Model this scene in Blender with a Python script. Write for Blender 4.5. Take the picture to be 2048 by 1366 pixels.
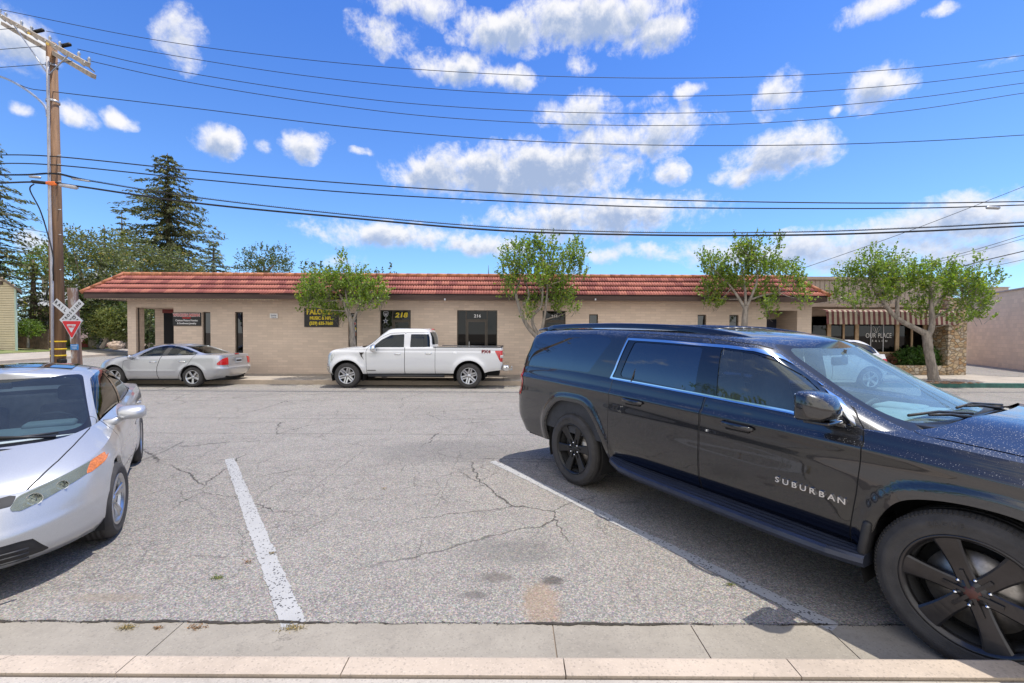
import bpy, bmesh, math, random
import numpy as np
from mathutils import Vector, Matrix
R = math.radians
rnd = random.Random(7)
for o in list(bpy.data.objects): bpy.data.objects.remove(o)
SC = bpy.context.scene
# ------------------------------------------------------------------ camera
F_PX, CAM_H, PITCH, ROLL = 861.62, 1.779, .0182, .0049
cam = bpy.data.cameras.new('camera'); camo = bpy.data.objects.new('camera', cam); SC.collection.objects.link(camo)
cam.sensor_width = 36; cam.lens = F_PX/2048*36; cam.clip_end = 5000; cam.clip_start = .05
camo.matrix_world = Matrix.Translation((0, 0, CAM_H)) @ Matrix.Rotation(math.pi/2-PITCH, 4, 'X') @ Matrix.Rotation(ROLL, 4, 'Z')
SC.camera = camo
# ------------------------------------------------------------------ view, sun, sky
SC.view_settings.view_transform = 'Standard'; SC.view_settings.look = 'None'
SC.view_settings.exposure = 0.45; SC.view_settings.gamma = 1
SUN_DIR = Vector((.25, .055, 1.0)).normalized()
sl = bpy.data.lights.new('sun', 'SUN'); sl.energy = 3.2; sl.angle = R(.55); sl.color = (1, .945, .86)
so = bpy.data.objects.new('sun', sl); SC.collection.objects.link(so)
so.rotation_euler = SUN_DIR.to_track_quat('Z', 'Y').to_euler(); so.location = (20, 20, 60)
SKY_STR, SKY_TINT = .135, (.66, .84, 1.16)
SC.cycles.max_bounces = 8; SC.cycles.transparent_max_bounces = 24; SC.cycles.caustics_reflective = False; SC.cycles.caustics_refractive = False

def ray(px, py):
    x, y = px-1024, py-683
    u = x*math.cos(ROLL)+y*math.sin(ROLL); v = -x*math.sin(ROLL)+y*math.cos(ROLL)
    a, b = u/F_PX, -v/F_PX
    return Vector((a, math.cos(PITCH)+b*math.sin(PITCH), -math.sin(PITCH)+b*math.cos(PITCH)))
def at(px, py, Y):
    d = ray(px, py); return Vector((0, 0, CAM_H))+d*(Y/d.y)
def gnd(px, py, z=0.):
    d = ray(px, py); return Vector((0, 0, CAM_H))+d*((z-CAM_H)/d.z)

class NT:
    """small node-tree helper"""
    def __init__(s, tree): s.t = tree; s.n = tree.nodes; s.l = tree.links
    def add(s, kind, inputs=None, **props):
        n = s.n.new(kind)
        for k, v in props.items(): setattr(n, k, v)
        for k, v in (inputs or {}).items(): s.put(n, k, v)
        return n
    def put(s, n, k, v):
        sock = n.inputs[k]
        if isinstance(v, bpy.types.NodeSocket): s.l.new(v, sock)
        elif isinstance(v, bpy.types.Node): s.l.new(v.outputs[0], sock)
        else: sock.default_value = v
    def math(s, op, a, b=0., c=0., clamp=False):
        n = s.add('ShaderNodeMath', {0: a, 1: b, 2: c}, operation=op); n.use_clamp = clamp; return n.outputs[0]
    def mix(s, f, a, b, blend='MIX'):
        n = s.n.new('ShaderNodeMix'); n.data_type = 'RGBA'; n.blend_type = blend
        s.put(n, 0, f); s.put(n, 6, a); s.put(n, 7, b); return n.outputs[2]
    def ramp(s, f, pts, interp='LINEAR'):
        n = s.n.new('ShaderNodeValToRGB'); s.put(n, 0, f); n.color_ramp.interpolation = interp
        e = n.color_ramp.elements
        while len(e) < len(pts): e.new(.5)
        for i, (p, c) in enumerate(pts):
            e[i].position = p; e[i].color = c if isinstance(c, tuple) and len(c) == 4 else (c, c, c, 1) if not isinstance(c, tuple) else (*c, 1)
        return n.outputs[0]
    def noise(s, vec, scale, detail=4, rough=.55, dist=0.):
        n = s.add('ShaderNodeTexNoise', {'Scale': scale, 'Detail': detail, 'Roughness': rough, 'Distortion': dist})
        if vec is not None: s.put(n, 'Vector', vec)
        return n.outputs[0]
    def vor(s, vec, scale, feature='F1', out=0, rand=1.):
        n = s.add('ShaderNodeTexVoronoi', {'Scale': scale, 'Randomness': rand}, feature=feature)
        s.put(n, 'Vector', vec); return n.outputs[out]
    def smooth(s, v, a, b, to0=0., to1=1.):
        n = s.add('ShaderNodeMapRange', {0: v, 1: a, 2: b, 3: to0, 4: to1}, interpolation_type='SMOOTHSTEP'); return n.outputs[0]

def col4(c): return (c[0], c[1], c[2], 1)
def new_mat(name):
    m = bpy.data.materials.new(name); m.use_nodes = True; nt = NT(m.node_tree); b = nt.n['Principled BSDF']; return m, nt, b
def pbr(name, c, rough=.7, metal=0., var=.0, vs=4., bump=0., bs=60., coat=0., spec=.5, emit=None, dirt=None, island=0., stretch=(1, 1, 1)):
    """principled material with large noise variation, optional fine bump and per-piece variation"""
    m, nt, b = new_mat(name)
    b.inputs['Roughness'].default_value = rough; b.inputs['Metallic'].default_value = metal
    b.inputs['Coat Weight'].default_value = coat; b.inputs['Coat Roughness'].default_value = .03; b.inputs['Specular IOR Level'].default_value = spec
    colr = col4(c); tc = nt.add('ShaderNodeTexCoord').outputs['Object']
    if stretch != (1, 1, 1): tc = nt.add('ShaderNodeVectorMath', {0: tc, 1: stretch}, operation='MULTIPLY').outputs[0]
    if var:
        n1 = nt.noise(tc, vs, 5, .6); f = nt.smooth(n1, .3, .7)
        colr = nt.mix(f, col4([x*(1-var) for x in c]), col4([min(1, x*(1+var)) for x in c]))
    if dirt:
        n2 = nt.noise(tc, dirt[1], 6, .65); colr = nt.mix(nt.smooth(n2, dirt[2], dirt[2]+.18), colr, col4(dirt[0]))
    if island:
        g = nt.add('ShaderNodeNewGeometry').outputs['Random Per Island']
        v = nt.add('ShaderNodeHueSaturation', {'Color': colr, 'Value': nt.smooth(g, 0, 1, 1-island, 1+island), 'Hue': nt.math('MULTIPLY_ADD', g, island*.06, .5-island*.03)})
        colr = v.outputs[0]
    nt.put(b, 'Base Color', colr)
    if bump:
        n3 = nt.noise(tc, bs, 3, .6); bn = nt.add('ShaderNodeBump', {'Strength': min(1, bump), 'Distance': .01*max(1, bump), 'Height': n3}); nt.put(b, 'Normal', bn.outputs[0])
    if emit: b.inputs['Emission Color'].default_value = col4(emit[0]); b.inputs['Emission Strength'].default_value = emit[1]
    return m
def glass_mat(name, tint, trans=.8, f0=1.5, refl=(1, 1, 1), haze=0., hcol=(.72, .86, .9)):
    """thin sheet glass: tinted transparency under a Fresnel reflection"""
    m = bpy.data.materials.new(name); m.use_nodes = True; nt = NT(m.node_tree); nt.n.remove(nt.n['Principled BSDF'])
    tr = nt.add('ShaderNodeBsdfTransparent', {'Color': col4([x*trans for x in tint])})
    gl = nt.add('ShaderNodeBsdfGlossy', {'Color': col4(refl), 'Roughness': .0})
    fr = nt.add('ShaderNodeFresnel', {'IOR': f0})
    mx = nt.add('ShaderNodeMixShader', {0: fr.outputs[0], 1: tr.outputs[0], 2: gl.outputs[0]})
    if haze:                                        # pale haze painted in to lighten panes, like sunlit dust; clouding on lamp lenses
        df = nt.add('ShaderNodeBsdfDiffuse', {'Color': col4(hcol)}); n = nt.noise(nt.add('ShaderNodeTexCoord').outputs['Object'], 4, 5, .6); mx = nt.add('ShaderNodeMixShader', {0: nt.math('MULTIPLY', nt.math('MULTIPLY_ADD', n, .8, .6), haze), 1: mx.outputs[0], 2: df.outputs[0]})
    nt.put(nt.n['Material Output'], 'Surface', mx.outputs[0]); return m

# ------------------------------------------------------------------ mesh builder
class MB:
    def __init__(s): s.v = []; s.f = []; s.m = []; s.sm = []; s.n = None
    def add(s, verts, faces, mi=0, smooth=False):
        k = len(s.v); s.v += [tuple(p) for p in verts]
        for f in faces: s.f.append(tuple(i+k for i in f)); s.m.append(mi); s.sm.append(smooth)
        return s
    def box(s, c, d, rz=0., mi=0, rot=None, taper=0.):
        hx, hy, hz = d[0]/2, d[1]/2, d[2]/2; M = rot if rot is not None else Matrix.Rotation(rz, 3, 'Z'); c = Vector(c); pts = []
        for z in (-1, 1):
            k = 1-taper*(z > 0)
            for x, y in ((-1, -1), (1, -1), (1, 1), (-1, 1)): pts.append(c+M@Vector((x*hx*k, y*hy*k, z*hz)))
        return s.add(pts, [(0, 3, 2, 1), (4, 5, 6, 7), (0, 1, 5, 4), (1, 2, 6, 5), (2, 3, 7, 6), (3, 0, 4, 7)], mi)
    def bbox(s, a, b, mi=0): return s.box([(a[i]+b[i])/2 for i in range(3)], [abs(b[i]-a[i]) for i in range(3)], mi=mi)
    def rbox(s, c, d, r=.02, M=None, mi=0, seg=3):
        """box with rounded vertical and horizontal edges (super-ellipsoid-ish)"""
        M = M or Matrix.Identity(3); c = Vector(c); n = 4*(seg+1); rings = []
        hx, hy, hz = d[0]/2, d[1]/2, d[2]/2; r = min(r, hx*.95, hy*.95, hz*.95)
        def ring(inset, z):
            out = []
            for q in range(4):
                cx = (hx-r)*(1 if q in (0, 3) else -1); cy = (hy-r)*(1 if q in (0, 1) else -1)
                for k in range(seg+1):
                    a = math.pi/2*(q+k/seg); out.append(c+M@Vector((cx+(r-inset)*math.cos(a), cy+(r-inset)*math.sin(a), z)))
            return out
        for k in range(seg+1):
            a = math.pi/2*k/seg; rings.append(ring(r*(1-math.sin(a)), -hz+r*(1-math.cos(a))))
        for k in range(seg+1):
            a = math.pi/2*(1-k/seg); rings.append(ring(r*(1-math.sin(a)), hz-r*(1-math.cos(a))))
        k0 = len(s.v); pts = [p for rr in rings for p in rr]; fs = []
        for i in range(len(rings)-1):
            for j in range(n): fs.append((i*n+j, i*n+(j+1) % n, (i+1)*n+(j+1) % n, (i+1)*n+j))
        fs.append(tuple(range(n))[::-1]); fs.append(tuple((len(rings)-1)*n+j for j in range(n)))
        return s.add(pts, fs, mi, True)
    def tube(s, pts, r, seg=8, mi=0, cap=True, smooth=True):
        pts = [Vector(p) for p in pts]; rr = r if isinstance(r, (list, tuple)) else [r]*len(pts); rings = []
        up = Vector((0, 0, 1)); prev = None
        for i, p in enumerate(pts):
            t = (pts[min(i+1, len(pts)-1)]-pts[max(i-1, 0)]).normalized()
            if prev is None: a = t.orthogonal().normalized()
            else: a = (prev-t*prev.dot(t)); a = a.normalized() if a.length > 1e-6 else t.orthogonal().normalized()
            prev = a; b = t.cross(a)
            rings.append([p+(a*math.cos(2*math.pi*k/seg)+b*math.sin(2*math.pi*k/seg))*rr[i] for k in range(seg)])
        fs = []
        for i in range(len(pts)-1):
            for j in range(seg): fs.append((i*seg+j, i*seg+(j+1) % seg, (i+1)*seg+(j+1) % seg, (i+1)*seg+j))
        if cap: fs.append(tuple(range(seg))[::-1]); fs.append(tuple((len(pts)-1)*seg+j for j in range(seg)))
        return s.add([p for rg in rings for p in rg], fs, mi, smooth)
    def lathe(s, prof, c=(0, 0, 0), M=None, seg=32, mi=0, smooth=True, closed=False):
        """profile (radius, height) turned about local Z"""
        M = M or Matrix.Identity(3); c = Vector(c); pts = []; fs = []; n = len(prof)
        for k in range(seg):
            a = 2*math.pi*k/seg
            for (r, z) in prof: pts.append(c+M@Vector((r*math.cos(a), r*math.sin(a), z)))
        for k in range(seg):
            k2 = (k+1) % seg
            for i in range(n-1 if not closed else n):
                j = (i+1) % n; fs.append((k*n+i, k2*n+i, k2*n+j, k*n+j))
        return s.add(pts, fs, mi, smooth)
    def prism(s, poly, fn, d0, d1, mi=0):
        """polygon poly in 2-D placed by fn(u, v, depth) between two depths"""
        n = len(poly); v = [fn(u, w, d0) for u, w in poly]+[fn(u, w, d1) for u, w in poly]
        fs = [tuple(range(n)), tuple(range(n, 2*n))[::-1]]+[(i, n+i, n+(i+1) % n, (i+1) % n) for i in range(n)]
        return s.add(v, fs, mi)
    def build(s, name, mats, parent=None, label=None, keep=True, **k):
        me = bpy.data.meshes.new(name)
        if len(s.f) == 0: return None
        me.from_pydata([tuple(p) for p in s.v], [], s.f)
        for m in (mats if isinstance(mats, (list, tuple)) else [mats]): me.materials.append(m)
        me.polygons.foreach_set('material_index', s.m); me.polygons.foreach_set('use_smooth', s.sm)
        me.update()
        if s.n is None:
            bm = bmesh.new(); bm.from_mesh(me)
            if keep: bmesh.ops.recalc_face_normals(bm, faces=bm.faces)
            bm.to_mesh(me); bm.free()
        else: me.normals_split_custom_set_from_vertices(s.n)
        return link(bpy.data.objects.new(name, me), parent, label, **k)
def link(o, parent=None, label=None, cat=None, group=None, kind=None):
    SC.collection.objects.link(o)
    if parent is not None:
        o.parent = parent
    tag(o, label, cat, group, kind); return o
def tag(o, label=None, cat=None, group=None, kind=None):
    for k, v in (('label', label), ('category', cat), ('group', group), ('kind', kind)):
        if v: o[k] = v
    return o
def thing(name, label, cat, loc=(0, 0, 0), rz=0., group=None):
    o = bpy.data.objects.new(name, None); o.empty_display_size = .1
    link(o, None, label, cat, group); o.location = loc; o.rotation_euler = (0, 0, rz); return o
def rel(root, o):
    """child built in world coordinates: keep it where it is"""
    o.matrix_parent_inverse = (Matrix.Translation(root.location)@Matrix.Rotation(root.rotation_euler.z, 4, 'Z')).inverted(); return o
FONT = {}
def text_mb(mb, s, size, fn, d0, d1, mi=0, sx=1., bold=0., align='CENTER', shear=0.):
    """solid letters; fn(u, v, depth) places them"""
    cu = bpy.data.curves.new('lettering', 'FONT'); cu.body = s; cu.size = size; cu.align_x = align; cu.align_y = 'CENTER'
    cu.offset = bold; cu.resolution_u = 3; cu.fill_mode = 'BOTH'; cu.extrude = .5; cu.shear = shear
    ob = bpy.data.objects.new('lettering', cu); SC.collection.objects.link(ob)
    dg = bpy.context.evaluated_depsgraph_get(); me = bpy.data.meshes.new_from_object(ob.evaluated_get(dg))
    vs = [fn(v.co.x*sx, v.co.y, d0 if v.co.z < 0 else d1) for v in me.vertices]
    mb.add(vs, [tuple(p.vertices) for p in me.polygons], mi)
    bpy.data.objects.remove(ob); bpy.data.curves.remove(cu); bpy.data.meshes.remove(me); return mb

# ------------------------------------------------------------------ vehicle shells
def pfn(tab):
    xs = [a for a, b in tab]; ys = [b for a, b in tab]; n = len(xs)
    d = [(ys[i+1]-ys[i])/(xs[i+1]-xs[i]) for i in range(n-1)]
    m = [d[0]]+[0 if d[i-1]*d[i] <= 0 else 2*d[i-1]*d[i]/(d[i-1]+d[i]) for i in range(1, n-1)]+[d[-1]]
    xs, ys, m = np.array(xs), np.array(ys), np.array(m)
    def f(x):
        x = np.clip(np.asarray(x, float), xs[0], xs[-1]); i = np.clip(np.searchsorted(xs, x, 'right')-1, 0, n-2)
        h = xs[i+1]-xs[i]; t = (x-xs[i])/h
        return (2*t**3-3*t**2+1)*ys[i]+(t**3-2*t**2+t)*h*m[i]+(-2*t**3+3*t**2)*ys[i+1]+(t**3-t**2)*h*m[i+1]
    return f
def outline(xr, xf, W, ar, nr, af, nf, c_r=26, c_s=90, c_f=26):
    def arc(a, n, cnt):
        ph = np.linspace(0, math.pi/2, 240)**1.0
        x = a*np.sin(ph)**(2/n); y = W*np.cos(ph)**(2/n); y[-1] = 0
        L = np.concatenate([[0], np.cumsum(np.hypot(np.diff(x), np.diff(y)))]); q = np.linspace(0, L[-1], cnt+1)
        return np.interp(q, L, x), np.interp(q, L, y)
    x1, y1 = arc(ar, nr, c_r); x2, y2 = arc(af, nf, c_f)
    xr_, yr_ = (xr+ar-x1)[::-1], y1[::-1]
    xs = np.linspace(xr+ar, xf-af, c_s+1)[1:]
    X = np.concatenate([xr_, xs, (xf-af+x2)[1:]]); Y = np.concatenate([yr_, np.full(len(xs), W), y2[1:]])
    return X, Y
def fillet(poly, r, seg=6):
    out = []; n = len(poly)
    for i in range(n):
        p = Vector(poly[i][:2]); a = Vector(poly[i-1][:2])-p; b = Vector(poly[(i+1) % n][:2])-p
        rr = poly[i][2] if len(poly[i]) > 2 else r
        ang = a.angle(b) if a.length > 1e-6 and b.length > 1e-6 else math.pi
        if rr <= 0 or ang > 3.1: out.append((p.x, p.y)); continue
        t = min(rr/math.tan(ang/2), a.length*.48, b.length*.48); rr = t*math.tan(ang/2)
        p0, p1 = p+a.normalized()*t, p+b.normalized()*t
        for k in range(seg+1):
            s = k/seg; out.append(tuple(p0*(1-s)**2+p*2*s*(1-s)+p1*s*s))
    return out
def spline(pts, n=6, closed=False):
    out = []; N = len(pts)
    for i in range(N if closed else N-1):
        p0, p1, p2, p3 = [Vector(pts[(i+k) % N] if closed else pts[max(0, min(N-1, i+k))]) for k in (-1, 0, 1, 2)]
        for k in range(n):
            t = k/n; out.append(tuple(.5*((2*p1)+(-p0+p2)*t+(2*p0-5*p1+4*p2-p3)*t*t+(-p0+3*p1-3*p2+p3)*t**3)))
    if not closed: out.append(tuple(pts[-1]))
    return out
def sdf_poly(P, poly):
    P = np.asarray(P, float); d = np.full(len(P), 1e9); s = np.ones(len(P)); n = len(poly)
    for i in range(n):
        a = np.array(poly[i]); b = np.array(poly[(i+1) % n]); e = b-a; w = P-a
        t = np.clip((w@e)/max(1e-12, e@e), 0, 1); dd = w-t[:, None]*e; d = np.minimum(d, (dd**2).sum(1))
        c1 = P[:, 1] >= a[1]; c2 = P[:, 1] < b[1]; c3 = e[0]*w[:, 1] > e[1]*w[:, 0]
        fl = (c1 & c2 & c3) | (~c1 & ~c2 & ~c3); s[fl] *= -1
    return s*np.sqrt(d)
class Shell:
    def __init__(s): s.V = []; s.N = []; s.P = []; s.T = []
    def grid(s, A, tag, flip=False):
        """A: array [rows][cols][3]"""
        r, c, _ = A.shape; du = np.gradient(A, axis=1); dv = np.gradient(A, axis=0); N = np.cross(du, dv); L = np.linalg.norm(N, axis=2, keepdims=True)
        N = N/np.maximum(L, 1e-9)*-1; k = len(s.V)
        s.V += [tuple(p) for p in A.reshape(-1, 3)]; s.N += [tuple(p) for p in N.reshape(-1, 3)]
        for i in range(r-1):
            for j in range(c-1): s.P.append((k+i*c+j, k+(i+1)*c+j, k+(i+1)*c+j+1, k+i*c+j+1)); s.T.append(tag)
    def cen(s, polys):
        V = np.array(s.V); N = np.array(s.N)
        return np.array([V[list(p)].mean(0) for p in polys]), np.array([N[list(p)].mean(0) for p in polys])
def clip(sh, polys, fn):
    """split polygons by the zero level of fn(points)"""
    if not polys: return [], []
    ids = sorted({i for p in polys for i in p}); F = dict(zip(ids, fn(np.array([sh.V[i] for i in ids])))); cache = {}; a_in = []; a_out = []
    for p in polys:
        vals = [F[i] for i in p]
        if max(vals) <= 1e-9: a_in.append(p); continue
        if min(vals) >= -1e-9: a_out.append(p); continue
        pi, po = [], []
        for k in range(len(p)):
            i, j = p[k], p[(k+1) % len(p)]; fi, fj = F[i], F[j]
            if fi <= 0: pi.append(i)
            if fi >= 0: po.append(i)
            if fi*fj < 0:
                key = (min(i, j), max(i, j))
                if key not in cache:
                    t = fi/(fi-fj); vi, vj = np.array(sh.V[i]), np.array(sh.V[j])
                    for _ in range(2):
                        ft = fn((vi+(vj-vi)*t)[None])[0]
                        if abs(ft) < 1e-5: break
                        if ft*fi > 0: t = t+(1-t)*ft/(ft-fj)
                        else: t = t*fi/(fi-ft)
                    t = min(.999, max(.001, t)); nv = vi+(vj-vi)*t; nn = np.array(sh.N[i])*(1-t)+np.array(sh.N[j])*t
                    sh.V.append(tuple(nv)); sh.N.append(tuple(nn/max(1e-9, np.linalg.norm(nn)))); cache[key] = len(sh.V)-1; F[cache[key]] = 0.
                pi.append(cache[key]); po.append(cache[key])
        if len(pi) > 2: a_in.append(tuple(pi))
        if len(po) > 2: a_out.append(tuple(po))
    return a_in, a_out
def side_fn(poly, off=0.): return lambda P: sdf_poly(P[:, [0, 2]], poly)+off
def front_fn(poly, off=0.): return lambda P: sdf_poly(P[:, [1, 2]], poly)+off
def top_fn(poly, off=0.): return lambda P: sdf_poly(P[:, [0, 1]], poly)+off
def emit_polys(sh, polys, name, mat, parent, sides='both', push=0., label=None, flange=None, mats=None):
    """write polygons as object(s): mirrored in one mesh ('both') or one per side ('sep'; 'L' / 'R' only)"""
    if not polys: return []
    ids = sorted({i for p in polys for i in p}); mp = {i: k for k, i in enumerate(ids)}
    V = np.array([sh.V[i] for i in ids]); N = np.array([sh.N[i] for i in ids]); V = V+N*push
    F = [tuple(mp[i] for i in p) for p in polys]; res = []
    if flange:
        # inward lip along the open border
        ec = {}
        for f in F:
            for k in range(len(f)):
                a, b = f[k], f[(k+1) % len(f)]; ec[(min(a, b), max(a, b))] = ec.get((min(a, b), max(a, b)), [])+[(a, b)]
        V = list(map(tuple, V)); N = list(map(tuple, N)); add = {}
        for e, l in ec.items():
            if len(l) == 1:
                a, b = l[0]
                if V[a][1] < 1e-3 and V[b][1] < 1e-3: continue
                q = []
                for w in (a, b):
                    if w not in add:
                        p = np.array(V[w])-np.array(N[w])*flange; add[w] = len(V); V.append(tuple(p)); N.append(N[w])
                    q.append(add[w])
                F.append((b, a, q[0], q[1]))
        V = np.array(V); N = np.array(N)
    def put(sgns, nm):
        mb = MB(); nn = []
        for sg in sgns:
            k = len(mb.v); mb.v += [(v[0], v[1]*sg, v[2]) for v in V]; nn += [(n[0], n[1]*sg, n[2]) for n in N]
            for f in F:
                g = tuple(i+k for i in (f if sg > 0 else f[::-1])); mb.f.append(g); mb.m.append(0); mb.sm.append(True)
        mb.n = nn; return mb.build(nm, mat, parent, label)
    if sides == 'both': res.append(put((1, -1), name))
    elif sides == 'sep': res.append(put((-1,), name)); res.append(put((1,), name))
    else: res.append(put((1,) if sides == 'L' else (-1,), name))
    return res
def make_shell(S):
    """lower body + belt cap + greenhouse + roof on the y>=0 half"""
    sh = Shell(); zb, zs, zr = pfn(S['zb']), pfn(S['zs']), pfn(S['zr'])
    L = S['low']; ts = np.linspace(0, 1, S.get('nz', 34)); rows = []
    T = [l[0] for l in L]; fs = [pfn(list(zip(T, [l[k] for l in L]))) for k in range(1, 8)]
    cs = S.get('cs', 120)
    for t in ts:
        X, Y = outline(*[float(f(t)) for f in fs], c_s=cs)
        Z = zb(X)+(zs(X)-zb(X))*t; Y = S['ytw'](X, Y, Z, t) if 'ytw' in S else Y
        rows.append(np.stack([X, Y, Z], 1))
    A = np.array(rows); sh.grid(A, 'low'); e = A[-1]
    ks = np.array([0, .012, .03, .06, .1, .15, .22, .3, .4, .5, .6, .7, .8, .9, 1.]); rows = []
    for k in ks:
        X, Y = e[:, 0], e[:, 1]*(1-k); Z = e[:, 2]+S['cap'](X, Y, 1-k, e[:, 1]); rows.append(np.stack([X, Y, Z], 1))
    sh.grid(np.array(rows), 'cap')
    G = S['green']; T = [g[0] for g in G]; fs = [pfn(list(zip(T, [g[k] for g in G]))) for k in range(1, 8)]
    ts = np.concatenate([np.linspace(0, .8, 22), np.linspace(.8, 1, 12)[1:]]); rows = []
    for t in ts:
        X, Y = outline(*[float(f(t)) for f in fs], c_s=S.get('gs', 80), c_r=40, c_f=40)
        Z = zs(X)*(1-t)+zr(X)*t+(S['gz'](X, Y, t) if 'gz' in S else 0); Y = S['gtw'](X, Y, Z, t) if 'gtw' in S else Y
        rows.append(np.stack([X, Y, Z], 1))
    A = np.array(rows); sh.grid(A, 'green'); e2 = A[-1]; rows = []
    for k in ks:
        X, Y = e2[:, 0], e2[:, 1]*(1-k); Z = e2[:, 2]+S['roof'](X, Y, 1-k); rows.append(np.stack([X, Y, Z], 1))
    sh.grid(np.array(rows), 'roof')
    base = [(p[0], p[1]) for p in A[0]]; base = base+[(p[0], -p[1]) for p in A[0][::-1][1:-1]]
    sh.base = base; return sh
def sel(sh, tags, pred=None):
    """take polygons out of the shell"""
    idx = [i for i, t in enumerate(sh.T) if t in tags]
    if pred is not None and idx:
        C, N = sh.cen([sh.P[i] for i in idx]); ok = pred(C, N); idx = [i for i, o in zip(idx, ok) if o]
    st = set(idx); got = [sh.P[i] for i in idx]; gt = [sh.T[i] for i in idx]
    sh.P, sh.T = [p for i, p in enumerate(sh.P) if i not in st], [t for i, t in enumerate(sh.T) if i not in st]
    return got, gt
def cut(sh, tags, fn, pred=None):
    """remove and return the polygons inside fn<0; the rest goes back"""
    got, gt = sel(sh, tags, pred); res = []; by = {}
    for p, t in zip(got, gt): by.setdefault(t, []).append(p)
    for t, ps in by.items():
        a, b = clip(sh, ps, fn); res += [(p, t) for p in a]; sh.P += b; sh.T += [t]*len(b)
    return res
def put_back(sh, ps, tag=None):
    for p, t in ps: sh.P.append(p); sh.T.append(tag or t)
def panel(sh, tags, mk, gap=.004, pred=None):
    """cut a panel out with a dark gap round it; returns (panel, seam)"""
    outer = cut(sh, tags, mk(-gap), pred); by = {}
    for p, t in outer: by.setdefault(t, []).append(p)
    inn, seam = [], []
    for t, ps in by.items():
        a, b = clip(sh, ps, mk(gap)); inn += [(p, t) for p in a]; seam += b
    return inn, seam
SIDE = lambda C, N: (N[:, 1] > .35) & (C[:, 1] > .3)
# ------------------------------------------------------------------ vehicle materials
def paint_mat(name, c, metal=0., rough=.3, coat=1., flake=0., dust=None, ior=1.5):
    m, nt, b = new_mat(name)
    b.inputs['Metallic'].default_value = metal; b.inputs['Roughness'].default_value = rough
    b.inputs['Coat Weight'].default_value = coat; b.inputs['Coat Roughness'].default_value = .015; b.inputs['Coat IOR'].default_value = ior
    tc = nt.add('ShaderNodeTexCoord').outputs['Object']; colr = col4(c)
    if flake:
        v = nt.vor(tc, 900, out=1); colr = nt.mix(nt.math('MULTIPLY', nt.add('ShaderNodeSeparateColor', {0: v}).outputs[0], flake), colr, col4([min(1, x*1.5+.02) for x in c]))
    if dust:
        # specks of dust and pollen lying on the upward faces
        up = nt.add('ShaderNodeSeparateXYZ', {0: nt.add('ShaderNodeNewGeometry').outputs['Normal']}).outputs[2]
        u = nt.smooth(up, .12, .75); sp = nt.vor(tc, 95); n = nt.noise(tc, 6, 5, .7); big = nt.vor(tc, 62)
        k = nt.math('LESS_THAN', sp, nt.math('MULTIPLY', u, nt.math('MULTIPLY_ADD', n, .42, .02)))
        k2 = nt.math('LESS_THAN', big, nt.math('MULTIPLY', u, nt.math('MULTIPLY_ADD', n, .34, -.07)))
        k = nt.math('MAXIMUM', k, k2); k = nt.math('MULTIPLY', k, dust)
        film = nt.math('MULTIPLY', nt.math('MULTIPLY', u, n), .05)
        f = nt.math('MAXIMUM', k, film); colr = nt.mix(f, colr, (.42, .42, .43, 1))
        nt.put(b, 'Coat Weight', nt.math('SUBTRACT', coat, nt.math('MULTIPLY', f, .7)))
        nt.put(b, 'Roughness', nt.math('MULTIPLY_ADD', f, .5, rough))
    nt.put(b, 'Base Color', colr); return m
MT = {}
MT['black_paint'] = paint_mat('black car paint', (.0025, .003, .0055), rough=.25, dust=.5, ior=1.62)
MT['silver_paint'] = paint_mat('silver car paint', (.44, .445, .45), metal=.5, rough=.36, flake=.5)
MT['silver_paint2'] = paint_mat('grey silver car paint', (.43, .44, .47), metal=.6, rough=.34, flake=.4)
MT['white_paint'] = paint_mat('white car paint', (.70, .71, .73), rough=.35)
MT['gap'] = pbr('dark seam', (.006, .006, .007), .8)
MT['plastic'] = pbr('black plastic', (.022, .022, .024), .5, var=.15, vs=20)
MT['glossblack'] = pbr('gloss black trim', (.006, .006, .009), .06, coat=1)
MT['rubber'] = pbr('tyre rubber', (.050, .047, .046), .8, var=.2, vs=9, bump=.3, bs=160)
MT['chrome'] = pbr('chrome', (.78, .79, .8), .08, 1)
MT['satin'] = pbr('brushed alloy', (.55, .56, .58), .3, 1, var=.08, vs=8)
MT['darkalloy'] = pbr('dark grey alloy', (.035, .034, .037), .28, .6, var=.2, vs=10, coat=.3)
MT['blackalloy'] = pbr('satin black alloy', (.014, .014, .015), .42, .3, coat=.15)
MT['disc'] = pbr('brake disc steel', (.32, .30, .28), .38, .9, var=.2, vs=30)
MT['well'] = pbr('wheel well liner', (.012, .012, .013), .9)
MT['red'] = pbr('red lamp plastic', (.52, .012, .016), .12, coat=1)
MT['redhub'] = pbr('rusty red hub cap', (.09, .03, .024), .4)
MT['amber'] = pbr('amber lens', (.62, .17, .03), .2, coat=.6, var=.3, vs=60)
MT['lens'] = pbr('hazed lamp lens', (.33, .36, .30), .3, coat=.5, var=.28, vs=9)
MT['lensclear'] = pbr('clear lamp lens', (.55, .57, .58), .12, .3, coat=1)
MT['tint'] = glass_mat('dark tinted glass', (.25, .33, .5), .10, 2.2, (.75, .87, 1.), haze=.012)
MT['glass'] = glass_mat('car window glass', (.62, .80, .90), .62, 1.8, (.85, .95, 1.), haze=.04)
MT['wglass'] = glass_mat('windscreen glass', (.70, .92, .96), .92, 1.45, (.95, 1., 1.), haze=.11, hcol=(.62, .86, .92))
MT['seat'] = pbr('dark seat leather', (.035, .036, .04), .6, var=.2, vs=10)
MT['seatgrey'] = pbr('grey seat fabric', (.16, .16, .165), .8, var=.2, vs=14)
MT['dash'] = pbr('teal grey dashboard', (.34, .40, .41), .7, var=.1, vs=6)
MT['dashdark'] = pbr('dark grey dashboard', (.06, .063, .068), .75)
MT['label_white'] = pbr('white enamel', (.8, .8, .8), .4)
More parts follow.
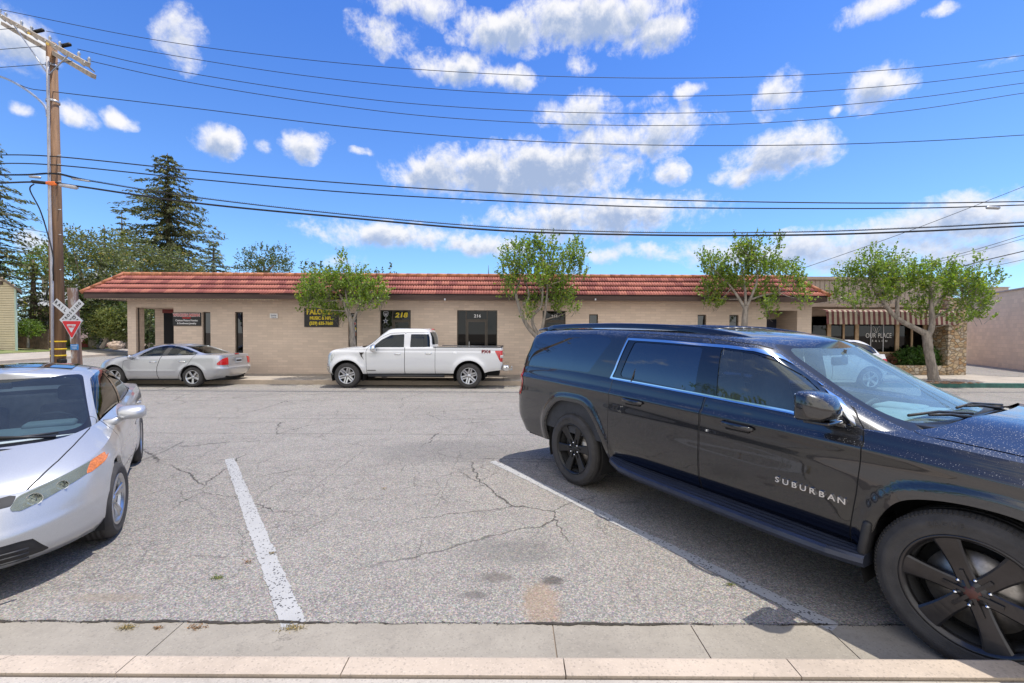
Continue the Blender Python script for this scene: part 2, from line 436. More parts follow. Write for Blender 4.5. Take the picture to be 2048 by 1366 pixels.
MT['silverletter'] = pbr('bright badge letters', (.8, .8, .82), .18, 1)
MT['frit'] = pbr('black window border', (.012, .013, .016), .3)

def make_wheel(parent, x, y, sg, Rw, rr, w, style, tyre=None, lug=MT['chrome'], rot=0., rim=None):
    """wheel > tyre, rim, brake disc ; y is the outer face, sg the side"""
    M = Matrix.Rotation(-sg*math.pi/2, 3, 'X'); c = Vector((x, y, Rw)); near = style.get('near', False); seg = 96 if near else 40
    d = MB(); d.lathe([(rr-.012, -w+.03), (rr-.012, -.05), (rr-.03, -.045), (rr-.03, -w+.03)], c, M, seg//2, closed=True)
    d.lathe([(.02, -.16), (rr-.035, -.16), (rr-.035, -.17), (.02, -.17)], c, M, 32)
    wh = d.build('wheel', MT['well'], parent)
    b = MB(); b.lathe([(.05, -.085), (rr*.70, -.085), (rr*.70, -.11), (.05, -.11)], c, M, 48); b.build('brake_disc', MT['disc'], wh)
    t = MB(); s = Rw-rr
    prof = [(rr-.004, -.012), (rr+.006, .0), (rr+s*.12, .004), (rr+s*.2, .001), (rr+s*.42, .011), (rr+s*.62, .012), (rr+s*.64, .009), (rr+s*.82, .0), (Rw-.016, -.010), (Rw-.005, -.022), (Rw-.001, -.036)]
    g = 4; tw = w-.072
    for k in range(g):
        a0 = -.036-tw*k/g; a1 = -.036-tw*(k+1)/g; prof += [(Rw, a0-.006), (Rw, a1+.008), (Rw-.009, a1+.004), (Rw-.009, a1-.004+.004)]
    prof += [(Rw-.005, -w+.022), (Rw-.03, -w+.004), (rr+s*.4, -w-.004), (rr, -w+.01), (rr-.01, -w+.03)]
    t.lathe(prof, c, M, seg)
    if near:
        nb = 120
        for k in range(nb):      # shoulder tread blocks
            a = 2*math.pi*k/nb; M2 = M@Matrix.Rotation(a, 3, 'Z')
            t.box(c+M2@Vector((Rw-.0125, 0, -.021)), (.016, .012, .030), rot=M2@Matrix.Rotation(R(-30), 3, 'Y'), mi=0)
        for i, ch in enumerate('EAGLE'):
            aa = R(118-i*5.5); Mr = M@Matrix.Rotation(aa, 3, 'Z')
            text_mb(t, ch, .038, lambda u, v, dd, Mr=Mr: c+Mr@Vector((rr+s*.48+v, -u, dd)), .006, .0145, bold=.0012)
    t.build('tyre', tyre or MT['rubber'], wh)
    r = MB(); n = style['n']
    r.lathe([(rr-.02, -.05), (rr-.014, -.016), (rr-.004, -.006), (rr+.004, -.004), (rr+.006, .001), (rr-.002, .004), (rr-.012, -.004), (rr-.022, -.02)], c, M, seg)
    r.lathe([(.0, style.get('hz', -.03)+.002), (style['hub'], style.get('hz', -.03)), (style['hub']+.006, style.get('hz', -.03)-.02), (style['hub']+.004, -.09)], c, M, 40)
    for k in range(n):
        a = rot+2*math.pi*k/n; M2 = M@Matrix.Rotation(a, 3, 'Z'); zi, zo = style.get('zi', -.03), style.get('zo', -.012)
        for off, w0, w1, wm in style['sp']:
            r0, r1 = style['hub']*.85, rr-.012; pts = []; fs = []; st = 6
            for i in range(st+1):
                q = i/st; rad = r0+(r1-r0)*q; hw = (w0+(w1-w0)*q**style.get('fl', 1.)+wm*math.sin(math.pi*q))/2; z = zi+(zo-zi)*q-style.get('dish', 0)*math.sin(math.pi*q); ta = off*(q if style.get('fan') else 1)*1.0
                bev = hw*.8
                for (yy, zz) in ((-hw, z-.035), (-hw, z-.006), (-bev, z), (bev, z), (hw, z-.006), (hw, z-.035)): pts.append(c+M2@Vector((rad, yy+ta, zz)))
            for i in range(st):
                for j in range(5): fs.append((i*6+j, i*6+j+1, (i+1)*6+j+1, (i+1)*6+j))
            r.add(pts, fs)
            if style.get('ridge'):
                r.box(c+M2@Vector((style['hub']*.5+.035, 0, zi+.006)), (.10, .017, .016), rot=M2)
    l = MB() if near else r; nl = style.get('lugs', 5)
    for k in range(nl):
        a = rot+2*math.pi*(k+.5)/nl; M2 = M@Matrix.Rotation(a, 3, 'Z')
        if near: l = MB()
        l.lathe([(.0, .004), (.009, .0), (.012, -.012), (.012, -.03)], c+M2@Vector((style.get('lr', .06), 0, zi+style.get('lz', .004))), M, 10)
        if near: l.build('lug_nut', lug, wh)
    rm = r.build('rim', rim or style['mat'], wh)
    cc = MB(); cc.lathe([(0, zi+.016), (.022, zi+.015), (.034, zi+.010), (.038, zi+.0), (.038, zi-.03)], c, M, 28); cc.build('center_cap', style.get('cap', style['mat']), wh)
    return wh

def lamp_box(*a): pass
def seat(parent, x, y, z, mat, w=.5, hr=True, h=.62):
    s = MB(); s.rbox((x, y, z+.1), (.52, w, .18), .06); M = Matrix.Rotation(R(-14), 3, 'Y')
    s.rbox((x-.27, y, z+.1+h/2), (.15, w, h), .06, M=M)
    if hr: s.rbox((x-.40, y, z+.2+h), (.10, .26, .17), .045, M=M); s.tube([(x-.37, y-.05, z+.02+h), (x-.39, y-.05, z+.14+h)], .006); s.tube([(x-.37, y+.05, z+.02+h), (x-.39, y+.05, z+.14+h)], .006)
    return s.build('seat', mat, parent)
def steering(parent, x, y, z, r, mat, tilt=25):
    s = MB(); M = Matrix.Rotation(R(-90+tilt), 3, 'Y'); pr = [(r+.014*math.cos(a), .014*math.sin(a)) for a in [2*math.pi*k/8 for k in range(8)]]
    s.lathe(pr, (x, y, z), M, 32, closed=True)
    s.lathe([(0, .02), (.06, .015), (.075, 0), (.075, -.03)], (x, y, z), M, 20)
    for a in (0, 180, 90):
        d = M@Vector((math.cos(R(a+90))*0+math.sin(R(a))*0, 0, 0)); M3 = M@Matrix.Rotation(R(a+90), 3, 'Z')
        s.box(Vector((x, y, z))+M3@Vector((r*.55, 0, 0)), (r*.9, .035, .015), rot=M3)
    return s.build('steering_wheel', mat, parent)
def floor_pan(parent, x0, x1, w, z0, z1, wells=()):
    s = MB(); s.bbox((x0, -w, z0), (x1, w, z0+.05)); s.bbox((x0+.02, -w+.06, z0+.05), (x1-.02, w-.06, z1)) ; return s.build('underbody', MT['well'], parent)
def arch_liners(parent, xs, Rr, w, z):
    for x in xs:
        for sg in (1, -1):
            s = MB(); pts = []; n = 14
            for k in range(n+1):
                a = math.pi*(-.12+1.24*k/n); pts += [(x+Rr*math.cos(a), sg*w, z+Rr*math.sin(a)), (x+Rr*math.cos(a), sg*(w-.42), z+Rr*math.sin(a))]
            s.add(pts, [(2*i, 2*i+1, 2*i+3, 2*i+2) for i in range(n)], 0, True)
            m = [(x+Rr*math.cos(math.pi*(-.12+1.24*k/n)), sg*(w-.42), z+Rr*math.sin(math.pi*(-.12+1.24*k/n))) for k in range(n+1)]; s.add(m, [tuple(range(n+1))]); s.build('wheel_well', MT['well'], parent)
def loft_box(mb, secs, mi=0, smooth=True):
    """rounded sections: list of (centre, half_y, half_z, axis along x) super-ellipses"""
    rings = []; n = 20
    for (cx, cy, cz, hy, hz, e) in secs:
        rings.append([(cx, cy+hy*math.copysign(abs(math.cos(a))**(2/e), math.cos(a)), cz+hz*math.copysign(abs(math.sin(a))**(2/e), math.sin(a))) for a in [2*math.pi*k/n for k in range(n)]])
    fs = [(i*n+j, i*n+(j+1) % n, (i+1)*n+(j+1) % n, (i+1)*n+j) for i in range(len(rings)-1) for j in range(n)]
    fs += [tuple(range(n))[::-1], tuple((len(rings)-1)*n+j for j in range(n))]
    return mb.add([p for r_ in rings for p in r_], fs, mi, smooth)
def ribbon(mb, pts, w, h, mi=0, side=None):
    """flat-ish bar along a polyline: width w across 'side', height h"""
    return mb.tube(pts, max(w, h)/2, 8, mi)
# ================================================================== WORLD: sky with cumulus
def px_ang(px, py):
    d = ray(px, py).normalized(); return math.atan2(d.x, d.y), math.asin(d.z)
def build_world():
    w = bpy.data.worlds.new('World'); SC.world = w; w.use_nodes = True; nt = NT(w.node_tree)
    sk = nt.add('ShaderNodeTexSky', sky_type='NISHITA'); sk.sun_disc = False
    sk.sun_elevation = math.asin(SUN_DIR.z); sk.sun_rotation = math.atan2(SUN_DIR.x, SUN_DIR.y); sk.air_density = 1.; sk.dust_density = .6; sk.ozone_density = 3.
    # ---- cloud density as a group of the view direction (azimuth, elevation)
    g = bpy.data.node_groups.new('cloud cover', 'ShaderNodeTree')
    g.interface.new_socket('Vector', in_out='INPUT', socket_type='NodeSocketVector'); g.interface.new_socket('Density', in_out='OUTPUT', socket_type='NodeSocketFloat')
    q = NT(g); gi = q.add('NodeGroupInput'); go = q.add('NodeGroupOutput'); v = gi.outputs[0]
    blobs = [(1180, 38, 200, 62, 1.), (1010, 66, 110, 48, 1.), (1310, 66, 80, 46, .95), (830, 14, 110, 38, .85), (760, 70, 80, 50, .62), (905, 132, 90, 34, .95), (1010, 156, 75, 30, .85),
             (36, 78, 85, 62, .95), (362, 78, 58, 66, .74), (150, 232, 60, 24, .85), (236, 238, 42, 22, .9), (432, 276, 60, 34, .98), (618, 288, 48, 34, 1.0), (538, 290, 26, 18, .65), (720, 305, 30, 12, .55),
             (1040, 345, 250, 55, 1.1), (880, 345, 110, 42, 1.), (1150, 320, 100, 42, 1.), (1340, 345, 48, 28, .8), (1190, 435, 250, 44, .95),
             (1150, 225, 90, 42, .85), (1310, 262, 120, 48, .88), (1220, 270, 150, 40, .7), (1560, 190, 52, 46, .9), (1742, 182, 82, 42, .9), (1384, 178, 36, 18, .75), (1664, 222, 18, 12, .8),
             (1560, 310, 115, 48, .95), (1500, 345, 85, 26, .85), (780, 470, 190, 30, .9), (960, 492, 120, 22, .85), (1230, 505, 120, 20, .7), (1900, 446, 200, 50, 1.0), (1700, 492, 380, 48, .95), (1950, 500, 160, 30, .9), (1420, 500, 230, 24, .62),
             (1765, 8, 95, 30, .85), (1905, 10, 55, 18, .8), (690, 520, 70, 18, .6), (1158, 132, 34, 22, .6), (1300, 200, 60, 20, .5), (40, 215, 30, 16, .7), (60, 490, 60, 24, .6), (1990, 130, 50, 14, .5)]
    n1 = q.noise(v, 15, 8, .68, .25); n2 = q.noise(v, 46, 3, .6); acc = None
    off = q.add('ShaderNodeVectorMath', {0: q.add('ShaderNodeVectorMath', {0: q.add('ShaderNodeTexNoise', {'Vector': v, 'Scale': 9., 'Detail': 3.}).outputs[1], 1: (.5, .5, .5)}, operation='SUBTRACT').outputs[0], 1: (.07, .045, .0)}, operation='MULTIPLY')
    wv = q.add('ShaderNodeVectorMath', {0: v, 1: off.outputs[0]}, operation='ADD').outputs[0]
    for px, py, rx, ry, st in blobs:
        az, el = px_ang(px, py); rx *= 1.25; ry *= 1.35; a1, _ = px_ang(px+rx, py); a0, _ = px_ang(px-rx, py); _, e1 = px_ang(px, py-ry); _, e0 = px_ang(px, py+ry)
        ia, ie = 2/(a1-a0), 2/(e1-e0)
        m = q.add('ShaderNodeVectorMath', {0: wv, 1: (ia, ie, 0), 2: (-az*ia, -el*ie, 0)}, operation='MULTIPLY_ADD')
        l = q.add('ShaderNodeVectorMath', {0: m.outputs[0]}, operation='LENGTH').outputs[1]
        f = q.smooth(l, 1.25, .1, 0., st)
        acc = f if acc is None else q.math('MAXIMUM', acc, f)
    # scattered cloud outside the photographed part of the sky (seen in reflections), plus an added bright bank as fill light
    sx = q.add('ShaderNodeSeparateXYZ', {0: v}); far = q.smooth(q.math('ABSOLUTE', sx.outputs[0]), .95, 1.3); low = q.smooth(sx.outputs[1], .05, .2)
    n3 = q.noise(v, 3.2, 7, .6); acc2 = q.math('MULTIPLY', q.math('MULTIPLY', far, low), q.smooth(n3, .5, .75)); acc = q.math('MAXIMUM', acc, acc2); back = q.smooth(q.math('ABSOLUTE', sx.outputs[0]), 1.75, 2.2); acc = q.math('MAXIMUM', acc, q.math('MULTIPLY', back, q.smooth(n3, .28, .5)))
    nn = q.math('MULTIPLY_ADD', n2, .55, q.math('MULTIPLY', n1, 1.85)); d = q.math('ADD', acc, q.math('SUBTRACT', nn, 1.50)); mk = q.smooth(acc, .02, .25); d = q.math('ADD', q.math('MULTIPLY', d, mk), q.math('MULTIPLY_ADD', mk, .6, -.6))
    q.put(go, 0, d)
    tc = nt.add('ShaderNodeTexCoord').outputs['Generated']; s = nt.add('ShaderNodeSeparateXYZ', {0: tc})
    az = nt.math('ARCTAN2', s.outputs[0], s.outputs[1]); el = nt.math('ARCSINE', s.outputs[2]); vec = nt.add('ShaderNodeCombineXYZ', {0: az, 1: el, 2: 0.}).outputs[0]
    def grp(vc):
        n = nt.n.new('ShaderNodeGroup'); n.node_tree = g; nt.put(n, 0, vc); return n.outputs[0]
    d0 = grp(vec); up = nt.add('ShaderNodeVectorMath', {0: vec, 1: (.006, .022, 0)}, operation='ADD').outputs[0]; d1 = grp(up)
    alpha = nt.smooth(d0, -.10, .62); shade = nt.smooth(nt.math('ADD', nt.math('MULTIPLY', d1, .8), nt.math('MULTIPLY', d0, .25)), .12, .80)
    sky = nt.mix(1., sk.outputs[0], col4(SKY_TINT), 'MULTIPLY')
    eln = nt.smooth(el, .0, .78); tint = nt.mix(eln, (1.06, 1.13, 1.05, 1), (.50, .76, 1.03, 1)); sky = nt.mix(1., sky, tint, 'MULTIPLY')
    cl = nt.mix(shade, (5.5, 5.45, 5.5, 1), (2.2, 2.75, 3.9, 1)); lowc = nt.smooth(el, .28, .05); cl = nt.mix(nt.math('MULTIPLY', lowc, .45), cl, (2.9, 3.55, 4.9, 1))
    fill_bank = nt.smooth(nt.math('ABSOLUTE', az), 1.75, 2.2); cl = nt.mix(fill_bank, cl, (8.2, 7.9, 7.4, 1))  # bright bank behind the camera, added to fill the shaded walls
    colr = nt.mix(nt.math('MULTIPLY', alpha, .96), sky, cl)
    nt.put(nt.n['Background'], 'Color', colr); nt.n['Background'].inputs[1].default_value = SKY_STR
    w.cycles.sampling_method = 'MANUAL'; w.cycles.sample_map_resolution = 512
build_world()
# ================================================================== GROUND, STREETS, KERBS
def asphalt_mat():
    m, nt, b = new_mat('old asphalt'); tc = nt.add('ShaderNodeTexCoord').outputs['Object']
    big = nt.noise(tc, .35, 4, .6); mid = nt.noise(tc, 2.2, 5, .65); base = nt.mix(nt.smooth(big, .3, .7), (.225, .215, .198, 1), (.275, .262, .240, 1))
    base = nt.mix(nt.math('MULTIPLY', nt.smooth(mid, .42, .75), .5), base, (.13, .124, .118, 1))
    # exposed aggregate
    v = nt.add('ShaderNodeTexVoronoi', {'Vector': tc, 'Scale': 104.}); cs = nt.add('ShaderNodeSeparateColor', {0: v.outputs[1]}); r1 = cs.outputs[0]
    stone = nt.ramp(r1, [(0, (.06, .058, .058)), (.25, (.18, .168, .155)), (.55, (.32, .285, .25)), (.78, (.46, .41, .35)), (.93, (.66, .60, .52)), (1, (.50, .33, .20))])
    base = nt.mix(.44, base, stone)
    v2 = nt.vor(tc, 240, out=1); base = nt.mix(.22, base, v2, 'OVERLAY')
    # cracks: warped cell borders, broken up by noise
    wv = nt.add('ShaderNodeVectorMath', {0: nt.add('ShaderNodeTexNoise', {'Vector': tc, 'Scale': 1.3, 'Detail': 6., 'Roughness': .7}).outputs[1], 1: (.45, .45, 0), 2: tc}, operation='MULTIPLY_ADD').outputs[0]
    def crack(sc, wid, seed, thr):
        o = nt.add('ShaderNodeVectorMath', {0: wv, 1: (seed, seed*.7, 0)}, operation='ADD').outputs[0]
        d = nt.vor(o, sc, 'DISTANCE_TO_EDGE'); l = nt.smooth(d, wid, wid*.25); br = nt.smooth(nt.noise(o, .45, 3, .6), thr, thr+.12); return nt.math('MULTIPLY', l, br)
    sxy = nt.add('ShaderNodeSeparateXYZ', {0: tc}); yy = sxy.outputs[1]
    c = nt.math('MAXIMUM', crack(.42, .0038, 3.1, .44), nt.math('MULTIPLY', crack(1.6, .009, 9.4, .52), .8))
    c = nt.math('MAXIMUM', c, nt.math('MULTIPLY', crack(2.6, .016, 5.7, .44), .38)); c = nt.math('MAXIMUM', c, nt.math('MULTIPLY', crack(.85, .0045, 1.3, .40), .5)); c = nt.math('MULTIPLY', c, nt.smooth(yy, 2.6, 4.5, .35, 1.))
    # long transverse joints parallel to the kerb
    wy = nt.math('MULTIPLY_ADD', nt.noise(tc, .9, 5, .7), .16, yy)
    for y0, st in ((5.35, .55), (5.95, .35), (7.55, .9), (8.9, .75), (9.3, .5), (11.2, .7), (12.2, .6)):
        l = nt.smooth(nt.math('ABSOLUTE', nt.math('SUBTRACT', wy, y0+.08)), .012+.0010*y0, .002); c = nt.math('MAXIMUM', c, nt.math('MULTIPLY', nt.math('MULTIPLY', l, st), nt.smooth(nt.noise(tc, .8, 2), .36, .55)))
    wx = nt.math('MULTIPLY_ADD', nt.noise(tc, 1.4, 5, .7), .30, sxy.outputs[0])
    for x0, st in ((-2.1, .5), (-.62, .45), (1.0, .4)):
        l = nt.smooth(nt.math('ABSOLUTE', nt.math('SUBTRACT', wx, x0)), .010, .002); c = nt.math('MAXIMUM', c, nt.math('MULTIPLY', nt.math('MULTIPLY', l, st), nt.smooth(nt.noise(tc, 1.1, 2), .42, .55)))
    # stains that belong to this bay: rust-brown patch, oil spots, tracked dirt by the lip
    def spot(x, y, rx, ry, col_, k, base):
        p = nt.add('ShaderNodeVectorMath', {0: tc, 1: (1/rx, 1/ry, 0), 2: (-x/rx, -y/ry, 0)}, operation='MULTIPLY_ADD').outputs[0]; l = nt.add('ShaderNodeVectorMath', {0: p}, operation='LENGTH').outputs[1]
        l = nt.math('MULTIPLY_ADD', nt.noise(tc, 11, 7, .8), 2.2, nt.math('SUBTRACT', l, .55)); return nt.mix(nt.math('MULTIPLY', nt.smooth(l, 1.7, 1.05), k), base, col4(col_))
    base = spot(.20, 2.82, .15, .27, (.33, .22, .13), .45, base); base = spot(.30, 3.08, .10, .06, (.06, .055, .05), .7, base); base = spot(-.10, 3.12, .14, .07, (.12, .105, .09), .6, base)
    base = spot(-.25, 2.9, .10, .05, (.11, .10, .09), .6, base); base = spot(.02, 3.5, .5, .25, (.13, .125, .115), .4, base); base = spot(-2.7, 2.85, .3, .06, (.26, .21, .16), .5, base)
    base = spot(-.9, 6.5, 1.4, .7, (.14, .135, .13), .4, base)
    colr = nt.mix(nt.math('MULTIPLY', c, .8), base, (.035, .033, .03, 1)); nt.put(b, 'Base Color', colr); b.inputs['Roughness'].default_value = .9; b.inputs['Specular IOR Level'].default_value = .25
    h = nt.math('SUBTRACT', nt.math('MULTIPLY', v.outputs[0], -1.), nt.math('MULTIPLY', c, 2.)); bp = nt.add('ShaderNodeBump', {'Strength': .7, 'Distance': .006, 'Height': h}); nt.put(b, 'Normal', bp.outputs[0]); return m
def concrete_mat(name, c, streak=.5, speck=.35, dark=(.16, .14, .12)):
    m, nt, b = new_mat(name); tc = nt.add('ShaderNodeTexCoord').outputs['Object']; n = nt.noise(tc, 1.6, 7, .68); n2 = nt.noise(tc, 11, 6, .7); sp = nt.vor(tc, 130, out=1)
    colr = nt.mix(nt.smooth(n, .3, .72), col4([x*.84 for x in c]), col4([x*1.08 for x in c])); colr = nt.mix(nt.math('MULTIPLY', nt.smooth(n2, .52, .78), streak), colr, col4(dark))
    g = nt.add('ShaderNodeSeparateColor', {0: sp}).outputs[0]; colr = nt.mix(nt.math('MULTIPLY', nt.smooth(g, .86, .98), speck), colr, col4(dark)); colr = nt.mix(nt.math('MULTIPLY', nt.smooth(g, .12, .0), speck*.8), colr, col4([min(1, x*1.4) for x in c]))
    wv = nt.add('ShaderNodeVectorMath', {0: nt.add('ShaderNodeTexNoise', {'Vector': tc, 'Scale': 2.3, 'Detail': 6., 'Roughness': .75}).outputs[1], 1: (.5, .5, .5), 2: tc}, operation='MULTIPLY_ADD').outputs[0]
    d = nt.vor(wv, .7, 'DISTANCE_TO_EDGE'); l = nt.math('MULTIPLY', nt.smooth(d, .006, .001), nt.smooth(nt.noise(tc, .9, 2), .5, .6)); colr = nt.mix(nt.math('MULTIPLY', l, .6), colr, (.07, .06, .05, 1))
    nt.put(b, 'Base Color', colr); b.inputs['Roughness'].default_value = .88; bp = nt.add('ShaderNodeBump', {'Strength': .35, 'Distance': .004, 'Height': nt.noise(tc, 110, 3, .7)}); nt.put(b, 'Normal', bp.outputs[0]); return m
MT['asphalt'] = asphalt_mat(); MT['gutter'] = concrete_mat('gutter concrete', (.33, .295, .24)); MT['kerb'] = concrete_mat('kerb concrete', (.50, .41, .32), .25); MT['walk'] = concrete_mat('pavement concrete', (.45, .40, .34), .35)
MT['walkfar'] = concrete_mat('far pavement concrete', (.42, .37, .31), .3); MT['grass'] = pbr('lawn', (.16, .20, .06), .95, var=.35, vs=2.5, bump=.8, bs=30, dirt=((.30, .25, .14), .9, .5))
MT['dirt'] = pbr('dry earth', (.26, .20, .145), .95, var=.2, vs=1., bump=.6, bs=20); MT['green_kerb'] = pbr('green painted kerb', (.03, .12, .10), .6, var=.25, vs=6, dirt=((.2, .19, .16), 8, .58))
def sheet(mb, pts): mb.add(pts, [tuple(range(len(pts)))])
MT['crackdirt'] = pbr('dirt filled crack', (.045, .038, .03), .95, var=.4, vs=20); KN0, KN1, LIP = 2.0, 2.125, 2.60
m = MB(); sheet(m, [(-900, -900, -.06), (900, -900, -.06), (900, 1500, -.06), (-900, 1500, -.06)]); m.build('ground', MT['dirt'], kind='structure')
m = MB(); sheet(m, [(-260, LIP, 0), (260, LIP, 0), (260, 14.75, 0), (-16.9, 14.75, 0), (-17.4, 15.6, 0), (-18, 60, 0), (-36, 60, 0), (-28.6, 14.75, 0), (-260, 14.75, 0)]); m.build('road', MT['asphalt'], kind='structure')
# near gutter pan, slab by slab, dished towards the kerb
m = MB(); js = [-9, -6.1, -4.05, -2.0, .256, 1.10, 1.92, 4.2, 6.4, 9]
for a, b in zip(js[:-1], js[1:]): m.add([(a+.006, KN1, -.055), (b-.006, KN1, -.055), (b-.006, LIP, -.004), (a+.006, LIP, -.004)], [(0, 1, 2, 3)]) if False else m.add([(a+.0035, KN1-.01, .004), (b-.0035, KN1-.01, .004), (b-.0035, LIP+.004, .003), (a+.0035, LIP+.004, .003), (a+.0035, KN1-.01, -.05), (b-.0035, KN1-.01, -.05), (b-.0035, LIP+.004, -.05), (a+.0035, LIP+.004, -.05)], [(0, 1, 2, 3), (0, 4, 5, 1), (1, 5, 6, 2), (2, 6, 7, 3), (3, 7, 4, 0)])
m.build('gutter', MT['gutter'], kind='structure'); m = MB(); sheet(m, [(-9, KN1, -.004), (9, KN1, -.004), (9, LIP, -.004), (-9, LIP, -.004)]); m.build('gutter_bed', MT['dirt'], kind='structure')
m = MB(); js = [-9, -5.6, -3.35, -1.32, -.86, .262, 1.372, 1.93, 3.2, 5, 9]; js = [-9, -5.0, -1.86, -.80, .262, 1.372, 3.2, 5, 9]
for a, b in zip(js[:-1], js[1:]):
    a += .003; b -= .003; r = .018; pr = [(KN1, -.05), (KN1, .17-r), (KN1-r*.3, .17-r*.3), (KN1-r, .17), (KN0, .17), (KN0, -.05)]
    m.add([(a, y, z) for y, z in pr]+[(b, y, z) for y, z in pr], [(i, i+1, 7+i, 6+i) for i in range(5)]+[tuple(range(6)), tuple(range(6, 12))[::-1]])
m.build('kerb', MT['kerb'], kind='structure')
m = MB(); m.bbox((-40, -6, -.05), (40, KN0-.012, .160)); m.build('near_pavement', MT['walk'], kind='structure')
m = MB(); sheet(m, [(-260, -60, .0), (260, -60, .0), (260, -6, .0), (-260, -6, .0)]); m.build('yard', MT['dirt'], kind='structure')
# crumbled asphalt edge
m = MB()
for k in range(420):
    x = rnd.uniform(-4.2, 3.0); y = LIP+rnd.gauss(.008, .010); s = rnd.uniform(.002, .006); m.box((x, y, s*.3), (s*rnd.uniform(1, 2), s, s*.8), rz=rnd.random()*3)
tag(m.build('grit', pbr('grit', (.07, .065, .06), .9, var=.3)), kind='stuff')
m = MB(); r_ = random.Random(5); pts = []; c0 = 0.; w0 = .006
for i in range(700):
    x = -4.3+i*.0105; c0 = c0*.93+r_.gauss(0, .0022); w0 = min(.012, max(.0015, w0+r_.gauss(0, .0012))); pts += [(x, LIP+.006+c0-w0, .0078), (x, LIP+.006+c0+w0, .0078)]
m.add(pts, [(2*i, 2*i+2, 2*i+3, 2*i+1) for i in range(699)]); m.build('edge_crack', MT['crackdirt'], kind='structure')
# painted bay lines, worn
def paint_line_mat():
    m_, nt, b = new_mat('worn white line paint'); tc = nt.add('ShaderNodeTexCoord').outputs['Object']; v = nt.add('ShaderNodeTexVoronoi', {'Vector': tc, 'Scale': 92.}); g = nt.add('ShaderNodeSeparateColor', {0: v.outputs[1]}).outputs[0]; n = nt.noise(tc, 5, 6, .7)
    f = nt.math('MAXIMUM', nt.math('LESS_THAN', nt.math('ADD', g, nt.math('MULTIPLY', n, -.55)), -.175), nt.smooth(nt.noise(tc, 16, 5, .75), .64, .70)); stone = nt.mix(g, (.08, .08, .08, 1), (.22, .20, .18, 1))
    colr = nt.mix(f, nt.mix(nt.noise(tc, 3, 5), (.34, .335, .325, 1), (.46, .455, .44, 1)), stone); nt.put(b, 'Base Color', colr); b.inputs['Roughness'].default_value = .8
    bp = nt.add('ShaderNodeBump', {'Strength': .6, 'Distance': .005, 'Height': nt.math('MULTIPLY', v.outputs[0], -1.)}); nt.put(b, 'Normal', bp.outputs[0]); return m_
MT['line'] = paint_line_mat()
def bay_line(p0, p1, w0, w1, lab):
    a, b = gnd(*p0), gnd(*p1); d = (b-a).normalized(); n = Vector((-d.y, d.x, 0)); L = (b-a).length; N = int(L/.012); pts = []; r = random.Random(int(p0[0]))
    j0 = j1 = 0.
    for i in range(N+1):
        t = i/N; c = a+(b-a)*t; w = (w0+(w1-w0)*t)/2; j0 = j0*.8+r.gauss(0, .0022); j1 = j1*.8+r.gauss(0, .0022); pts += [tuple(c+n*(w+j0)+Vector((0, 0, .004))), tuple(c-n*(w+j1)+Vector((0, 0, .004)))]
    mb = MB(); mb.add(pts, [(2*i, 2*i+1, 2*i+3, 2*i+2) for i in range(N)]); mb.build('bay_marking', MT['line'], kind='structure')
bay_line((459, 918), (588, 1252), .115, .13, ''); bay_line((985, 923), (1672, 1256), .10, .115, '')
m = MB(); m.bbox((-16.8, 14.75, -.05), (10.9, 14.90, .15)); m.build('far_kerb', MT['kerb'], kind='structure')
m = MB(); m.bbox((10.91, 14.75, -.05), (80, 14.90, .15)); m.build('green_kerb', MT['green_kerb'], kind='structure')
m = MB()
for k in range(-12, 60): m.bbox((k*1.5+1.2+.006, 14.905, -.05), (k*1.5+2.7-.006, 18.3 if k > 7 else 17.2, .15))
m.build('far_pavement', MT['walkfar'], kind='structure')
m = MB(); m.bbox((12, 18.3, -.04), (80, 60, .145)); m.build('alley', MT['walkfar'], kind='structure')
a, b, c, d = gnd(1936, 728, .15), gnd(2060, 742, .15), gnd(2060, 738, .15), gnd(2060, 745, .15)
m = MB(); sheet(m, [(19.6, 17.2, .154), (40, 16.2, .154), (40, 24, .154), (19.2, 25.5, .154)]); m.build('alley_patch', MT['asphalt'], kind='structure')
# cross street kerb, pavement and lawn on its far side, climbing gently
kx = lambda Y: -28-.21*(Y-23.5)
m = MB(); m2 = MB(); m3 = MB(); m4 = MB(); ys = [15+i*3 for i in range(30)]
for y0, y1 in zip(ys[:-1], ys[1:]):
    m.add([(kx(y0), y0, -.05), (kx(y1), y1, -.05), (kx(y1), y1, .15), (kx(y0), y0, .15), (kx(y0)-.3, y0, .16), (kx(y1)-.3, y1, .16)], [(0, 1, 2, 3), (3, 2, 5, 4)])
    m2.add([(kx(y0)-.3, y0, .155), (kx(y1)-.3, y1, .155), (kx(y1)-2.8, y1, .38), (kx(y0)-2.8, y0, .38)], [(0, 1, 2, 3)])
    m3.add([(kx(y0)-2.8, y0, .40), (kx(y1)-2.8, y1, .40), (kx(y1)-7, y1, .62), (kx(y0)-7, y0, .62), (-140, y0, .75), (-140, y1, .75)], [(0, 1, 2, 3), (3, 2, 5, 4)])
m.build('side_kerb', MT['kerb'], kind='structure'); m2.build('side_pavement', MT['walkfar'], kind='structure'); m3.build('lawn', MT['grass'], kind='structure')
m = MB(); sheet(m, [(kx(30)-4.5, 36, .56), (-22, 44, .52), (-18, 70, .6), (-60, 70, .8), (-48, 36, .70)]); m.build('dirt_bed', MT['dirt'], kind='structure')

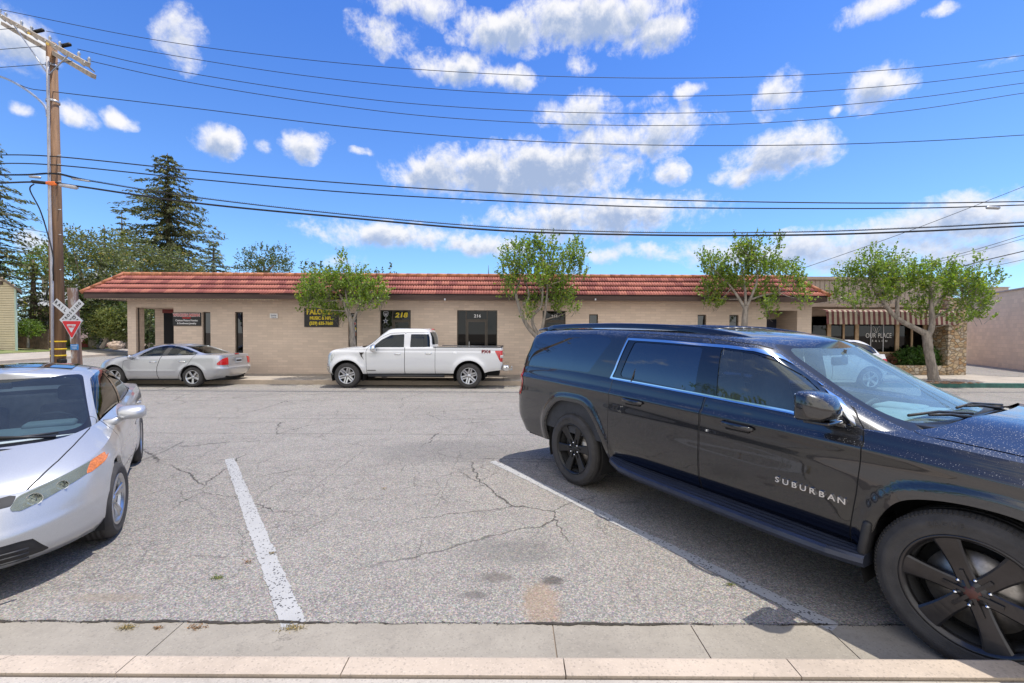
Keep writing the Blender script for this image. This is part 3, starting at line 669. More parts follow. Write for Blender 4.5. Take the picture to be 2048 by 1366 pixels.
# ================================================================== THE LONG BUILDING
def block_mat(name, c, bw=.40, bh=.10, mort=.80, plane='XZ', bump=.5):
    m_, nt, b = new_mat(name); tc = nt.add('ShaderNodeTexCoord').outputs['Object']; s = nt.add('ShaderNodeSeparateXYZ', {0: tc}); u = nt.math('ADD', s.outputs[0], s.outputs[1]) if plane == 'XZ' else s.outputs[1]
    v = nt.add('ShaderNodeCombineXYZ', {0: u, 1: s.outputs[2], 2: 0.}).outputs[0]
    wv = nt.add('ShaderNodeVectorMath', {0: nt.add('ShaderNodeTexNoise', {'Vector': tc, 'Scale': 7., 'Detail': 3.}).outputs[1], 1: (.012, .018, 0), 2: v}, operation='MULTIPLY_ADD').outputs[0]
    br = nt.add('ShaderNodeTexBrick', {'Vector': wv, 'Color1': col4([x*1.07 for x in c]), 'Color2': col4([x*.92 for x in c]), 'Mortar': col4([x*mort for x in c]), 'Scale': 1., 'Mortar Size': .009, 'Mortar Smooth': .35, 'Bias': 0., 'Brick Width': bw, 'Row Height': bh}); br.offset = .5
    n = nt.noise(tc, .8, 6, .7); colr = nt.mix(nt.math('MULTIPLY', nt.smooth(n, .45, .8), .35), br.outputs[0], col4([x*.72 for x in c])); n2 = nt.noise(nt.add('ShaderNodeVectorMath', {0: tc, 1: (3, 3, .5)}, operation='MULTIPLY').outputs[0], 1.5, 5, .7); colr = nt.mix(nt.math('MULTIPLY', nt.smooth(n2, .58, .8), .25), colr, col4([x*1.2 for x in c]))
    nt.put(b, 'Base Color', colr); b.inputs['Roughness'].default_value = .85
    h = nt.math('ADD', nt.math('MULTIPLY', br.outputs[1], -1.), nt.math('MULTIPLY', nt.noise(tc, 25, 4, .7), .35)); bp = nt.add('ShaderNodeBump', {'Strength': bump, 'Distance': .02, 'Height': h}); nt.put(b, 'Normal', bp.outputs[0]); return m_
MT['block'] = block_mat('painted tan block', (.72, .585, .475), mort=.88, bump=.3); MT['block2'] = block_mat('painted beige block wall', (.80, .61, .43), .40, .20, .88)
MT['fascia'] = pbr('dark brown fascia board', (.075, .045, .038), .7, var=.25, vs=3, stretch=(.3, 1, 3)); MT['soffit'] = pbr('tan soffit', (.34, .26, .20), .85, var=.1)
MT['tile'] = pbr('terracotta roof tile', (.39, .130, .105), .75, var=.16, vs=30, island=.24, bump=.3, bs=40); MT['ridge'] = pbr('orange ridge tile', (.43, .17, .085), .75, var=.25, vs=6, island=.2)
MT['bronze'] = pbr('bronze window frame', (.075, .062, .05), .4, .4, var=.1); MT['shopglass'] = glass_mat('shop window glass', (.45, .5, .55), .30, 1.45, (.9, .95, 1.)); MT['dark'] = pbr('dark interior and course shade', (.012, .012, .014), .9); MT['roomwall'] = pbr('dim room wall', (.10, .095, .09), .9)
MT['greyfilm'] = glass_mat('grey film window glass', (.30, .34, .42), .12, 1.8, (.9, .95, 1.)); MT['redframe'] = pbr('dark red door frame', (.22, .035, .03), .6)
WY = 17.1; BX0 = at(255, 650, WY).x; BX1 = at(1623, 650, WY).x; ZT = 3.22
X = lambda px, Y=17.1: at(px, 660, Y).x
Z = lambda py, px=1024, Y=17.1: at(px, py, Y).z
bld = thing('shop_building', 'long single-storey tan block shop building under a red tiled mansard roof', 'building', ((BX0+BX1)/2, WY, .15))
def part(mb, name, mats, parent=bld, **k):
    o = mb.build(name, mats, parent, **k); o.matrix_parent_inverse = Matrix.Translation(-Vector(bld.location)) if parent is bld else Matrix.Identity(4); return o
def holes_wall(mb, x0, x1, z0, z1, y, holes, depth, back=False):
    xs = sorted({x0, x1, *[h[0] for h in holes], *[h[1] for h in holes]}); zs = sorted({z0, z1, *[h[2] for h in holes], *[h[3] for h in holes]})
    for a, b in zip(xs[:-1], xs[1:]):
        for c, d in zip(zs[:-1], zs[1:]):
            cx, cz = (a+b)/2, (c+d)/2
            if not any(h[0] < cx < h[1] and h[2] < cz < h[3] for h in holes): mb.add([(a, y, c), (b, y, c), (b, y, d), (a, y, d)], [(0, 1, 2, 3)])
    for h in holes:
        a, b, c, d = h[:4]; mb.add([(a, y, c), (b, y, c), (b, y, d), (a, y, d), (a, y+depth, c), (b, y+depth, c), (b, y+depth, d), (a, y+depth, d)], [(0, 4, 5, 1), (1, 5, 6, 2), (2, 6, 7, 3), (3, 7, 4, 0)])
ZB = .15
W = {}
W['n1'] = (X(405), X(421), ZB+.02, Z(624, 412)); W['n2'] = (X(470), X(486), ZB+.02, Z(624, 478)); W['st'] = (X(696.5), X(714), ZB+.02, Z(626, 705)); W['d218'] = (X(760), X(821.5), ZB+.005, Z(620, 790)); W['d216'] = (X(914), X(994.5), ZB+.005, Z(620.5, 954)); W['d214'] = (X(1085), X(1131), ZB+.005, Z(621.5, 1110))
W['s1'] = (X(1178), X(1196), 1.25, Z(628.5, 1186)); W['s2'] = (X(1395), X(1412.5), 1.25, Z(629.5, 1404)); W['s3'] = (X(1458.5), X(1477), 1.25, Z(629.8, 1468))
EL = (X(272), X(347.5), ZB-.01, Z(615, 300)); ER = (X(1533), X(1594), ZB-.01, Z(621, 1570))
m = MB(); holes_wall(m, BX0, BX1, ZB-.1, ZT, WY, list(W.values())+[EL, ER], .16)
# left porch: pillars, back wall; right porch
yb = 18.42; m.bbox((BX0, WY+.01, ZB-.1), (EL[0], WY+.39, ZT)) if False else None
m.add([(BX0, WY, ZB-.1), (BX0, WY+.39, ZB-.1), (BX0, WY+.39, ZT), (BX0, WY, ZT)], [(0, 1, 2, 3)]); m.add([(EL[0], WY+.1, ZB-.1), (EL[0], WY+.39, ZB-.1), (EL[0], WY+.39, EL[3]), (EL[0], WY+.1, EL[3])], [(0, 1, 2, 3)]); m.add([(BX0, WY+.39, ZB-.1), (EL[0], WY+.39, ZB-.1), (EL[0], WY+.39, EL[3]), (BX0, WY+.39, EL[3])], [(0, 1, 2, 3)])
m.bbox((BX0, yb, ZB-.1), (BX0+.38, yb+.4, ZT)); m.bbox((BX0, yb+.4, ZB-.1), (BX0+.12, 27, ZT)); m.bbox((X(347.5), WY+.17, ZB-.1), (X(347.5)+.15, 27, ZT)); m.bbox((BX0, WY+.39, EL[3]), (X(347.5), yb, ZT)); m.bbox((-14.30, yb+.02, ZB-.1), (X(347.5), yb+.14, ZT))
m.bbox((ER[0]-.15, WY+.17, ZB-.1), (ER[0], 27, ZT)); m.bbox((ER[0], 18.5, ZB-.1), (ER[1]+.2, 18.6, ZT)); m.bbox((ER[1], WY+.17, ZB-.1), (ER[1]+.15, 18.5, ZT)); m.bbox((BX1-.12, WY+.01, ZB-.1), (BX1-.001, 27, ZT)); m.bbox((BX0, 26.9, ZB-.1), (BX1, 27, ZT)); m.bbox((BX0, yb, EL[3]), (-14.3, yb+.14, ZT))
part(m, 'wall', MT['block'])
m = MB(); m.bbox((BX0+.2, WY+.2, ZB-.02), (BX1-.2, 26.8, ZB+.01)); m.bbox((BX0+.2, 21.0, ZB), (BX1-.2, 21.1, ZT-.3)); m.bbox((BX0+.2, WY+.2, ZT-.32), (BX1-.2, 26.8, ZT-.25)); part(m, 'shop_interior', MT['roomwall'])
# windows and doors
def window(name, h, mat, frames=(), lab=None, fr=.035, y=WY+.09):
    a, b, c, d = h; f = MB()
    for (p, q) in (((a, y-.02, c), (a+fr, y+.03, d)), ((b-fr, y-.02, c), (b, y+.03, d)), ((a+fr, y-.02, d-fr), (b-fr, y+.03, d)), ((a+fr, y-.02, c), (b-fr, y+.03, c+fr))): f.bbox(p, q)
    for p, q in frames: f.bbox(p, q)
    o = part(f, name, MT['bronze'], label=lab); g = MB(); g.add([(a+fr, y+.005, c+fr), (b-fr, y+.005, c+fr), (b-fr, y+.005, d-fr), (a+fr, y+.005, d-fr)], [(0, 1, 2, 3)]); g = g.build('pane', mat, o); return o
w1 = window('window', W['n1'], MT['greyfilm']); w2 = window('window', W['n2'], MT['greyfilm']); ws_ = window('window', W['st'], MT['shopglass'])
for k in ('s1', 's2', 's3'): window('window', W[k], MT['greyfilm'], fr=.04)
y = WY+.09; h = W['d218']; v0 = X(784.5); t0 = Z(640, 790)
w218 = window('shop_front', h, MT['shopglass'], [((v0-.02, y-.02, h[2]), (v0+.02, y+.03, h[3]-.036)), ((v0+.02, y-.02, t0-.02), (h[1]-.036, y+.03, t0+.02))])
def door(h0, h1, z1, parent, y=WY+.09, mat=MT['bronze']):
    f = MB(); s = .06
    for p, q in (((h0, y-.012, ZB+.01), (h0+s, y+.035, z1)), ((h1-s, y-.012, ZB+.01), (h1, y+.035, z1)), ((h0+s, y-.012, z1-s), (h1-s, y+.035, z1)), ((h0+s, y-.012, ZB+.01), (h1-s, y+.035, ZB+.2))): f.bbox(p, q)
    o = f.build('door', mat, parent); g = MB(); g.bbox((h0+s*1.4, y-.06, 1.05), (h0+s*1.8, y-.03, 1.45)); g.bbox((h0+s*1.4, y-.06, 1.05), (h0+s*1.8, y-.01, 1.09)); g.build('handle', MT['satin'], o); return o
door(v0+.025, h[1]-.04, t0-.025, w218)
h = W['d216']; va, vb = X(932), X(974); t1 = Z(639.5, 954)
w216 = window('shop_front', h, MT['shopglass'], [((va-.02, y-.02, h[2]), (va+.02, y+.03, h[3]-.036)), ((vb-.02, y-.02, h[2]), (vb+.02, y+.03, h[3]-.036)), ((va+.02, y-.02, t1-.02), (vb-.02, y+.03, t1+.02))]); door(va+.025, vb-.025, t1-.025, w216)
h = W['d214']; vc = X(1089); t2 = Z(641, 1110)
w214 = window('shop_front', h, MT['shopglass'], [((vc-.02, y-.02, h[2]), (vc+.02, y+.03, h[3]-.036)), ((vc+.02, y-.02, t2-.02), (h[1]-.036, y+.03, t2+.02))]); door(vc+.025, h[1]-.04, t2-.025, w214)
m = MB(); m.bbox((-14.88, yb-.01, ZB), (-14.36, yb+.05, EL[3]-.16)); dl_ = part(m, 'door', MT['dark']); m = MB(); m.bbox((-14.40, yb-.03, ZB), (-14.32, yb+.04, EL[3])); m.bbox((-14.92, yb-.03, EL[3]-.16), (-14.40, yb+.04, EL[3])); m.build('door_frame', MT['redframe'], dl_)
m = MB(); m.bbox((ER[0]+.05, 18.44, ZB), (X(1563, 18.45), 18.49, 2.45)); d2 = part(m, 'door', pbr('dark blue door', (.03, .035, .06), .4)); m = MB(); m.bbox((X(1563, 18.45)+.002, 18.42, ZB), (X(1563, 18.45)+.06, 18.49, 2.5)); m.build('door_frame', MT['bronze'], d2)
# writing on the glass of the shop fronts
MT['yellow'] = pbr('yellow sign paint', (.80, .62, .03), .5); MT['signblack'] = pbr('black sign board', (.012, .012, .014), .45, var=.2, vs=8); MT['signred'] = pbr('red sign paint', (.55, .03, .03), .5); MT['silver'] = pbr('silver sticker', (.55, .56, .6), .4)
def front(cx, cz): return lambda u, v, d: Vector((cx+u, d, cz+v))
def ft(s, px, py, size, mat, parent, y0=WY+.072, y1=WY+.080, name='number', **k):
    m = MB(); text_mb(m, s, size, front(X(px), Z(py, px)), y0, y1, **k); return m.build(name, mat, parent)
ft('218', 801.5, 630.5, .26, MT['yellow'], w218, sx=1.25, bold=.008, shear=.15); ft('216', 954.5, 632, .17, MT['label_white'], w216, sx=1.1, bold=.004); ft('214', 1109, 632.5, .15, MT['label_white'], w214, sx=1.1, bold=.003)
m = MB(); m.bbox((X(789), WY+.06, Z(662.5, 800)), (X(814), WY+.07, Z(657, 800))); sb = m.build('shop_notice', MT['yellow'], w218)
def disc(mb, cx, cz, r, y, n=20, sx=1.): mb.prism([(cx+r*sx*math.cos(2*math.pi*k/n), cz+r*math.sin(2*math.pi*k/n)) for k in range(n)], lambda u, v, d: (u, d, v), y, y+.004)
def star(mb, cx, cz, r, y, ri=.4): mb.prism([(cx+(r if k % 2 == 0 else r*ri)*math.sin(math.pi*k/5), cz+(r if k % 2 == 0 else r*ri)*math.cos(math.pi*k/5)) for k in range(10)], lambda u, v, d: (u, d, v), y, y+.004)
def sticker(parent, px, py, r, kind):
    cx, cz = X(px), Z(py, px); m = MB(); y = WY+.080
    if kind == 'ring':
        disc(m, cx, cz, r, y); o = m.build('sticker', MT['label_white'], parent); m = MB(); disc(m, cx, cz, r*.84, y-.004); q = m.build('sticker_field', MT['signblack'], o); m = MB(); m.box((cx, y-.006, cz-.02), (r*1.1, .003, .03), rot=Matrix.Rotation(R(25), 3, 'Y')); m.build('sticker_mark', MT['yellow'], o); return
    if kind == 'oval': disc(m, cx, cz, r*.72, y, sx=1.4); o = m.build('sticker', MT['silver'], parent); m = MB(); disc(m, cx, cz, r*.6, y-.004, sx=1.4); m.build('sticker_field', MT['signred'], o); m = MB(); text_mb(m, 'SF', r*1.1, front(cx, cz), y-.008, y-.0045, bold=.004); m.build('sticker_mark', MT['label_white'], o); return
    if kind == 'horn':
        pts = [(cx+r*math.cos(a), cz+r*.8*math.sin(a)) for a in np.linspace(-.5, math.pi+.2, 16)]+[(cx-r*.2, cz-r*.2), (cx+r*.3, cz-.5*r)]; m.prism(pts, lambda u, v, d: (u, d, v), y, y+.004); o = m.build('sticker', MT['yellow'], parent); m = MB(); m.prism([(cx-r*.9, cz-r*.6), (cx+r*.9, cz-r*.75), (cx+r*.8, cz-r*.2), (cx-r*.3, cz+r*.1)], lambda u, v, d: (u, d, v), y-.004, y-.0005); m.build('sticker_field', MT['label_white'], o); return
    sh = [(-.8, .8), (-.3, .95), (0, .85), (.3, .95), (.8, .8), (.78, 0), (.5, -.6), (0, -1), (-.5, -.6), (-.78, 0)]; c1, c2 = (MT['silver'], MT['signblack']) if kind == 'shield' else (MT['orange'], MT['blue'])
    if kind == 'star': star(m, cx, cz, r, y); o = m.build('sticker', MT['silver'], parent); m = MB(); star(m, cx, cz, r*.6, y-.004); m.build('sticker_mark', MT['blue'], o); return
    m.prism([(cx+a*r, cz+b*r) for a, b in sh], lambda u, v, d: (u, d, v), y, y+.004); o = m.build('sticker', c1, parent); m = MB(); m.prism([(cx+a*r*.82, cz+b*r*.82) for a, b in sh], lambda u, v, d: (u, d, v), y-.004, y-.0005); m.build('sticker_field', c2, o); m = MB(); disc(m, cx, cz-.01, r*.36, y-.008); m.box((cx, y-.007, cz-.01), (r*1.25, .002, .02), rot=Matrix.Rotation(R(35), 3, 'Y')); m.box((cx, y-.0075, cz-.01), (r*1.25, .002, .02), rot=Matrix.Rotation(R(-35), 3, 'Y')); m.build('sticker_mark', c1, o)
MT['orange'] = pbr('orange sticker', (.6, .16, .03), .5); MT['blue'] = pbr('navy sticker', (.02, .04, .14), .5)
sticker(ws_, 705, 635, .125, 'ring'); sticker(ws_, 705, 647, .12, 'oval'); sticker(ws_, 705, 658, .12, 'horn'); sticker(ws_, 705.5, 670.5, .13, 'bear'); sticker(w218, 770.5, 628.5, .125, 'shield'); sticker(w218, 770, 642, .12, 'star')
# sign boards on the wall: things of their own
def board(px0, py0, px1, py1, name, lab, mat=MT['signblack']):
    cx = (px0+px1)/2; o = thing(name, lab, 'sign', (X(cx), WY, Z((py0+py1)/2, cx))); o_loc = Vector(o.location); m = MB(); w_, h_ = X(px1)-X(px0), Z(py0, cx)-Z(py1, cx); m.bbox((-w_/2, -.045, -h_/2), (w_/2, -.004, h_/2)); m.build('board', mat, o); return o, w_, h_
def wtxt(o, s, cx, cz, size, mat, **k): m = MB(); text_mb(m, s, size, lambda u, v, d: Vector((cx+u, d, cz+v)), -.052, -.045, **k); m.build('lettering', mat, o)
o, w_, h_ = board(347.5, 625, 403, 651.5, 'shop_sign', 'black framing shop sign with red and white lettering beside the corner door')
wtxt(o, 'WOODEN INDIAN', 0, .155, .155, MT['label_white'], sx=.80, bold=.016); m = MB(); text_mb(m, 'WOODEN INDIAN', .155, lambda u, v, d: Vector((u, d, .155+v)), -.056, -.052, sx=.80, bold=.003); m.build('lettering', MT['signred'], o); wtxt(o, 'GALLERY', 0, .045, .075, MT['signred'], sx=1.1, bold=.004); wtxt(o, 'Custom Picture Framing', 0, -.055, .105, MT['label_white'], sx=.85, bold=.002); wtxt(o, '& Southwest Jewelry', 0, -.170, .105, MT['label_white'], sx=.85, bold=.002)
o, w_, h_ = board(609.5, 616, 677.5, 654, 'shop_sign', 'black sign with yellow letters and phone number, half covered by street tree leaves')
wtxt(o, 'PALOOZA', 0, .215, .29, MT['yellow'], sx=.86, bold=.012); wtxt(o, 'MUSIC & NFL', -.02, -.03, .175, MT['yellow'], sx=.85, bold=.008); wtxt(o, '(559) 635-7660', .0, -.235, .17, MT['yellow'], sx=.88, bold=.007)
o, w_, h_ = board(541, 627, 556.5, 636.5, 'wall_notice', 'small white notice with blue print on the tan block wall', MT['label_white'])
wtxt(o, 'Security', 0, .02, .075, MT['blue'], sx=.9); wtxt(o, 'Parking only', 0, -.05, .045, MT['blue'], sx=.9)
# ------ mansard roof
EY, RY = 16.3, 17.1; EZ, RZ = 3.24, 4.02; EX0, EX1 = at(165, 595, EY).x, at(1657, 603, EY).x; RX0, RX1 = EX0+.85, EX1-.85; NR = 4
def tiles(mb, p0, du, dup, n_out, L0, inset, rows=NR, tw=.302, shade_strips=None):
    """p0 eave start, du along, dup up the slope (full vector), rows of wavy tiles"""
    H = dup.length; ud = dup.normalized(); rh = H/rows
    for r in range(rows):
        a0 = inset*(r+.35)/rows; a1 = L0-inset*(r+.35)/rows; n = max(1, int(round((a1-a0)/tw))); w = (a1-a0)/n
        if shade_strips is not None: q = [p0+du*a+ud*(rh*r+sv)+n_out*lf for a in (a0, a1) for sv, lf in ((-.072*rh, .0), (-.072*rh, .046), (.03, .046), (.03, .0))]; shade_strips.add(q, [(0, 4, 5, 1), (1, 5, 6, 2)])  # dark strip painting the shade under this course's lower edge
        for k in range(n):
            xs = np.linspace(0, 1, 19); pts = []
            jit = rnd.uniform(-.004, .004)
            for (s, lift) in ((-.06, .056), (-.055, .062), (1.02, .006)):
                for q in xs:
                    ph = q*3*2*math.pi; wv = .013*(abs(math.sin(ph/2))**.8*2-1)
                    P = p0+du*(a0+(k+q)*w)+ud*(rh*(r+s)+jit)+n_out*(lift+wv+(.0 if s > -.058 else -.055)); pts.append(P)
            mb.add(pts, [(j*19+i, j*19+i+1, (j+1)*19+i+1, (j+1)*19+i) for j in range(2) for i in range(18)], 0, True)
up = Vector((0, RY-EY, RZ-EZ)); nf = Vector((0, -(RZ-EZ), RY-EY)).normalized()
m = MB(); gp = MB(); tiles(m, Vector((EX0, EY, EZ)), Vector((1, 0, 0)), up, nf, EX1-EX0, .85, shade_strips=gp)
tiles(m, Vector((EX0, 27.8, EZ)), Vector((0, -1, 0)), Vector((.85, 0, RZ-EZ)), Vector((-(RZ-EZ), 0, .85)).normalized(), 27.8-EY, .85, tw=.6)
tiles(m, Vector((EX1, EY, EZ)), Vector((0, 1, 0)), Vector((-.85, 0, RZ-EZ)), Vector((RZ-EZ, 0, .85)).normalized(), 27.8-EY, .85, tw=.6)
m.n = None; roof = part(m, 'roof', MT['tile'], keep=False)
m = MB()
def caps(a, b, n, r=.085):
    a, b = Vector(a), Vector(b); d = (b-a)/n
    for k in range(n): m.tube([a+d*k-d*.06, a+d*(k+1)], [r*1.06, r*.94], 10)
caps((RX0-.05, RY+.02, RZ+.045), (RX1+.05, RY+.02, RZ+.045), 66); caps((EX0-.03, EY-.03, EZ+.03), (RX0, RY, RZ+.06), 4, .07); caps((EX1+.03, EY-.03, EZ+.03), (RX1, RY, RZ+.06), 4, .07); caps((RX0, RY, RZ+.045), (RX0, 27, RZ+.045), 24); caps((RX1, RY, RZ+.045), (RX1, 27, RZ+.045), 24)
m.build('ridge_tiles', MT['ridge'], roof); gp.build('course_shade', MT['dark'], roof)  # near-black strips stand in for the shadow line of each tile course
m = MB(); m.bbox((RX0+.1, RY+.12, RZ-.12), (RX1-.1, 27, RZ-.05)); m.add([(EX0+.06, EY+.03, EZ-.02), (EX1-.06, EY+.03, EZ-.02), (RX1-.05, RY, RZ-.03), (RX0+.05, RY, RZ-.03)], [(0, 1, 2, 3)]); m.add([(EX0+.06, EY+.03, EZ-.02), (RX0+.05, RY, RZ-.03), (RX0+.05, 27, RZ-.03), (EX0+.06, 27.8, EZ-.02)], [(0, 1, 2, 3)]); m.add([(EX1-.06, EY+.03, EZ-.02), (RX1-.05, RY, RZ-.03), (RX1-.05, 27, RZ-.03), (EX1-.06, 27.8, EZ-.02)], [(0, 1, 2, 3)]); m.build('roof_deck', MT['dark'], roof)
m = MB(); FZ = 3.045
m.bbox((EX0+.04, EY, FZ), (EX1-.04, EY+.05, EZ+.012)); m.bbox((EX0+.04, EY+.05, FZ), (EX0+.09, 27.8, EZ+.012)); m.bbox((EX1-.09, EY+.05, FZ), (EX1-.04, 27.8, EZ+.012)); part(m, 'fascia', MT['fascia'])
m = MB(); m.add([(EX0+.09, EY+.05, FZ+.02), (EX1-.09, EY+.05, FZ+.02), (EX1-.09, 27.8, FZ+.02), (EX0+.09, 27.8, FZ+.02)], [(0, 1, 2, 3)]); part(m, 'soffit', MT['soffit'])
for px in (890, 1190, 1095): m = MB(); m.box((X(px, 16.3), EY-.03, Z(599, px, 16.3)), (.05, .07, .07)); part(m, 'floodlight', MT['silver'])
m = MB(); 
for k in range(46):
    x = EX0+.15+k*.16; z = FZ-.035+.004*math.sin(k*1.7); m.lathe([(.0, -.018), (.011, -.010), (.012, .0), (.006, .012)], (x, EY+.02, z), seg=6)
m.tube([(EX0+.1, EY+.02, FZ-.012), (EX0+.15+46*.16, EY+.02, FZ-.012)], .003, 4)
tag(m.build('string_lights', pbr('small clear bulbs', (.75, .66, .45), .3)), 'string of small clear bulbs under the brown fascia at the left roof corner', 'string lights')
m = MB(); p = at(977, 541, 20); m.tube([(p.x, 20, RZ-.1), (p.x, 20, p.z-.15), (p.x, 20, p.z+.25)], [.03, .02, .006], 6); tag(m.build('roof_vent_pipe', MT['fascia']), 'thin dark vent pipe standing on the shop roof', 'pipe')

# ================================================================== SALON AND RIGHT WALL
SY = 18.95; sal = thing('salon_building', 'low shop front with striped awning, big windows and rubble stone pillar', 'building', (16, SY, .15))
MT['stucco'] = pbr('beige stucco', (.50, .40, .33), .9, var=.1, vs=2, bump=.4, bs=60); MT['siding'] = pbr('grooved grey beige siding', (.47, .39, .335), .8, var=.1, vs=2); MT['post'] = pbr('tan timber posts', (.52, .37, .23), .7, var=.12, vs=6)
def stone_mat():
    m_, nt, b = new_mat('rubble stone'); tc = nt.add('ShaderNodeTexCoord').outputs['Object']; s = nt.add('ShaderNodeSeparateXYZ', {0: tc}); v0_ = nt.add('ShaderNodeCombineXYZ', {0: nt.math('ADD', s.outputs[0], s.outputs[1]), 1: nt.math('MULTIPLY', s.outputs[2], 1.5), 2: 0.}).outputs[0]
    wv = nt.add('ShaderNodeVectorMath', {0: nt.add('ShaderNodeTexNoise', {'Vector': tc, 'Scale': 5., 'Detail': 3.}).outputs[1], 1: (.10, .10, 0), 2: v0_}, operation='MULTIPLY_ADD').outputs[0]
    vd = nt.vor(wv, 5.5, 'DISTANCE_TO_EDGE', 0, .9); vc = nt.add('ShaderNodeSeparateColor', {0: nt.vor(wv, 5.5, 'F1', 1, .9)}).outputs[0]
    colr = nt.ramp(vc, [(0, (.50, .36, .20)), (.25, (.62, .50, .34)), (.5, (.42, .25, .12)), (.7, (.60, .54, .44)), (1, (.48, .38, .27))]); colr = nt.mix(nt.math('MULTIPLY', nt.noise(tc, 14, 5, .7), .35), colr, (.25, .16, .09, 1)); colr = nt.mix(nt.smooth(vd, .035, .012), colr, (.30, .23, .17, 1)); nt.put(b, 'Base Color', colr); b.inputs['Roughness'].default_value = .9
    bp = nt.add('ShaderNodeBump', {'Strength': 1., 'Distance': .04, 'Height': nt.smooth(vd, 0, .10)}); nt.put(b, 'Normal', bp.outputs[0]); return m_
MT['stone'] = stone_mat()
def spart(mb, name, mat, **k): o = mb.build(name, mat, sal, **k); o.matrix_parent_inverse = Matrix.Translation(-Vector(sal.location)); return o
xs0, xs1 = BX1+.02, at(1896, 660, 18.2).x; xp0, xp1 = at(1896, 700, 17.9).x, at(1933, 700, 17.9).x
top = at(1700, 556, SY-.4).z
m = MB(); m.bbox((xs0, SY-.7, 3.12), (xp1-.3, 27, top-.12)); 
for k in range(int((xp1-xs0)/.2)): m.bbox((xs0+.1+k*.2, SY-.712, 3.14), (xs0+.115+k*.2, SY-.70, top-.14), mi=1)
spart(m, 'parapet', [MT['siding'], pbr('siding groove', (.26, .215, .18), .8)])
m = MB(); m.bbox((xs0, SY-.78, top-.12), (xp1-.25, 27, top)); m.bbox((xs0, SY-.76, 2.98), (xp1-.3, SY-.1, 3.12)); spart(m, 'cornice', MT['stucco'])
m = MB(); m.bbox((xs0-.02, SY-1.2, .05), (xs0+.28, SY, 2.98)); m.bbox((xs0, SY, 2.6), (xp0, SY+.2, 3.0)); m.bbox((xs0, SY-.08, .1), (xp0, SY+.1, 1.02)); m.bbox((xs0, SY+.1, .1), (xs0+.15, 27, 3.)); m.bbox((xs0, 26.9, .1), (xp1, 27, 3.1)); m.bbox((xp1-.4, 18.6, .1), (xp1-.25, 27, 3.1)); spart(m, 'wall', MT['stucco'])
m = MB(); zt = at(1800, 648, SY).z+.12; m.bbox((xs0+.3, SY-.12, .98), (xp0, SY-.02, 1.06))
for px, w_ in ((1655, .16), (1684, .07), (1710.5, .15), (1791, .15), (1820, .07), (1846, .15), (1866, .12)): x = at(px, 680, SY).x; m.bbox((x-w_/2, SY-.10, 1.06), (x+w_/2, SY-.02, 2.6))
sp = spart(m, 'window_frame', MT['post'])
m = MB()
for px in (1739, 1764): x = at(px, 680, SY).x; m.bbox((x-.015, SY-.07, 1.06), (x+.015, SY-.03, 2.6))
m.build('mullion', MT['silver'], sp)
m = MB(); m.add([(xs0+.28, SY-.05, 1.06), (xp0, SY-.05, 1.06), (xp0, SY-.05, 2.6), (xs0+.28, SY-.05, 2.6)], [(0, 1, 2, 3)]); gl_ = spart(m, 'window', MT['shopglass'])
m = MB(); cx = at(1756.5, 680, SY).x
text_mb(m, 'OUR', .30, lambda u, v, d: Vector((at(1739, 680, SY).x+u, d, at(1740, 671.5, SY).z+v)), SY-.062, SY-.054, sx=.72, bold=-.001); text_mb(m, 'PLACE', .30, lambda u, v, d: Vector((at(1767, 680, SY).x+u, d, at(1767, 671.5, SY).z+v)), SY-.062, SY-.054, sx=.70, bold=-.001)
for i, ch in enumerate('SALON'): text_mb(m, ch, .12, lambda u, v, d, i=i: Vector((cx-.30+i*.15+u, d, at(1756, 682, SY).z+v)), SY-.062, SY-.054, bold=.001)
lz = at(1750, 659.5, SY).z; lx = at(1750, 680, SY).x
for s in (-1, 1):
    m.tube(spline([(lx, SY-.06, lz-.14), (lx+s*.13, SY-.06, lz-.02), (lx+s*.15, SY-.06, lz+.15), (lx+s*.05, SY-.06, lz+.05), (lx, SY-.06, lz-.14)], 5), .006, 4); m.tube(spline([(lx, SY-.06, lz-.10), (lx+s*.05, SY-.06, lz+.02), (lx+s*.02, SY-.06, lz+.10)], 5), .005, 4)
m.build('lettering', MT['label_white'], gl_)
# awning with stripes
ax0, ax1 = at(1633, 640, SY-.6).x, at(1884, 640, SY-.5).x; za, zb_ = at(1750, 619, SY-.75).z, at(1750, 649, SY-1.15).z; n = int((ax1-ax0)/.105); m = MB()
for k in range(n):
    a, b = ax0+(ax1-ax0)*k/n, ax0+(ax1-ax0)*(k+1)/n; pr = [(SY-.78, za), (SY-1.10, za-.05), (SY-1.16, za-.12), (SY-1.2, zb_)]; sw = .012*math.sin(k*.7)
    m.add([(a, y_, z_) for y_, z_ in pr[:-1]]+[(a, SY-1.2+sw, zb_)]+[(b, y_, z_) for y_, z_ in pr[:-1]]+[(b, SY-1.2+.012*math.sin((k+1)*.7), zb_)], [(i, 4+i, 5+i, i+1) for i in range(3)], k % 2)
MT['awn1'] = pbr('maroon awning canvas', (.15, .052, .05), .9, var=.2, vs=5); MT['awn2'] = pbr('cream awning canvas', (.44, .37, .28), .9, var=.12, vs=5); spart(m, 'awning', [MT['awn1'], MT['awn2']])
m = MB(); m.bbox((xp0, 17.9, .1), (xp1, 18.6, 3.35)); m.bbox((at(1866, 700, 18.7).x, 18.62, .1), (xp0, 18.8, 3.1)); spart(m, 'stone_pillar', MT['stone'])
pl = MB(); pl.bbox((at(1775, 740, 17.95).x, 17.93, .1), (xp0-.003, 18.15, at(1820, 731, 17.95).z)); pl = pl.build('stone_planter', MT['stone']); tag(pl, 'low rubble stone planter wall in front of the salon windows', 'planter')
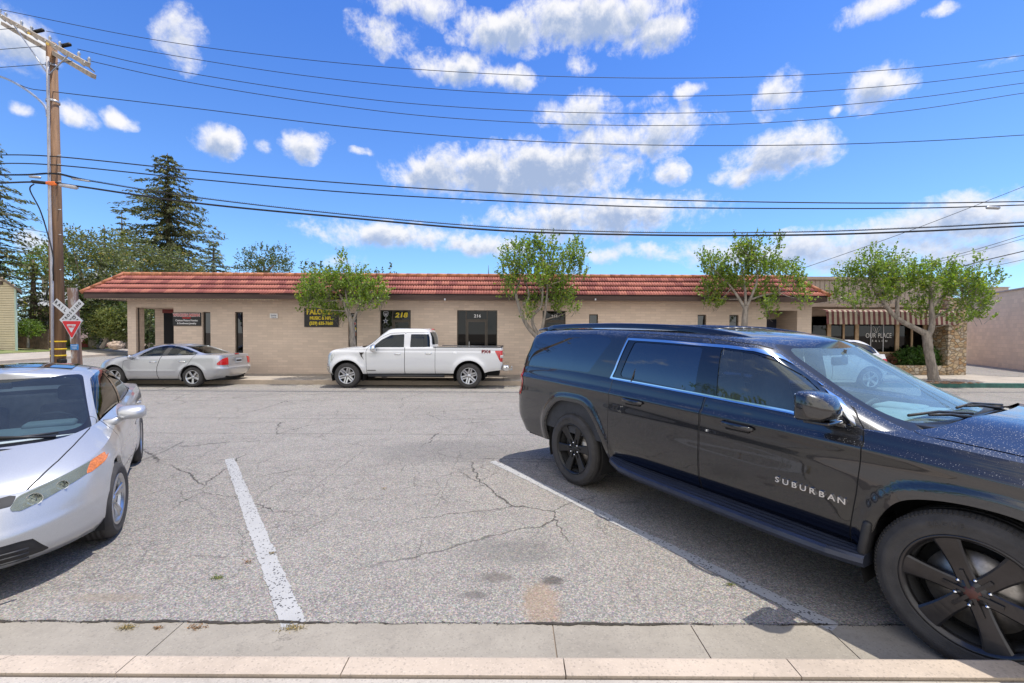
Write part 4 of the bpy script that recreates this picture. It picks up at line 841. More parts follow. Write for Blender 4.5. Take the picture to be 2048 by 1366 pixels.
m = MB(); m.bbox((at(1775, 740, 17.95).x, 18.15, .1), (xp0-.01, SY-.1, .50)); tag(m.build('planter_soil', MT['dirt']), kind='structure')
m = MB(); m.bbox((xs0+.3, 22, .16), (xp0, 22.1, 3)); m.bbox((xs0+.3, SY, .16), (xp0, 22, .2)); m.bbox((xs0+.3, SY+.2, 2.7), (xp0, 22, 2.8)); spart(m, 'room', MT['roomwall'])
m = MB(); m.rbox((at(1812, 680, 20).x, 20.2, 1.55), (.9, .1, .55), .03); m.rbox((at(1812, 680, 20).x, 20.3, .9), (1.3, .6, .7), .05); tag(m.build('reception_desk', pbr('grey desk', (.2, .21, .23), .6)), 'grey screen and desk inside the salon behind the right-hand panes', 'desk')
# blank building on the right
rb = thing('block_building', 'blank beige block building across the alley at the right edge', 'building', (24, 21, .15))
p0, p1 = gnd(1935, 727.5, .15), gnd(2048, 741, .15); d = (p1-p0); p2 = p1+d*1.2; nrm = Vector((-d.y, d.x, 0)).normalized()
if nrm.x < 0: nrm = -nrm
zt = at(2048, 577, p1.y).z; m = MB(); q0 = p0-d*.15
m.add([tuple(Vector((q.x, q.y, z))) for z in (.1, zt) for q in (q0, p2, p2+nrm*14, q0+nrm*14)], [(0, 1, 5, 4), (1, 2, 6, 5), (2, 3, 7, 6), (3, 0, 4, 7), (4, 5, 6, 7)]); w_ = m.build('wall', MT['block2'], rb); rel(rb, w_)
m = MB(); m.add([tuple(Vector((q.x, q.y, z))) for z in (zt+.001, zt+.07) for q in (q0-nrm*.05-d*.005, p2-nrm*.05, p2+nrm*14, q0+nrm*14-d*.005)], [(0, 1, 5, 4), (1, 2, 6, 5), (2, 3, 7, 6), (3, 0, 4, 7), (4, 5, 6, 7)]); w_ = m.build('coping', MT['siding'], rb); rel(rb, w_)
c = at(2003, 577, 27); m = MB(); m.bbox((c.x-.55, 27, c.z-.5), (c.x+.45, 28, c.z+.06)); m.bbox((c.x-.6, 26.95, c.z+.06), (c.x+.5, 28.05, c.z+.10)); tag(m.build('rooftop_unit', MT['siding']), 'small beige box unit on the flat roof at the far right', 'roof unit')
m = MB(); bb = p1+nrm*6; m.bbox((19.5, 26.8, .1), (26, 27, 3.5)); tag(m.build('rear_yard_wall', MT['block2']), 'plain beige wall closing the far end of the alley', 'wall')
# ================================================================== TREES
def leaf_mat(name, c, var=.35, trans=.35, rough=.45, hue=.08):
    m_ = bpy.data.materials.new(name); m_.use_nodes = True; nt = NT(m_.node_tree); b = nt.n['Principled BSDF']; g = nt.add('ShaderNodeNewGeometry').outputs['Random Per Island']
    colr = nt.ramp(g, [(0, tuple(x*(1-var) for x in c)), (.55, tuple(c)), (.85, tuple(x*(1+var) for x in c)), (.96, (c[0]*1.7, c[1]*1.45, c[2]*.9)), (1, (c[0]*2.6, c[1]*1.5, c[2]))])
    nt.put(b, 'Base Color', colr); b.inputs['Roughness'].default_value = rough; b.inputs['Specular IOR Level'].default_value = .4
    t = nt.add('ShaderNodeBsdfTranslucent', {'Color': nt.mix(1., colr, (1.5, 1.7, .6, 1), 'MULTIPLY')}); mx = nt.add('ShaderNodeMixShader', {0: trans, 1: b.outputs[0], 2: t.outputs[0]}); nt.put(nt.n['Material Output'], 'Surface', mx.outputs[0]); return m_
MT['leaf'] = leaf_mat('street tree leaves', (.18, .255, .05), trans=.42); MT['oak'] = leaf_mat('grey green oak leaves', (.15, .17, .085), .4, .35); MT['oak2'] = leaf_mat('dark tree leaves', (.085, .115, .045), .4, .3); MT['fresh'] = leaf_mat('fresh green leaves', (.13, .20, .04)); MT['needle'] = leaf_mat('conifer needles', (.125, .135, .070), .45, .25, .6); MT['blueneedle'] = leaf_mat('blue green needles', (.17, .21, .17), .3, .25, .6)
MT['bark'] = pbr('grey bark', (.27, .235, .20), .9, var=.35, vs=14, bump=1., bs=40, stretch=(1, 1, .3)); MT['darkbark'] = pbr('dark bark', (.10, .075, .055), .9, var=.3, vs=6, bump=1., bs=12, stretch=(1, 1, .3))
def leaf_mesh(name, P, D, U, size, mat, parent, aspect=.55, **k):
    """P centres, D leaf directions, U normals (numpy) -> folded leaves of two triangles"""
    n = len(P); size = np.asarray(size).reshape(-1, 1) if not np.isscalar(size) else np.full((n, 1), size); S_ = np.cross(D, U); S_ /= np.maximum(np.linalg.norm(S_, axis=1, keepdims=True), 1e-6)
    a = P-D*size*.5; c = P+D*size*.5; b = P+S_*size*aspect*.5+U*size*.08; d = P-S_*size*aspect*.5+U*size*.08
    V = np.stack([a, b, c, d], 1).reshape(-1, 3); F = np.arange(4*n).reshape(n, 4)
    me = bpy.data.meshes.new(name); me.vertices.add(4*n); me.vertices.foreach_set('co', V.astype(np.float32).ravel()); me.loops.add(4*n); me.loops.foreach_set('vertex_index', F.ravel().astype(np.int32)); me.polygons.add(n); me.polygons.foreach_set('loop_start', np.arange(0, 4*n, 4, dtype=np.int32)); me.polygons.foreach_set('loop_total', np.full(n, 4, np.int32)); me.materials.append(mat); me.update(calc_edges=True); me.validate()
    return link(bpy.data.objects.new(name, me), parent, **k)
def unit(a): return a/np.maximum(np.linalg.norm(a, axis=1, keepdims=True), 1e-9)
def shoots(rs, lobes, per_m3, up=.9, ln=(.18, .42), nl=9, leaf=.07, spread=.5, hollow=.25):
    """leafy shoots that grow out of ellipsoid lobes (cx,cy,cz,rx,ry,rz)"""
    Ps, Ds, Us, tw = [], [], [], []
    for (cx, cy, cz, rx, ry, rz_) in lobes:
        n = int(per_m3*rx*ry*rz_*4.19)+6; q = unit(rs.normal(size=(n, 3))); rad = (hollow+(1-hollow)*rs.random((n, 1)))**.6; o = q*rad*np.array([rx, ry, rz_])+np.array([cx, cy, cz])
        d = unit(q*1.0+np.array([0, 0, up])+rs.normal(size=(n, 3))*spread); L = rs.uniform(ln[0], ln[1], (n, 1))
        for k in range(nl):
            t = (k+.5)/nl; p = o+d*L*t+rs.normal(size=(n, 3))*.012; ld = unit(d*.55+rs.normal(size=(n, 3))*.8); Ps.append(p+ld*leaf*.4); Ds.append(ld); Us.append(unit(rs.normal(size=(n, 3))+np.array([0, -.2, .8])))
        tw += [(o[i], o[i]+d[i]*L[i]) for i in range(0, n, 2)]
    return np.concatenate(Ps), np.concatenate(Ds), np.concatenate(Us), tw
def street_tree(Y, trunk, limbs, lobes, lab, seed, dens=240, leaf=.095, cat='tree', depth=.85):
    """outlines read off the photograph (pixels) and built round the trunk at distance Y"""
    rs = np.random.RandomState(seed); b = at(*trunk[0][:2], Y); base = Vector((b.x, Y, .15)); root = thing('street_tree', lab, cat, base, group='street trees along the far pavement')
    def W3(px, py, dy=0.): p = at(px, py, Y); return Vector((p.x-base.x, dy, p.z-base.z))
    m = MB(); pts = [W3(a, b_, (c[0] if c else 0.)) for a, b_, r, *c in trunk]; rr = [r for a, b_, r, *c in trunk]; pts[0].z = -.05; sp = spline([(p.x, p.y, p.z, r) for p, r in zip(pts, rr)], 5) if False else None
    pr = spline([tuple(p) for p in pts], 5); r2 = np.interp(np.linspace(0, len(rr)-1, len(pr)), range(len(rr)), rr); m.tube([Vector(p)+Vector((rnd.gauss(0, .006), rnd.gauss(0, .006), 0)) for p in pr], list(r2), 12)
    for lm in limbs:
        dy = lm[1]; pts = [W3(a, b_, dy*i/max(1, len(lm[0])-1)) for i, (a, b_, r) in enumerate(lm[0])]; rr = [r for a, b_, r in lm[0]]; pr = spline([tuple(p) for p in pts], 5); r2 = np.interp(np.linspace(0, len(rr)-1, len(pr)), range(len(rr)), rr); m.tube(pr, list(r2), 8)
    m.build('trunk', MT['bark'], root)
    L = []
    for i, (px, py, rx, ry) in enumerate(lobes):
        p = W3(px, py); k = Y/F_PX; dy = rs.uniform(-.45, .45)*depth*1.4; L.append((p.x, dy, p.z, rx*k, max(rx*k*.9, .28)*depth, ry*k))
    P, D, U, tw = shoots(rs, L, dens, leaf=leaf, up=1.5, spread=.35, ln=(.22, .48)); root_l = leaf_mesh('crown', P, D, U, rs.uniform(leaf*.7, leaf*1.25, len(P)), MT['leaf'], root, .62)
    m = MB()
    for a, b_ in tw[::2]: m.tube([a-(b_-a)*.8, b_], [.007, .003], 3)
    lc = [Vector(l[:3]) for l in L]; jt = W3(*limbs[0][0][0][:2]) if limbs else Vector(pts[-1])
    nodes = []
    for lm in limbs: nodes += [W3(a, b_, lm[1]*i/max(1, len(lm[0])-1)) for i, (a, b_, r) in enumerate(lm[0])][1:]
    for l in lc:
        jt = min(nodes, key=lambda q: (q-l).length+(1.2 if q.z > l.z+.1 else 0)); mid = (jt+l)/2+Vector((0, 0, -.05)); m.tube(spline([tuple(jt), tuple(mid), tuple(l)], 4), [.022, .018, .015, .013, .011, .009, .007, .006, .005], 5)
    m.build('branches', MT['bark'], root); return root
street_tree(15.55, [(712, 760, .13), (708, 715, .115), (705, 675, .105), (703, 645, .095), (696, 625, .07)], [([(703, 645, .08), (693, 622, .055), (684, 600, .04), (672, 580, .03)], .1), ([(704, 650, .06), (716, 622, .05), (730, 600, .035), (745, 585, .02)], -.2), ([(700, 630, .04), (690, 575, .03), (694, 520, .012)], .05)],
    [(655, 575, 36, 26), (632, 600, 22, 20), (625, 580, 18, 20), (690, 566, 32, 22), (722, 575, 28, 22), (752, 592, 26, 20), (735, 612, 26, 14), (765, 600, 12, 12), (650, 620, 28, 16), (668, 635, 18, 10), (640, 560, 14, 12), (693, 535, 8, 20), (712, 550, 12, 12), (700, 590, 24, 16), (624, 612, 14, 16), (752, 575, 12, 8)],
    'broad street tree behind the white pickup, half hiding the yellow and black sign', 11)
street_tree(15.6, [(1084, 765, .13), (1080, 700, .12), (1074, 672, .11)], [([(1075, 675, .09), (1057, 655, .075), (1046, 635, .065), (1038, 612, .055), (1032, 585, .045), (1040, 560, .03)], .15), ([(1076, 668, .07), (1066, 650, .06), (1066, 632, .05), (1082, 612, .04), (1085, 575, .03)], -.1), ([(1082, 665, .06), (1088, 640, .05), (1092, 610, .04), (1095, 570, .03), (1090, 530, .02)], .1), ([(1046, 610, .045), (1058, 590, .03), (1046, 545, .02)], .3)],
    [(1035, 520, 26, 28), (1018, 550, 20, 26), (1040, 555, 24, 20), (1070, 520, 24, 30), (1075, 560, 24, 24), (1100, 520, 24, 30), (1105, 560, 28, 26), (1130, 535, 24, 30), (1135, 575, 22, 24), (1150, 515, 16, 26), (1160, 545, 12, 22), (1120, 600, 26, 18), (1128, 618, 20, 10), (1075, 605, 22, 16), (1055, 632, 12, 12), (1090, 490, 20, 16), (1035, 492, 8, 14), (1062, 495, 10, 14), (1150, 488, 8, 14), (1020, 590, 12, 16), (1008, 520, 8, 14), (1143, 620, 10, 8)],
    'street tree with bowed multiple stems and upright crown behind the rear of the black SUV', 12)
street_tree(15.6, [(1488, 765, .12), (1487, 700, .115), (1489, 645, .105), (1492, 612, .09)], [([(1491, 620, .07), (1480, 598, .05), (1466, 575, .035), (1450, 555, .02)], .15), ([(1492, 615, .06), (1503, 590, .045), (1512, 560, .03), (1508, 525, .02)], -.1), ([(1491, 612, .05), (1490, 575, .04), (1485, 540, .02)], 0), ([(1498, 600, .04), (1530, 590, .03), (1560, 585, .015)], .1)],
    [(1440, 535, 26, 22), (1415, 530, 16, 14), (1450, 560, 30, 26), (1432, 590, 22, 20), (1440, 608, 20, 10), (1480, 520, 24, 26), (1500, 510, 20, 26), (1485, 560, 30, 24), (1525, 540, 30, 28), (1548, 520, 16, 24), (1560, 555, 24, 24), (1585, 575, 18, 20), (1590, 600, 12, 14), (1540, 590, 24, 18), (1530, 615, 14, 16), (1545, 632, 10, 10), (1470, 492, 10, 14), (1503, 490, 12, 14), (1536, 495, 8, 12), (1404, 520, 8, 8), (1575, 540, 12, 12)],
    'street tree with smooth pale trunk left of the dark recessed doorway, full rounded crown', 13)
street_tree(15.75, [(1868, 763, .19), (1866, 750, .155), (1862, 725, .14), (1857, 700, .135), (1855, 680, .14), (1853, 664, .135)], [([(1852, 668, .13), (1838, 660, .10), (1810, 645, .085), (1790, 630, .075), (1774, 610, .08), (1762, 590, .06), (1750, 575, .04)], .1), ([(1856, 672, .10), (1862, 655, .09), (1861, 630, .08), (1858, 605, .06), (1855, 575, .04)], -.1), ([(1795, 633, .07), (1796, 612, .06), (1800, 595, .045), (1806, 575, .03)], .1), ([(1858, 620, .06), (1885, 590, .045), (1910, 565, .03)], -.2), ([(1864, 640, .05), (1890, 625, .035), (1920, 620, .02)], .2)],
    [(1735, 540, 30, 24), (1710, 560, 26, 24), (1695, 590, 18, 20), (1685, 605, 10, 12), (1760, 555, 30, 26), (1790, 535, 24, 24), (1800, 570, 30, 24), (1750, 590, 30, 18), (1722, 615, 14, 10), (1830, 555, 26, 26), (1845, 540, 20, 16), (1860, 580, 32, 24), (1885, 545, 28, 20), (1900, 580, 32, 26), (1930, 560, 26, 22), (1935, 600, 28, 22), (1955, 580, 26, 22), (1975, 560, 14, 20), (1970, 610, 20, 18), (1985, 600, 10, 14), (1880, 625, 26, 18), (1895, 640, 22, 12), (1950, 635, 18, 10), (1740, 512, 10, 14), (1802, 515, 8, 16), (1932, 530, 6, 14), (1845, 610, 22, 16), (1780, 600, 18, 12)],
    'large forked street tree by the salon, its left limb leaning across the awning', 14, dens=215)
m = MB(); b_ = gnd(1880, 765, .15)
for k in range(500): a = rnd.uniform(0, 6.28); q = rnd.random()**.5; m.box((b_.x-.6+2.0*q*math.cos(a), b_.y+.45*q*math.sin(a), .158), (.06, .03, .006), rz=a*3)
tag(m.build('fallen_leaves', pbr('dry leaves', (.28, .14, .07), .9, var=.4, island=.4)), kind='stuff')
# ---- broadleaf masses and bushes
def bush(name, lab, cat, Y, lobes, mat, seed, leaf, per, base_py=None, zb=.5, trunk=None, depth=.8, tmat=None, up=.4, ln=(.1, .3), nl=7, group=None, hollow=.55, mul=7.5):
    rs = np.random.RandomState(seed); cx = sum(l[0] for l in lobes)/len(lobes); b = at(cx, 650, Y); base = Vector((b.x, Y, zb)); root = thing(name, lab, cat, base, group=group); L = []; k = Y/F_PX
    for px, py, rx, ry in lobes: p = at(px, py, Y); L.append((p.x-base.x, rs.uniform(-.3, .3)*rx*k, p.z-base.z, rx*k, rx*k*depth, ry*k))
    per *= mul
    P, D, U, tw = shoots(rs, L, per, up=up, ln=ln, nl=nl, leaf=leaf, hollow=hollow); leaf_mesh('crown' if trunk else 'foliage', P, D, U, rs.uniform(leaf*.7, leaf*1.3, len(P)), mat, root, .6)
    m = MB()
    if trunk:
        for tp in trunk: m.tube(spline([tuple(at(px, py, Y)-base) for px, py, r in tp], 4), list(np.interp(np.linspace(0, len(tp)-1, (len(tp)-1)*4+1), range(len(tp)), [r for *_, r in tp])), 8)
        for l in L: m.tube([at(*trunk[0][-1][:2], Y)-base, Vector(l[:3])], [trunk[0][-1][2]*.7, .02], 6)
        m.build('trunk', tmat or MT['bark'], root)
    else:
        for l in L: m.tube([(l[0]*.6, l[1]*.5, 0), l[:3]], [.03, .01], 5)
        m.build('stems', MT['darkbark'], root)
    return root
bush('broadleaf_tree', 'tall grey-green leafy tree right behind the utility pole, left of the tiled roof', 'tree', 34.5, [(175, 540, 48, 60), (150, 500, 34, 34), (200, 500, 36, 34), (235, 560, 40, 50), (170, 600, 50, 40), (225, 620, 40, 36), (135, 560, 26, 40), (190, 640, 40, 30)], MT['oak'], 21, .19, 3.2, trunk=[[(190, 697, .4), (188, 640, .35)]], ln=(.5, 1.2), depth=.6)
bush('broadleaf_tree', 'rounded dull green tree rising over the left end of the tiled roof', 'tree', 44, [(290, 540, 46, 36), (262, 505, 34, 28), (330, 530, 40, 26), (240, 585, 44, 40), (372, 535, 34, 20), (300, 590, 40, 40)], MT['oak'], 22, .22, 2.2, trunk=[[(285, 692, .4), (290, 600, .3)]], ln=(.5, 1.2), depth=.6)
bush('broadleaf_tree', 'dark shady tree under the left roof corner behind the juniper', 'tree', 33.6, [(200, 610, 46, 40), (240, 640, 40, 40), (212, 650, 40, 34), (285, 640, 44, 40), (320, 650, 30, 40)], MT['oak2'], 23, .18, 4.0, trunk=[[(262, 697, .3), (255, 650, .25)]], ln=(.4, .9), depth=.6)
bush('broadleaf_tree', 'bright green tree far off between the beige house and the pole', 'tree', 62, [(90, 520, 34, 26), (60, 530, 26, 22), (120, 540, 30, 26), (30, 545, 26, 20)], MT['fresh'], 24, .30, 1.0, trunk=[[(90, 690, .4), (90, 560, .3)]], ln=(.6, 1.4), depth=.6)
bush('broadleaf_tree', 'loose leafy crown showing over the roof right of the blue conifer', 'tree', 40, [(490, 520, 18, 16), (525, 512, 26, 16), (560, 518, 22, 18), (545, 535, 40, 14), (505, 540, 26, 10)], MT['oak2'], 25, .17, 4.5, trunk=[[(530, 690, .25), (530, 550, .2)]], ln=(.4, .9), depth=.6)
bush('broadleaf_tree', 'small tuft of leaves peeping over the roof beside the sign tree', 'tree', 40, [(612, 538, 12, 10), (632, 535, 10, 8), (645, 545, 14, 8)], MT['oak2'], 26, .22, 3.0, trunk=[[(628, 690, .2), (628, 550, .15)]], ln=(.3, .7), depth=.6)
bush('broadleaf_tree', 'thin leafy sprig peeping over the roof above the lit doorway number 218', 'tree', 40, [(783, 541, 5, 8), (765, 547, 9, 4), (745, 548, 8, 4)], MT['oak2'], 27, .20, 4.5, trunk=[[(775, 690, .15), (775, 552, .1)]], ln=(.2, .6), depth=.6)
bush('pale_tree', 'pale silvery-leaved tree seen through the gap in the corner porch', 'tree', 33, [(298, 625, 16, 20), (300, 648, 18, 22), (290, 640, 20, 24)], leaf_mat('silver leaves', (.20, .22, .13)), 28, .16, 7, trunk=[[(300, 697, .12), (300, 665, .1)]], ln=(.2, .5))
bush('juniper_tree', 'feathery yellow-green juniper with leaning bare trunk by the rock', 'tree', 33, [(205, 640, 22, 10), (230, 632, 26, 12), (250, 645, 24, 16), (212, 658, 26, 12), (240, 665, 24, 12), (190, 648, 14, 6), (262, 630, 14, 16)], leaf_mat('juniper needles', (.17, .20, .06), .3, .2), 29, .11, 34, zb=.55, trunk=[[(203, 696, .16), (212, 682, .14), (220, 668, .11)]], ln=(.2, .5), up=.2, nl=8)
bush('small_tree', 'small bright green ornamental tree beside the beige sided house', 'tree', 30, [(55, 655, 18, 12), (44, 662, 14, 9), (66, 662, 14, 8)], MT['fresh'], 30, .10, 60, zb=.5, trunk=[[(56, 696, .08), (56, 680, .07), (56, 668, .05)]], ln=(.15, .35))
bush('shrub', 'dark flowering shrub below the stucco house window', 'shrub', 34, [(85, 675, 20, 14), (98, 668, 12, 14), (75, 684, 12, 8)], MT['oak2'], 31, .12, 40, zb=.55, ln=(.15, .4))
bush('shrub', 'low lime-green plants at the foot of the stucco house behind the pole', 'shrub', 36, [(138, 690, 8, 6), (150, 688, 9, 6)], leaf_mat('lime leaves', (.20, .28, .03)), 32, .12, 60, zb=.55, ln=(.1, .3))
bush('shrub', 'light green clump of plants by the red steps behind the juniper', 'shrub', 36, [(182, 684, 10, 6), (192, 678, 8, 8)], leaf_mat('lime leaves', (.20, .28, .04)), 33, .12, 60, zb=.55, ln=(.1, .3))
bush('hedge_shrub', 'clipped dark green shrub seen low through the corner porch', 'shrub', 33, [(300, 675, 14, 10), (290, 677, 12, 8)], MT['oak2'], 34, .09, 90, zb=.5, ln=(.08, .2))
bush('shrub', 'rounded green bamboo-like shrub in the stone planter left of the tree trunk', 'shrub', 18.5, [(1835, 712, 30, 14), (1812, 716, 22, 12), (1800, 722, 14, 10), (1850, 722, 20, 12)], leaf_mat('nandina leaves', (.06, .13, .03), .4, .3), 35, .085, 120, zb=.45, ln=(.1, .25), up=.6)
bush('shrub', 'spreading green shrub in the stone planter right of the tree trunk', 'shrub', 18.4, [(1885, 715, 24, 14), (1900, 725, 18, 10), (1870, 722, 16, 12)], leaf_mat('nandina leaves', (.06, .13, .03), .4, .3), 36, .085, 120, zb=.45, ln=(.1, .25), up=.6)
bush('shrub', 'brownish red twiggy shrub at the left end of the stone planter', 'shrub', 18.45, [(1785, 722, 14, 9), (1772, 724, 10, 8)], leaf_mat('red brown leaves', (.14, .06, .035), .3, .2), 37, .06, 160, zb=.45, ln=(.08, .2))
# ---- conifers: drooping whorls of needle sprays
def conifer(lab, Y, px, top, bot, half, mat, seed, zb=.5, levels=26, step=.9, droop=.35, thin=1., size=.42, name='conifer_tree', prof=None):
    rs = np.random.RandomState(seed); k = Y/F_PX; b = at(px, 650, Y); zt = at(px, top, Y).z-zb; z0 = at(px, bot, Y).z-zb; H = zt-z0; root = thing(name, lab, 'tree', (b.x, Y, zb)); m = MB(); P, D, U = [], [], []; br = MB()
    m.tube([(0, 0, 0), (0, 0, z0+H*.5), (0, 0, zt)], [.32, .2, .03], 8); m.build('trunk', MT['darkbark'], root)
    for l in range(levels):
        t = l/levels; z = z0+H*t**.95; R0 = half*k*(min(1., (1-t)*(prof or 1.2))**.9*(.66+.48*rs.random())+.03); nb = max(4, int((7.5-3.5*t)*thin+rs.randint(0, 3)))
        for j in range(nb):
            a = 2*math.pi*(j+rs.random()*.8)/nb+l; L = R0*rs.uniform(.6, 1.1); n = max(3, int(L/.22)); dr = droop*rs.uniform(.6, 1.3); pts = []
            for q in range(n+1):
                s = q/n; p = np.array([math.cos(a)*L*s, math.sin(a)*L*s, z+L*(.12*s-dr*s*s+.10*s**4)]); pts.append(p)
                if q == 0: continue
                for _ in range(5):
                    o = p+rs.normal(size=3)*np.array([.16, .16, .10])*(.5+L*.15); P.append(o); dd = np.array([math.cos(a), math.sin(a), -.35])+rs.normal(size=3)*.5; D.append(dd); U.append(np.array([0, 0, 1])+rs.normal(size=3)*.5)
            br.tube([tuple(p) for p in pts], [.04*(1-i/(n+1))+.008 for i in range(n+1)], 4)
    br.build('branches', MT['darkbark'], root)
    P = np.array(P); D = unit(np.array(D)); U = unit(np.array(U)); leaf_mesh('crown', P, D, U, rs.uniform(size*.6, size*1.3, len(P)), mat, root, .34)
    return root
conifer('tall dark conifer with layered drooping branches rising over the left end of the roof', 52, 338, 306, 575, 82, MT['needle'], 41, levels=30, size=.48, prof=2.5)
conifer('tall conifer cut off by the left picture edge above the beige house', 34, -14, 262, 680, 74, MT['needle'], 42, levels=34, size=.34, prof=2.2)
conifer('thin open conifer standing between the pole and the tallest conifer', 55, 246, 425, 640, 62, MT['needle'], 43, levels=18, thin=.8, size=.42, prof=1.8)
conifer('short blue-green cedar peeping over the tiled roof', 50, 428, 482, 640, 58, MT['blueneedle'], 44, levels=18, size=.40, prof=1.6)
conifer('narrow pointed conifer tip just right of the utility pole', 48, 211, 452, 620, 30, MT['needle'], 45, levels=14, size=.34)
conifer('low drooping cedar beside the grey-roofed house', 33, 68, 520, 690, 46, MT['oak'], 46, levels=18, size=.28, droop=.5)
# ================================================================== POLE, WIRES, SIGNS, LEFT SIDE
MT['polewood'] = pbr('brown pole timber', (.27, .155, .085), .85, var=.3, vs=3, bump=.8, bs=18, stretch=(4, 4, .25), dirt=((.16, .13, .12), 2.2, .55)); MT['armwood'] = pbr('weathered crossarm timber', (.40, .34, .27), .85, var=.25, vs=5, bump=.5, bs=30); MT['galv'] = pbr('galvanised steel', (.45, .46, .48), .45, .7, var=.12, vs=8); MT['wire'] = pbr('black cable', (.012, .012, .013), .6); MT['pvc'] = pbr('grey conduit', (.48, .47, .50), .5, var=.1, vs=4); MT['ylw'] = pbr('yellow reflective band', (.85, .55, .02), .5); MT['orangeclip'] = pbr('orange plastic', (.8, .17, .02), .5)
PY = 13.6; pb = at(117, 727, PY); pole = thing('utility_pole', 'tall brown timber utility pole with double crossarm, conduit and yellow bands', 'utility pole', (pb.x, PY, 0))
def W_(px, py, Y=PY): return at(px, py, Y)-Vector(pole.location)
def pp(mb, name, mat, parent=pole, **k): return mb.build(name, mat, parent, **k)
t_ = W_(103, 86); m = MB(); m.tube([(0, 0, 0), (W_(110, 400).x, 0, W_(110, 400).z), (t_.x, 0, t_.z)], [.185, .155, .125], 20); post = pp(m, 'post', MT['polewood'])
m = MB()
for py in (683, 698, 711): m = MB(); p = W_(116.8, py); m.lathe([(.186, -.022), (.189, -.022), (.189, .022), (.186, .022)], (p.x, 0, p.z), seg=24); pp(m, 'reflective_band', MT['ylw'])
m = MB(); m.tube([W_(120, 727)+Vector((.0, -.22, 0)), W_(118.5, 560)+Vector((0, -.21, 0)), W_(113.5, 400)+Vector((-.02, -.19, 0)), W_(108, 190)+Vector((0, -.17, 0)), W_(106.5, 120)+Vector((0, -.16, 0))], .036, 8); pp(m, 'conduit', MT['pvc'])
# crossarms: receding to the upper left, near end lower right
A0, A1 = at(4, 34, 15.5)-Vector(pole.location), at(188, 137, 12.1)-Vector(pole.location); m = MB()
def arm(mb, a, b, w=.10, h=.12): d = (b-a); M_ = d.to_track_quat('X', 'Z').to_matrix(); mb.box((a+b)/2, (d.length, w, h), rot=M_)
arm(m, A0+Vector((0, -.17, .0)), A1+Vector((0, -.17, .0))); pp(m, 'crossarm', MT['armwood']); m = MB(); arm(m, A0+Vector((-.17, .17, -.12)), A1+Vector((-.17, .17, -.12))); cr = pp(m, 'crossarm', MT['armwood'])
m = MB(); dm = A1-A0
for s in (.2, .8): q = A0+dm*s; m = MB(); m.tube([q+Vector((0, -.1, -.05)), W_(106, 155)+Vector((0, -.13, 0))], .018, 6); m.build('brace', MT['galv'], cr)
for s in (.02, .10, .30, .42, .62, .72, .90, .99): q = A0+dm*s; m = MB(); m.tube([q+Vector((-.1, .15, -.02)), q+Vector((0, -.25, 0))], .022, 6); m.lathe([(.035, 0), (.03, .10), (.045, .12), (.02, .18)], q+Vector((0, -.1, .05)), seg=10); m.build('insulator', MT['galv'], cr)
for s in (.46, .66): q = A0+dm*s; m = MB(); arm(m, q+Vector((-.1, -.23, .0)), q+dm.normalized()*.25+Vector((-.1, -.23, .0)), .01, .06); m.build('marker_tag', MT['ylw'], cr)
for s in (.40, .68):
    m = MB(); q = A0+dm*s+Vector((0, 0, .08)); e = q+Vector((.55, -.2, -.06)); m.tube([q, e], .02, 6)
    for j in range(8): m.lathe([(.02, -.01), (.055, 0), (.02, .012)], q+(e-q)*(j+1)/9, (e-q).to_track_quat('Z', 'Y').to_matrix(), 10)
    m.build('insulator_string', MT['wire'], cr)
m = MB(); m.tube(spline([tuple(W_(102, 236)+Vector((0, -.1, 0))), tuple(W_(88, 210, 13.9)), tuple(W_(50, 178, 14.4)), tuple(W_(0, 153, 15.)), tuple(W_(-70, 140, 15.8))], 6), .035, 8); la = pp(m, 'lamp_arm', MT['galv']); m = MB(); c = W_(-90, 140, 16); loft_box(m, [(c.x-.35, c.y, c.z, .04, .03, 3), (c.x-.2, c.y, c.z, .16, .08, 3), (c.x+.25, c.y, c.z, .15, .08, 3), (c.x+.4, c.y, c.z, .05, .04, 3)]); m.build('lamp_head', MT['galv'], la)
m = MB(); p = W_(106, 205); m.lathe([(.16, -.02), (.165, -.02), (.165, .05), (.16, .05)], (p.x, 0, p.z), seg=20); p = W_(104, 133); m.lathe([(.145, -.02), (.15, -.02), (.15, .05), (.145, .05)], (p.x, 0, p.z), seg=20); 
pp(m, 'strap', MT['galv'])
for py in (312, 330, 347, 364, 420, 470, 540): m = MB(); p = W_(110, py); m.tube([(p.x-.24, 0, p.z), (p.x+.24, -.05, p.z)], .014, 6); pp(m, 'bracket', MT['galv'])
m = MB(); p = W_(124, 722); m.rbox((p.x+.05, -.05, p.z), (.16, .2, .14), .03); pp(m, 'ground_clamp', MT['wire'])
# splice cases on the cables by the pole
def splice(pa, pb_, r, lab, mat=MT['pvc']):
    a, b = at(*pa, PY-.3), at(*pb_, PY-.3); m = MB(); d = b-a; m.tube([a, a+d*.05, a+d*.1, a+d*.9, a+d*.95, b], [r*.4, r*.7, r, r, r*.7, r*.4], 10); o = m.build('cable_closure', mat); tag(o, lab, 'cable closure')
splice((118, 369), (156, 376), .062, 'fat grey cable closure just right of the utility pole below the orange clips'); splice((58, 353), (82, 355), .04, 'short grey cable closure left of the utility pole, on the upper cable bundle', MT['galv']); splice((62, 363), (92, 366), .05, 'dark cable closure just left of the utility pole beside the orange clips', MT['wire'])
m = MB(); m.rbox(at(101, 366, PY-.35), (.28, .06, .10), .03); m.rbox(at(106, 369, PY-.35), (.22, .06, .06), .02); tag(m.build('cable_clips', MT['orangeclip']), 'orange plastic clips on the cables where they meet the pole', 'cable clips')
splice((143, 357), (181, 363), .028, 'thin silver cable closure right of the pole on the lashed cable', MT['galv'])
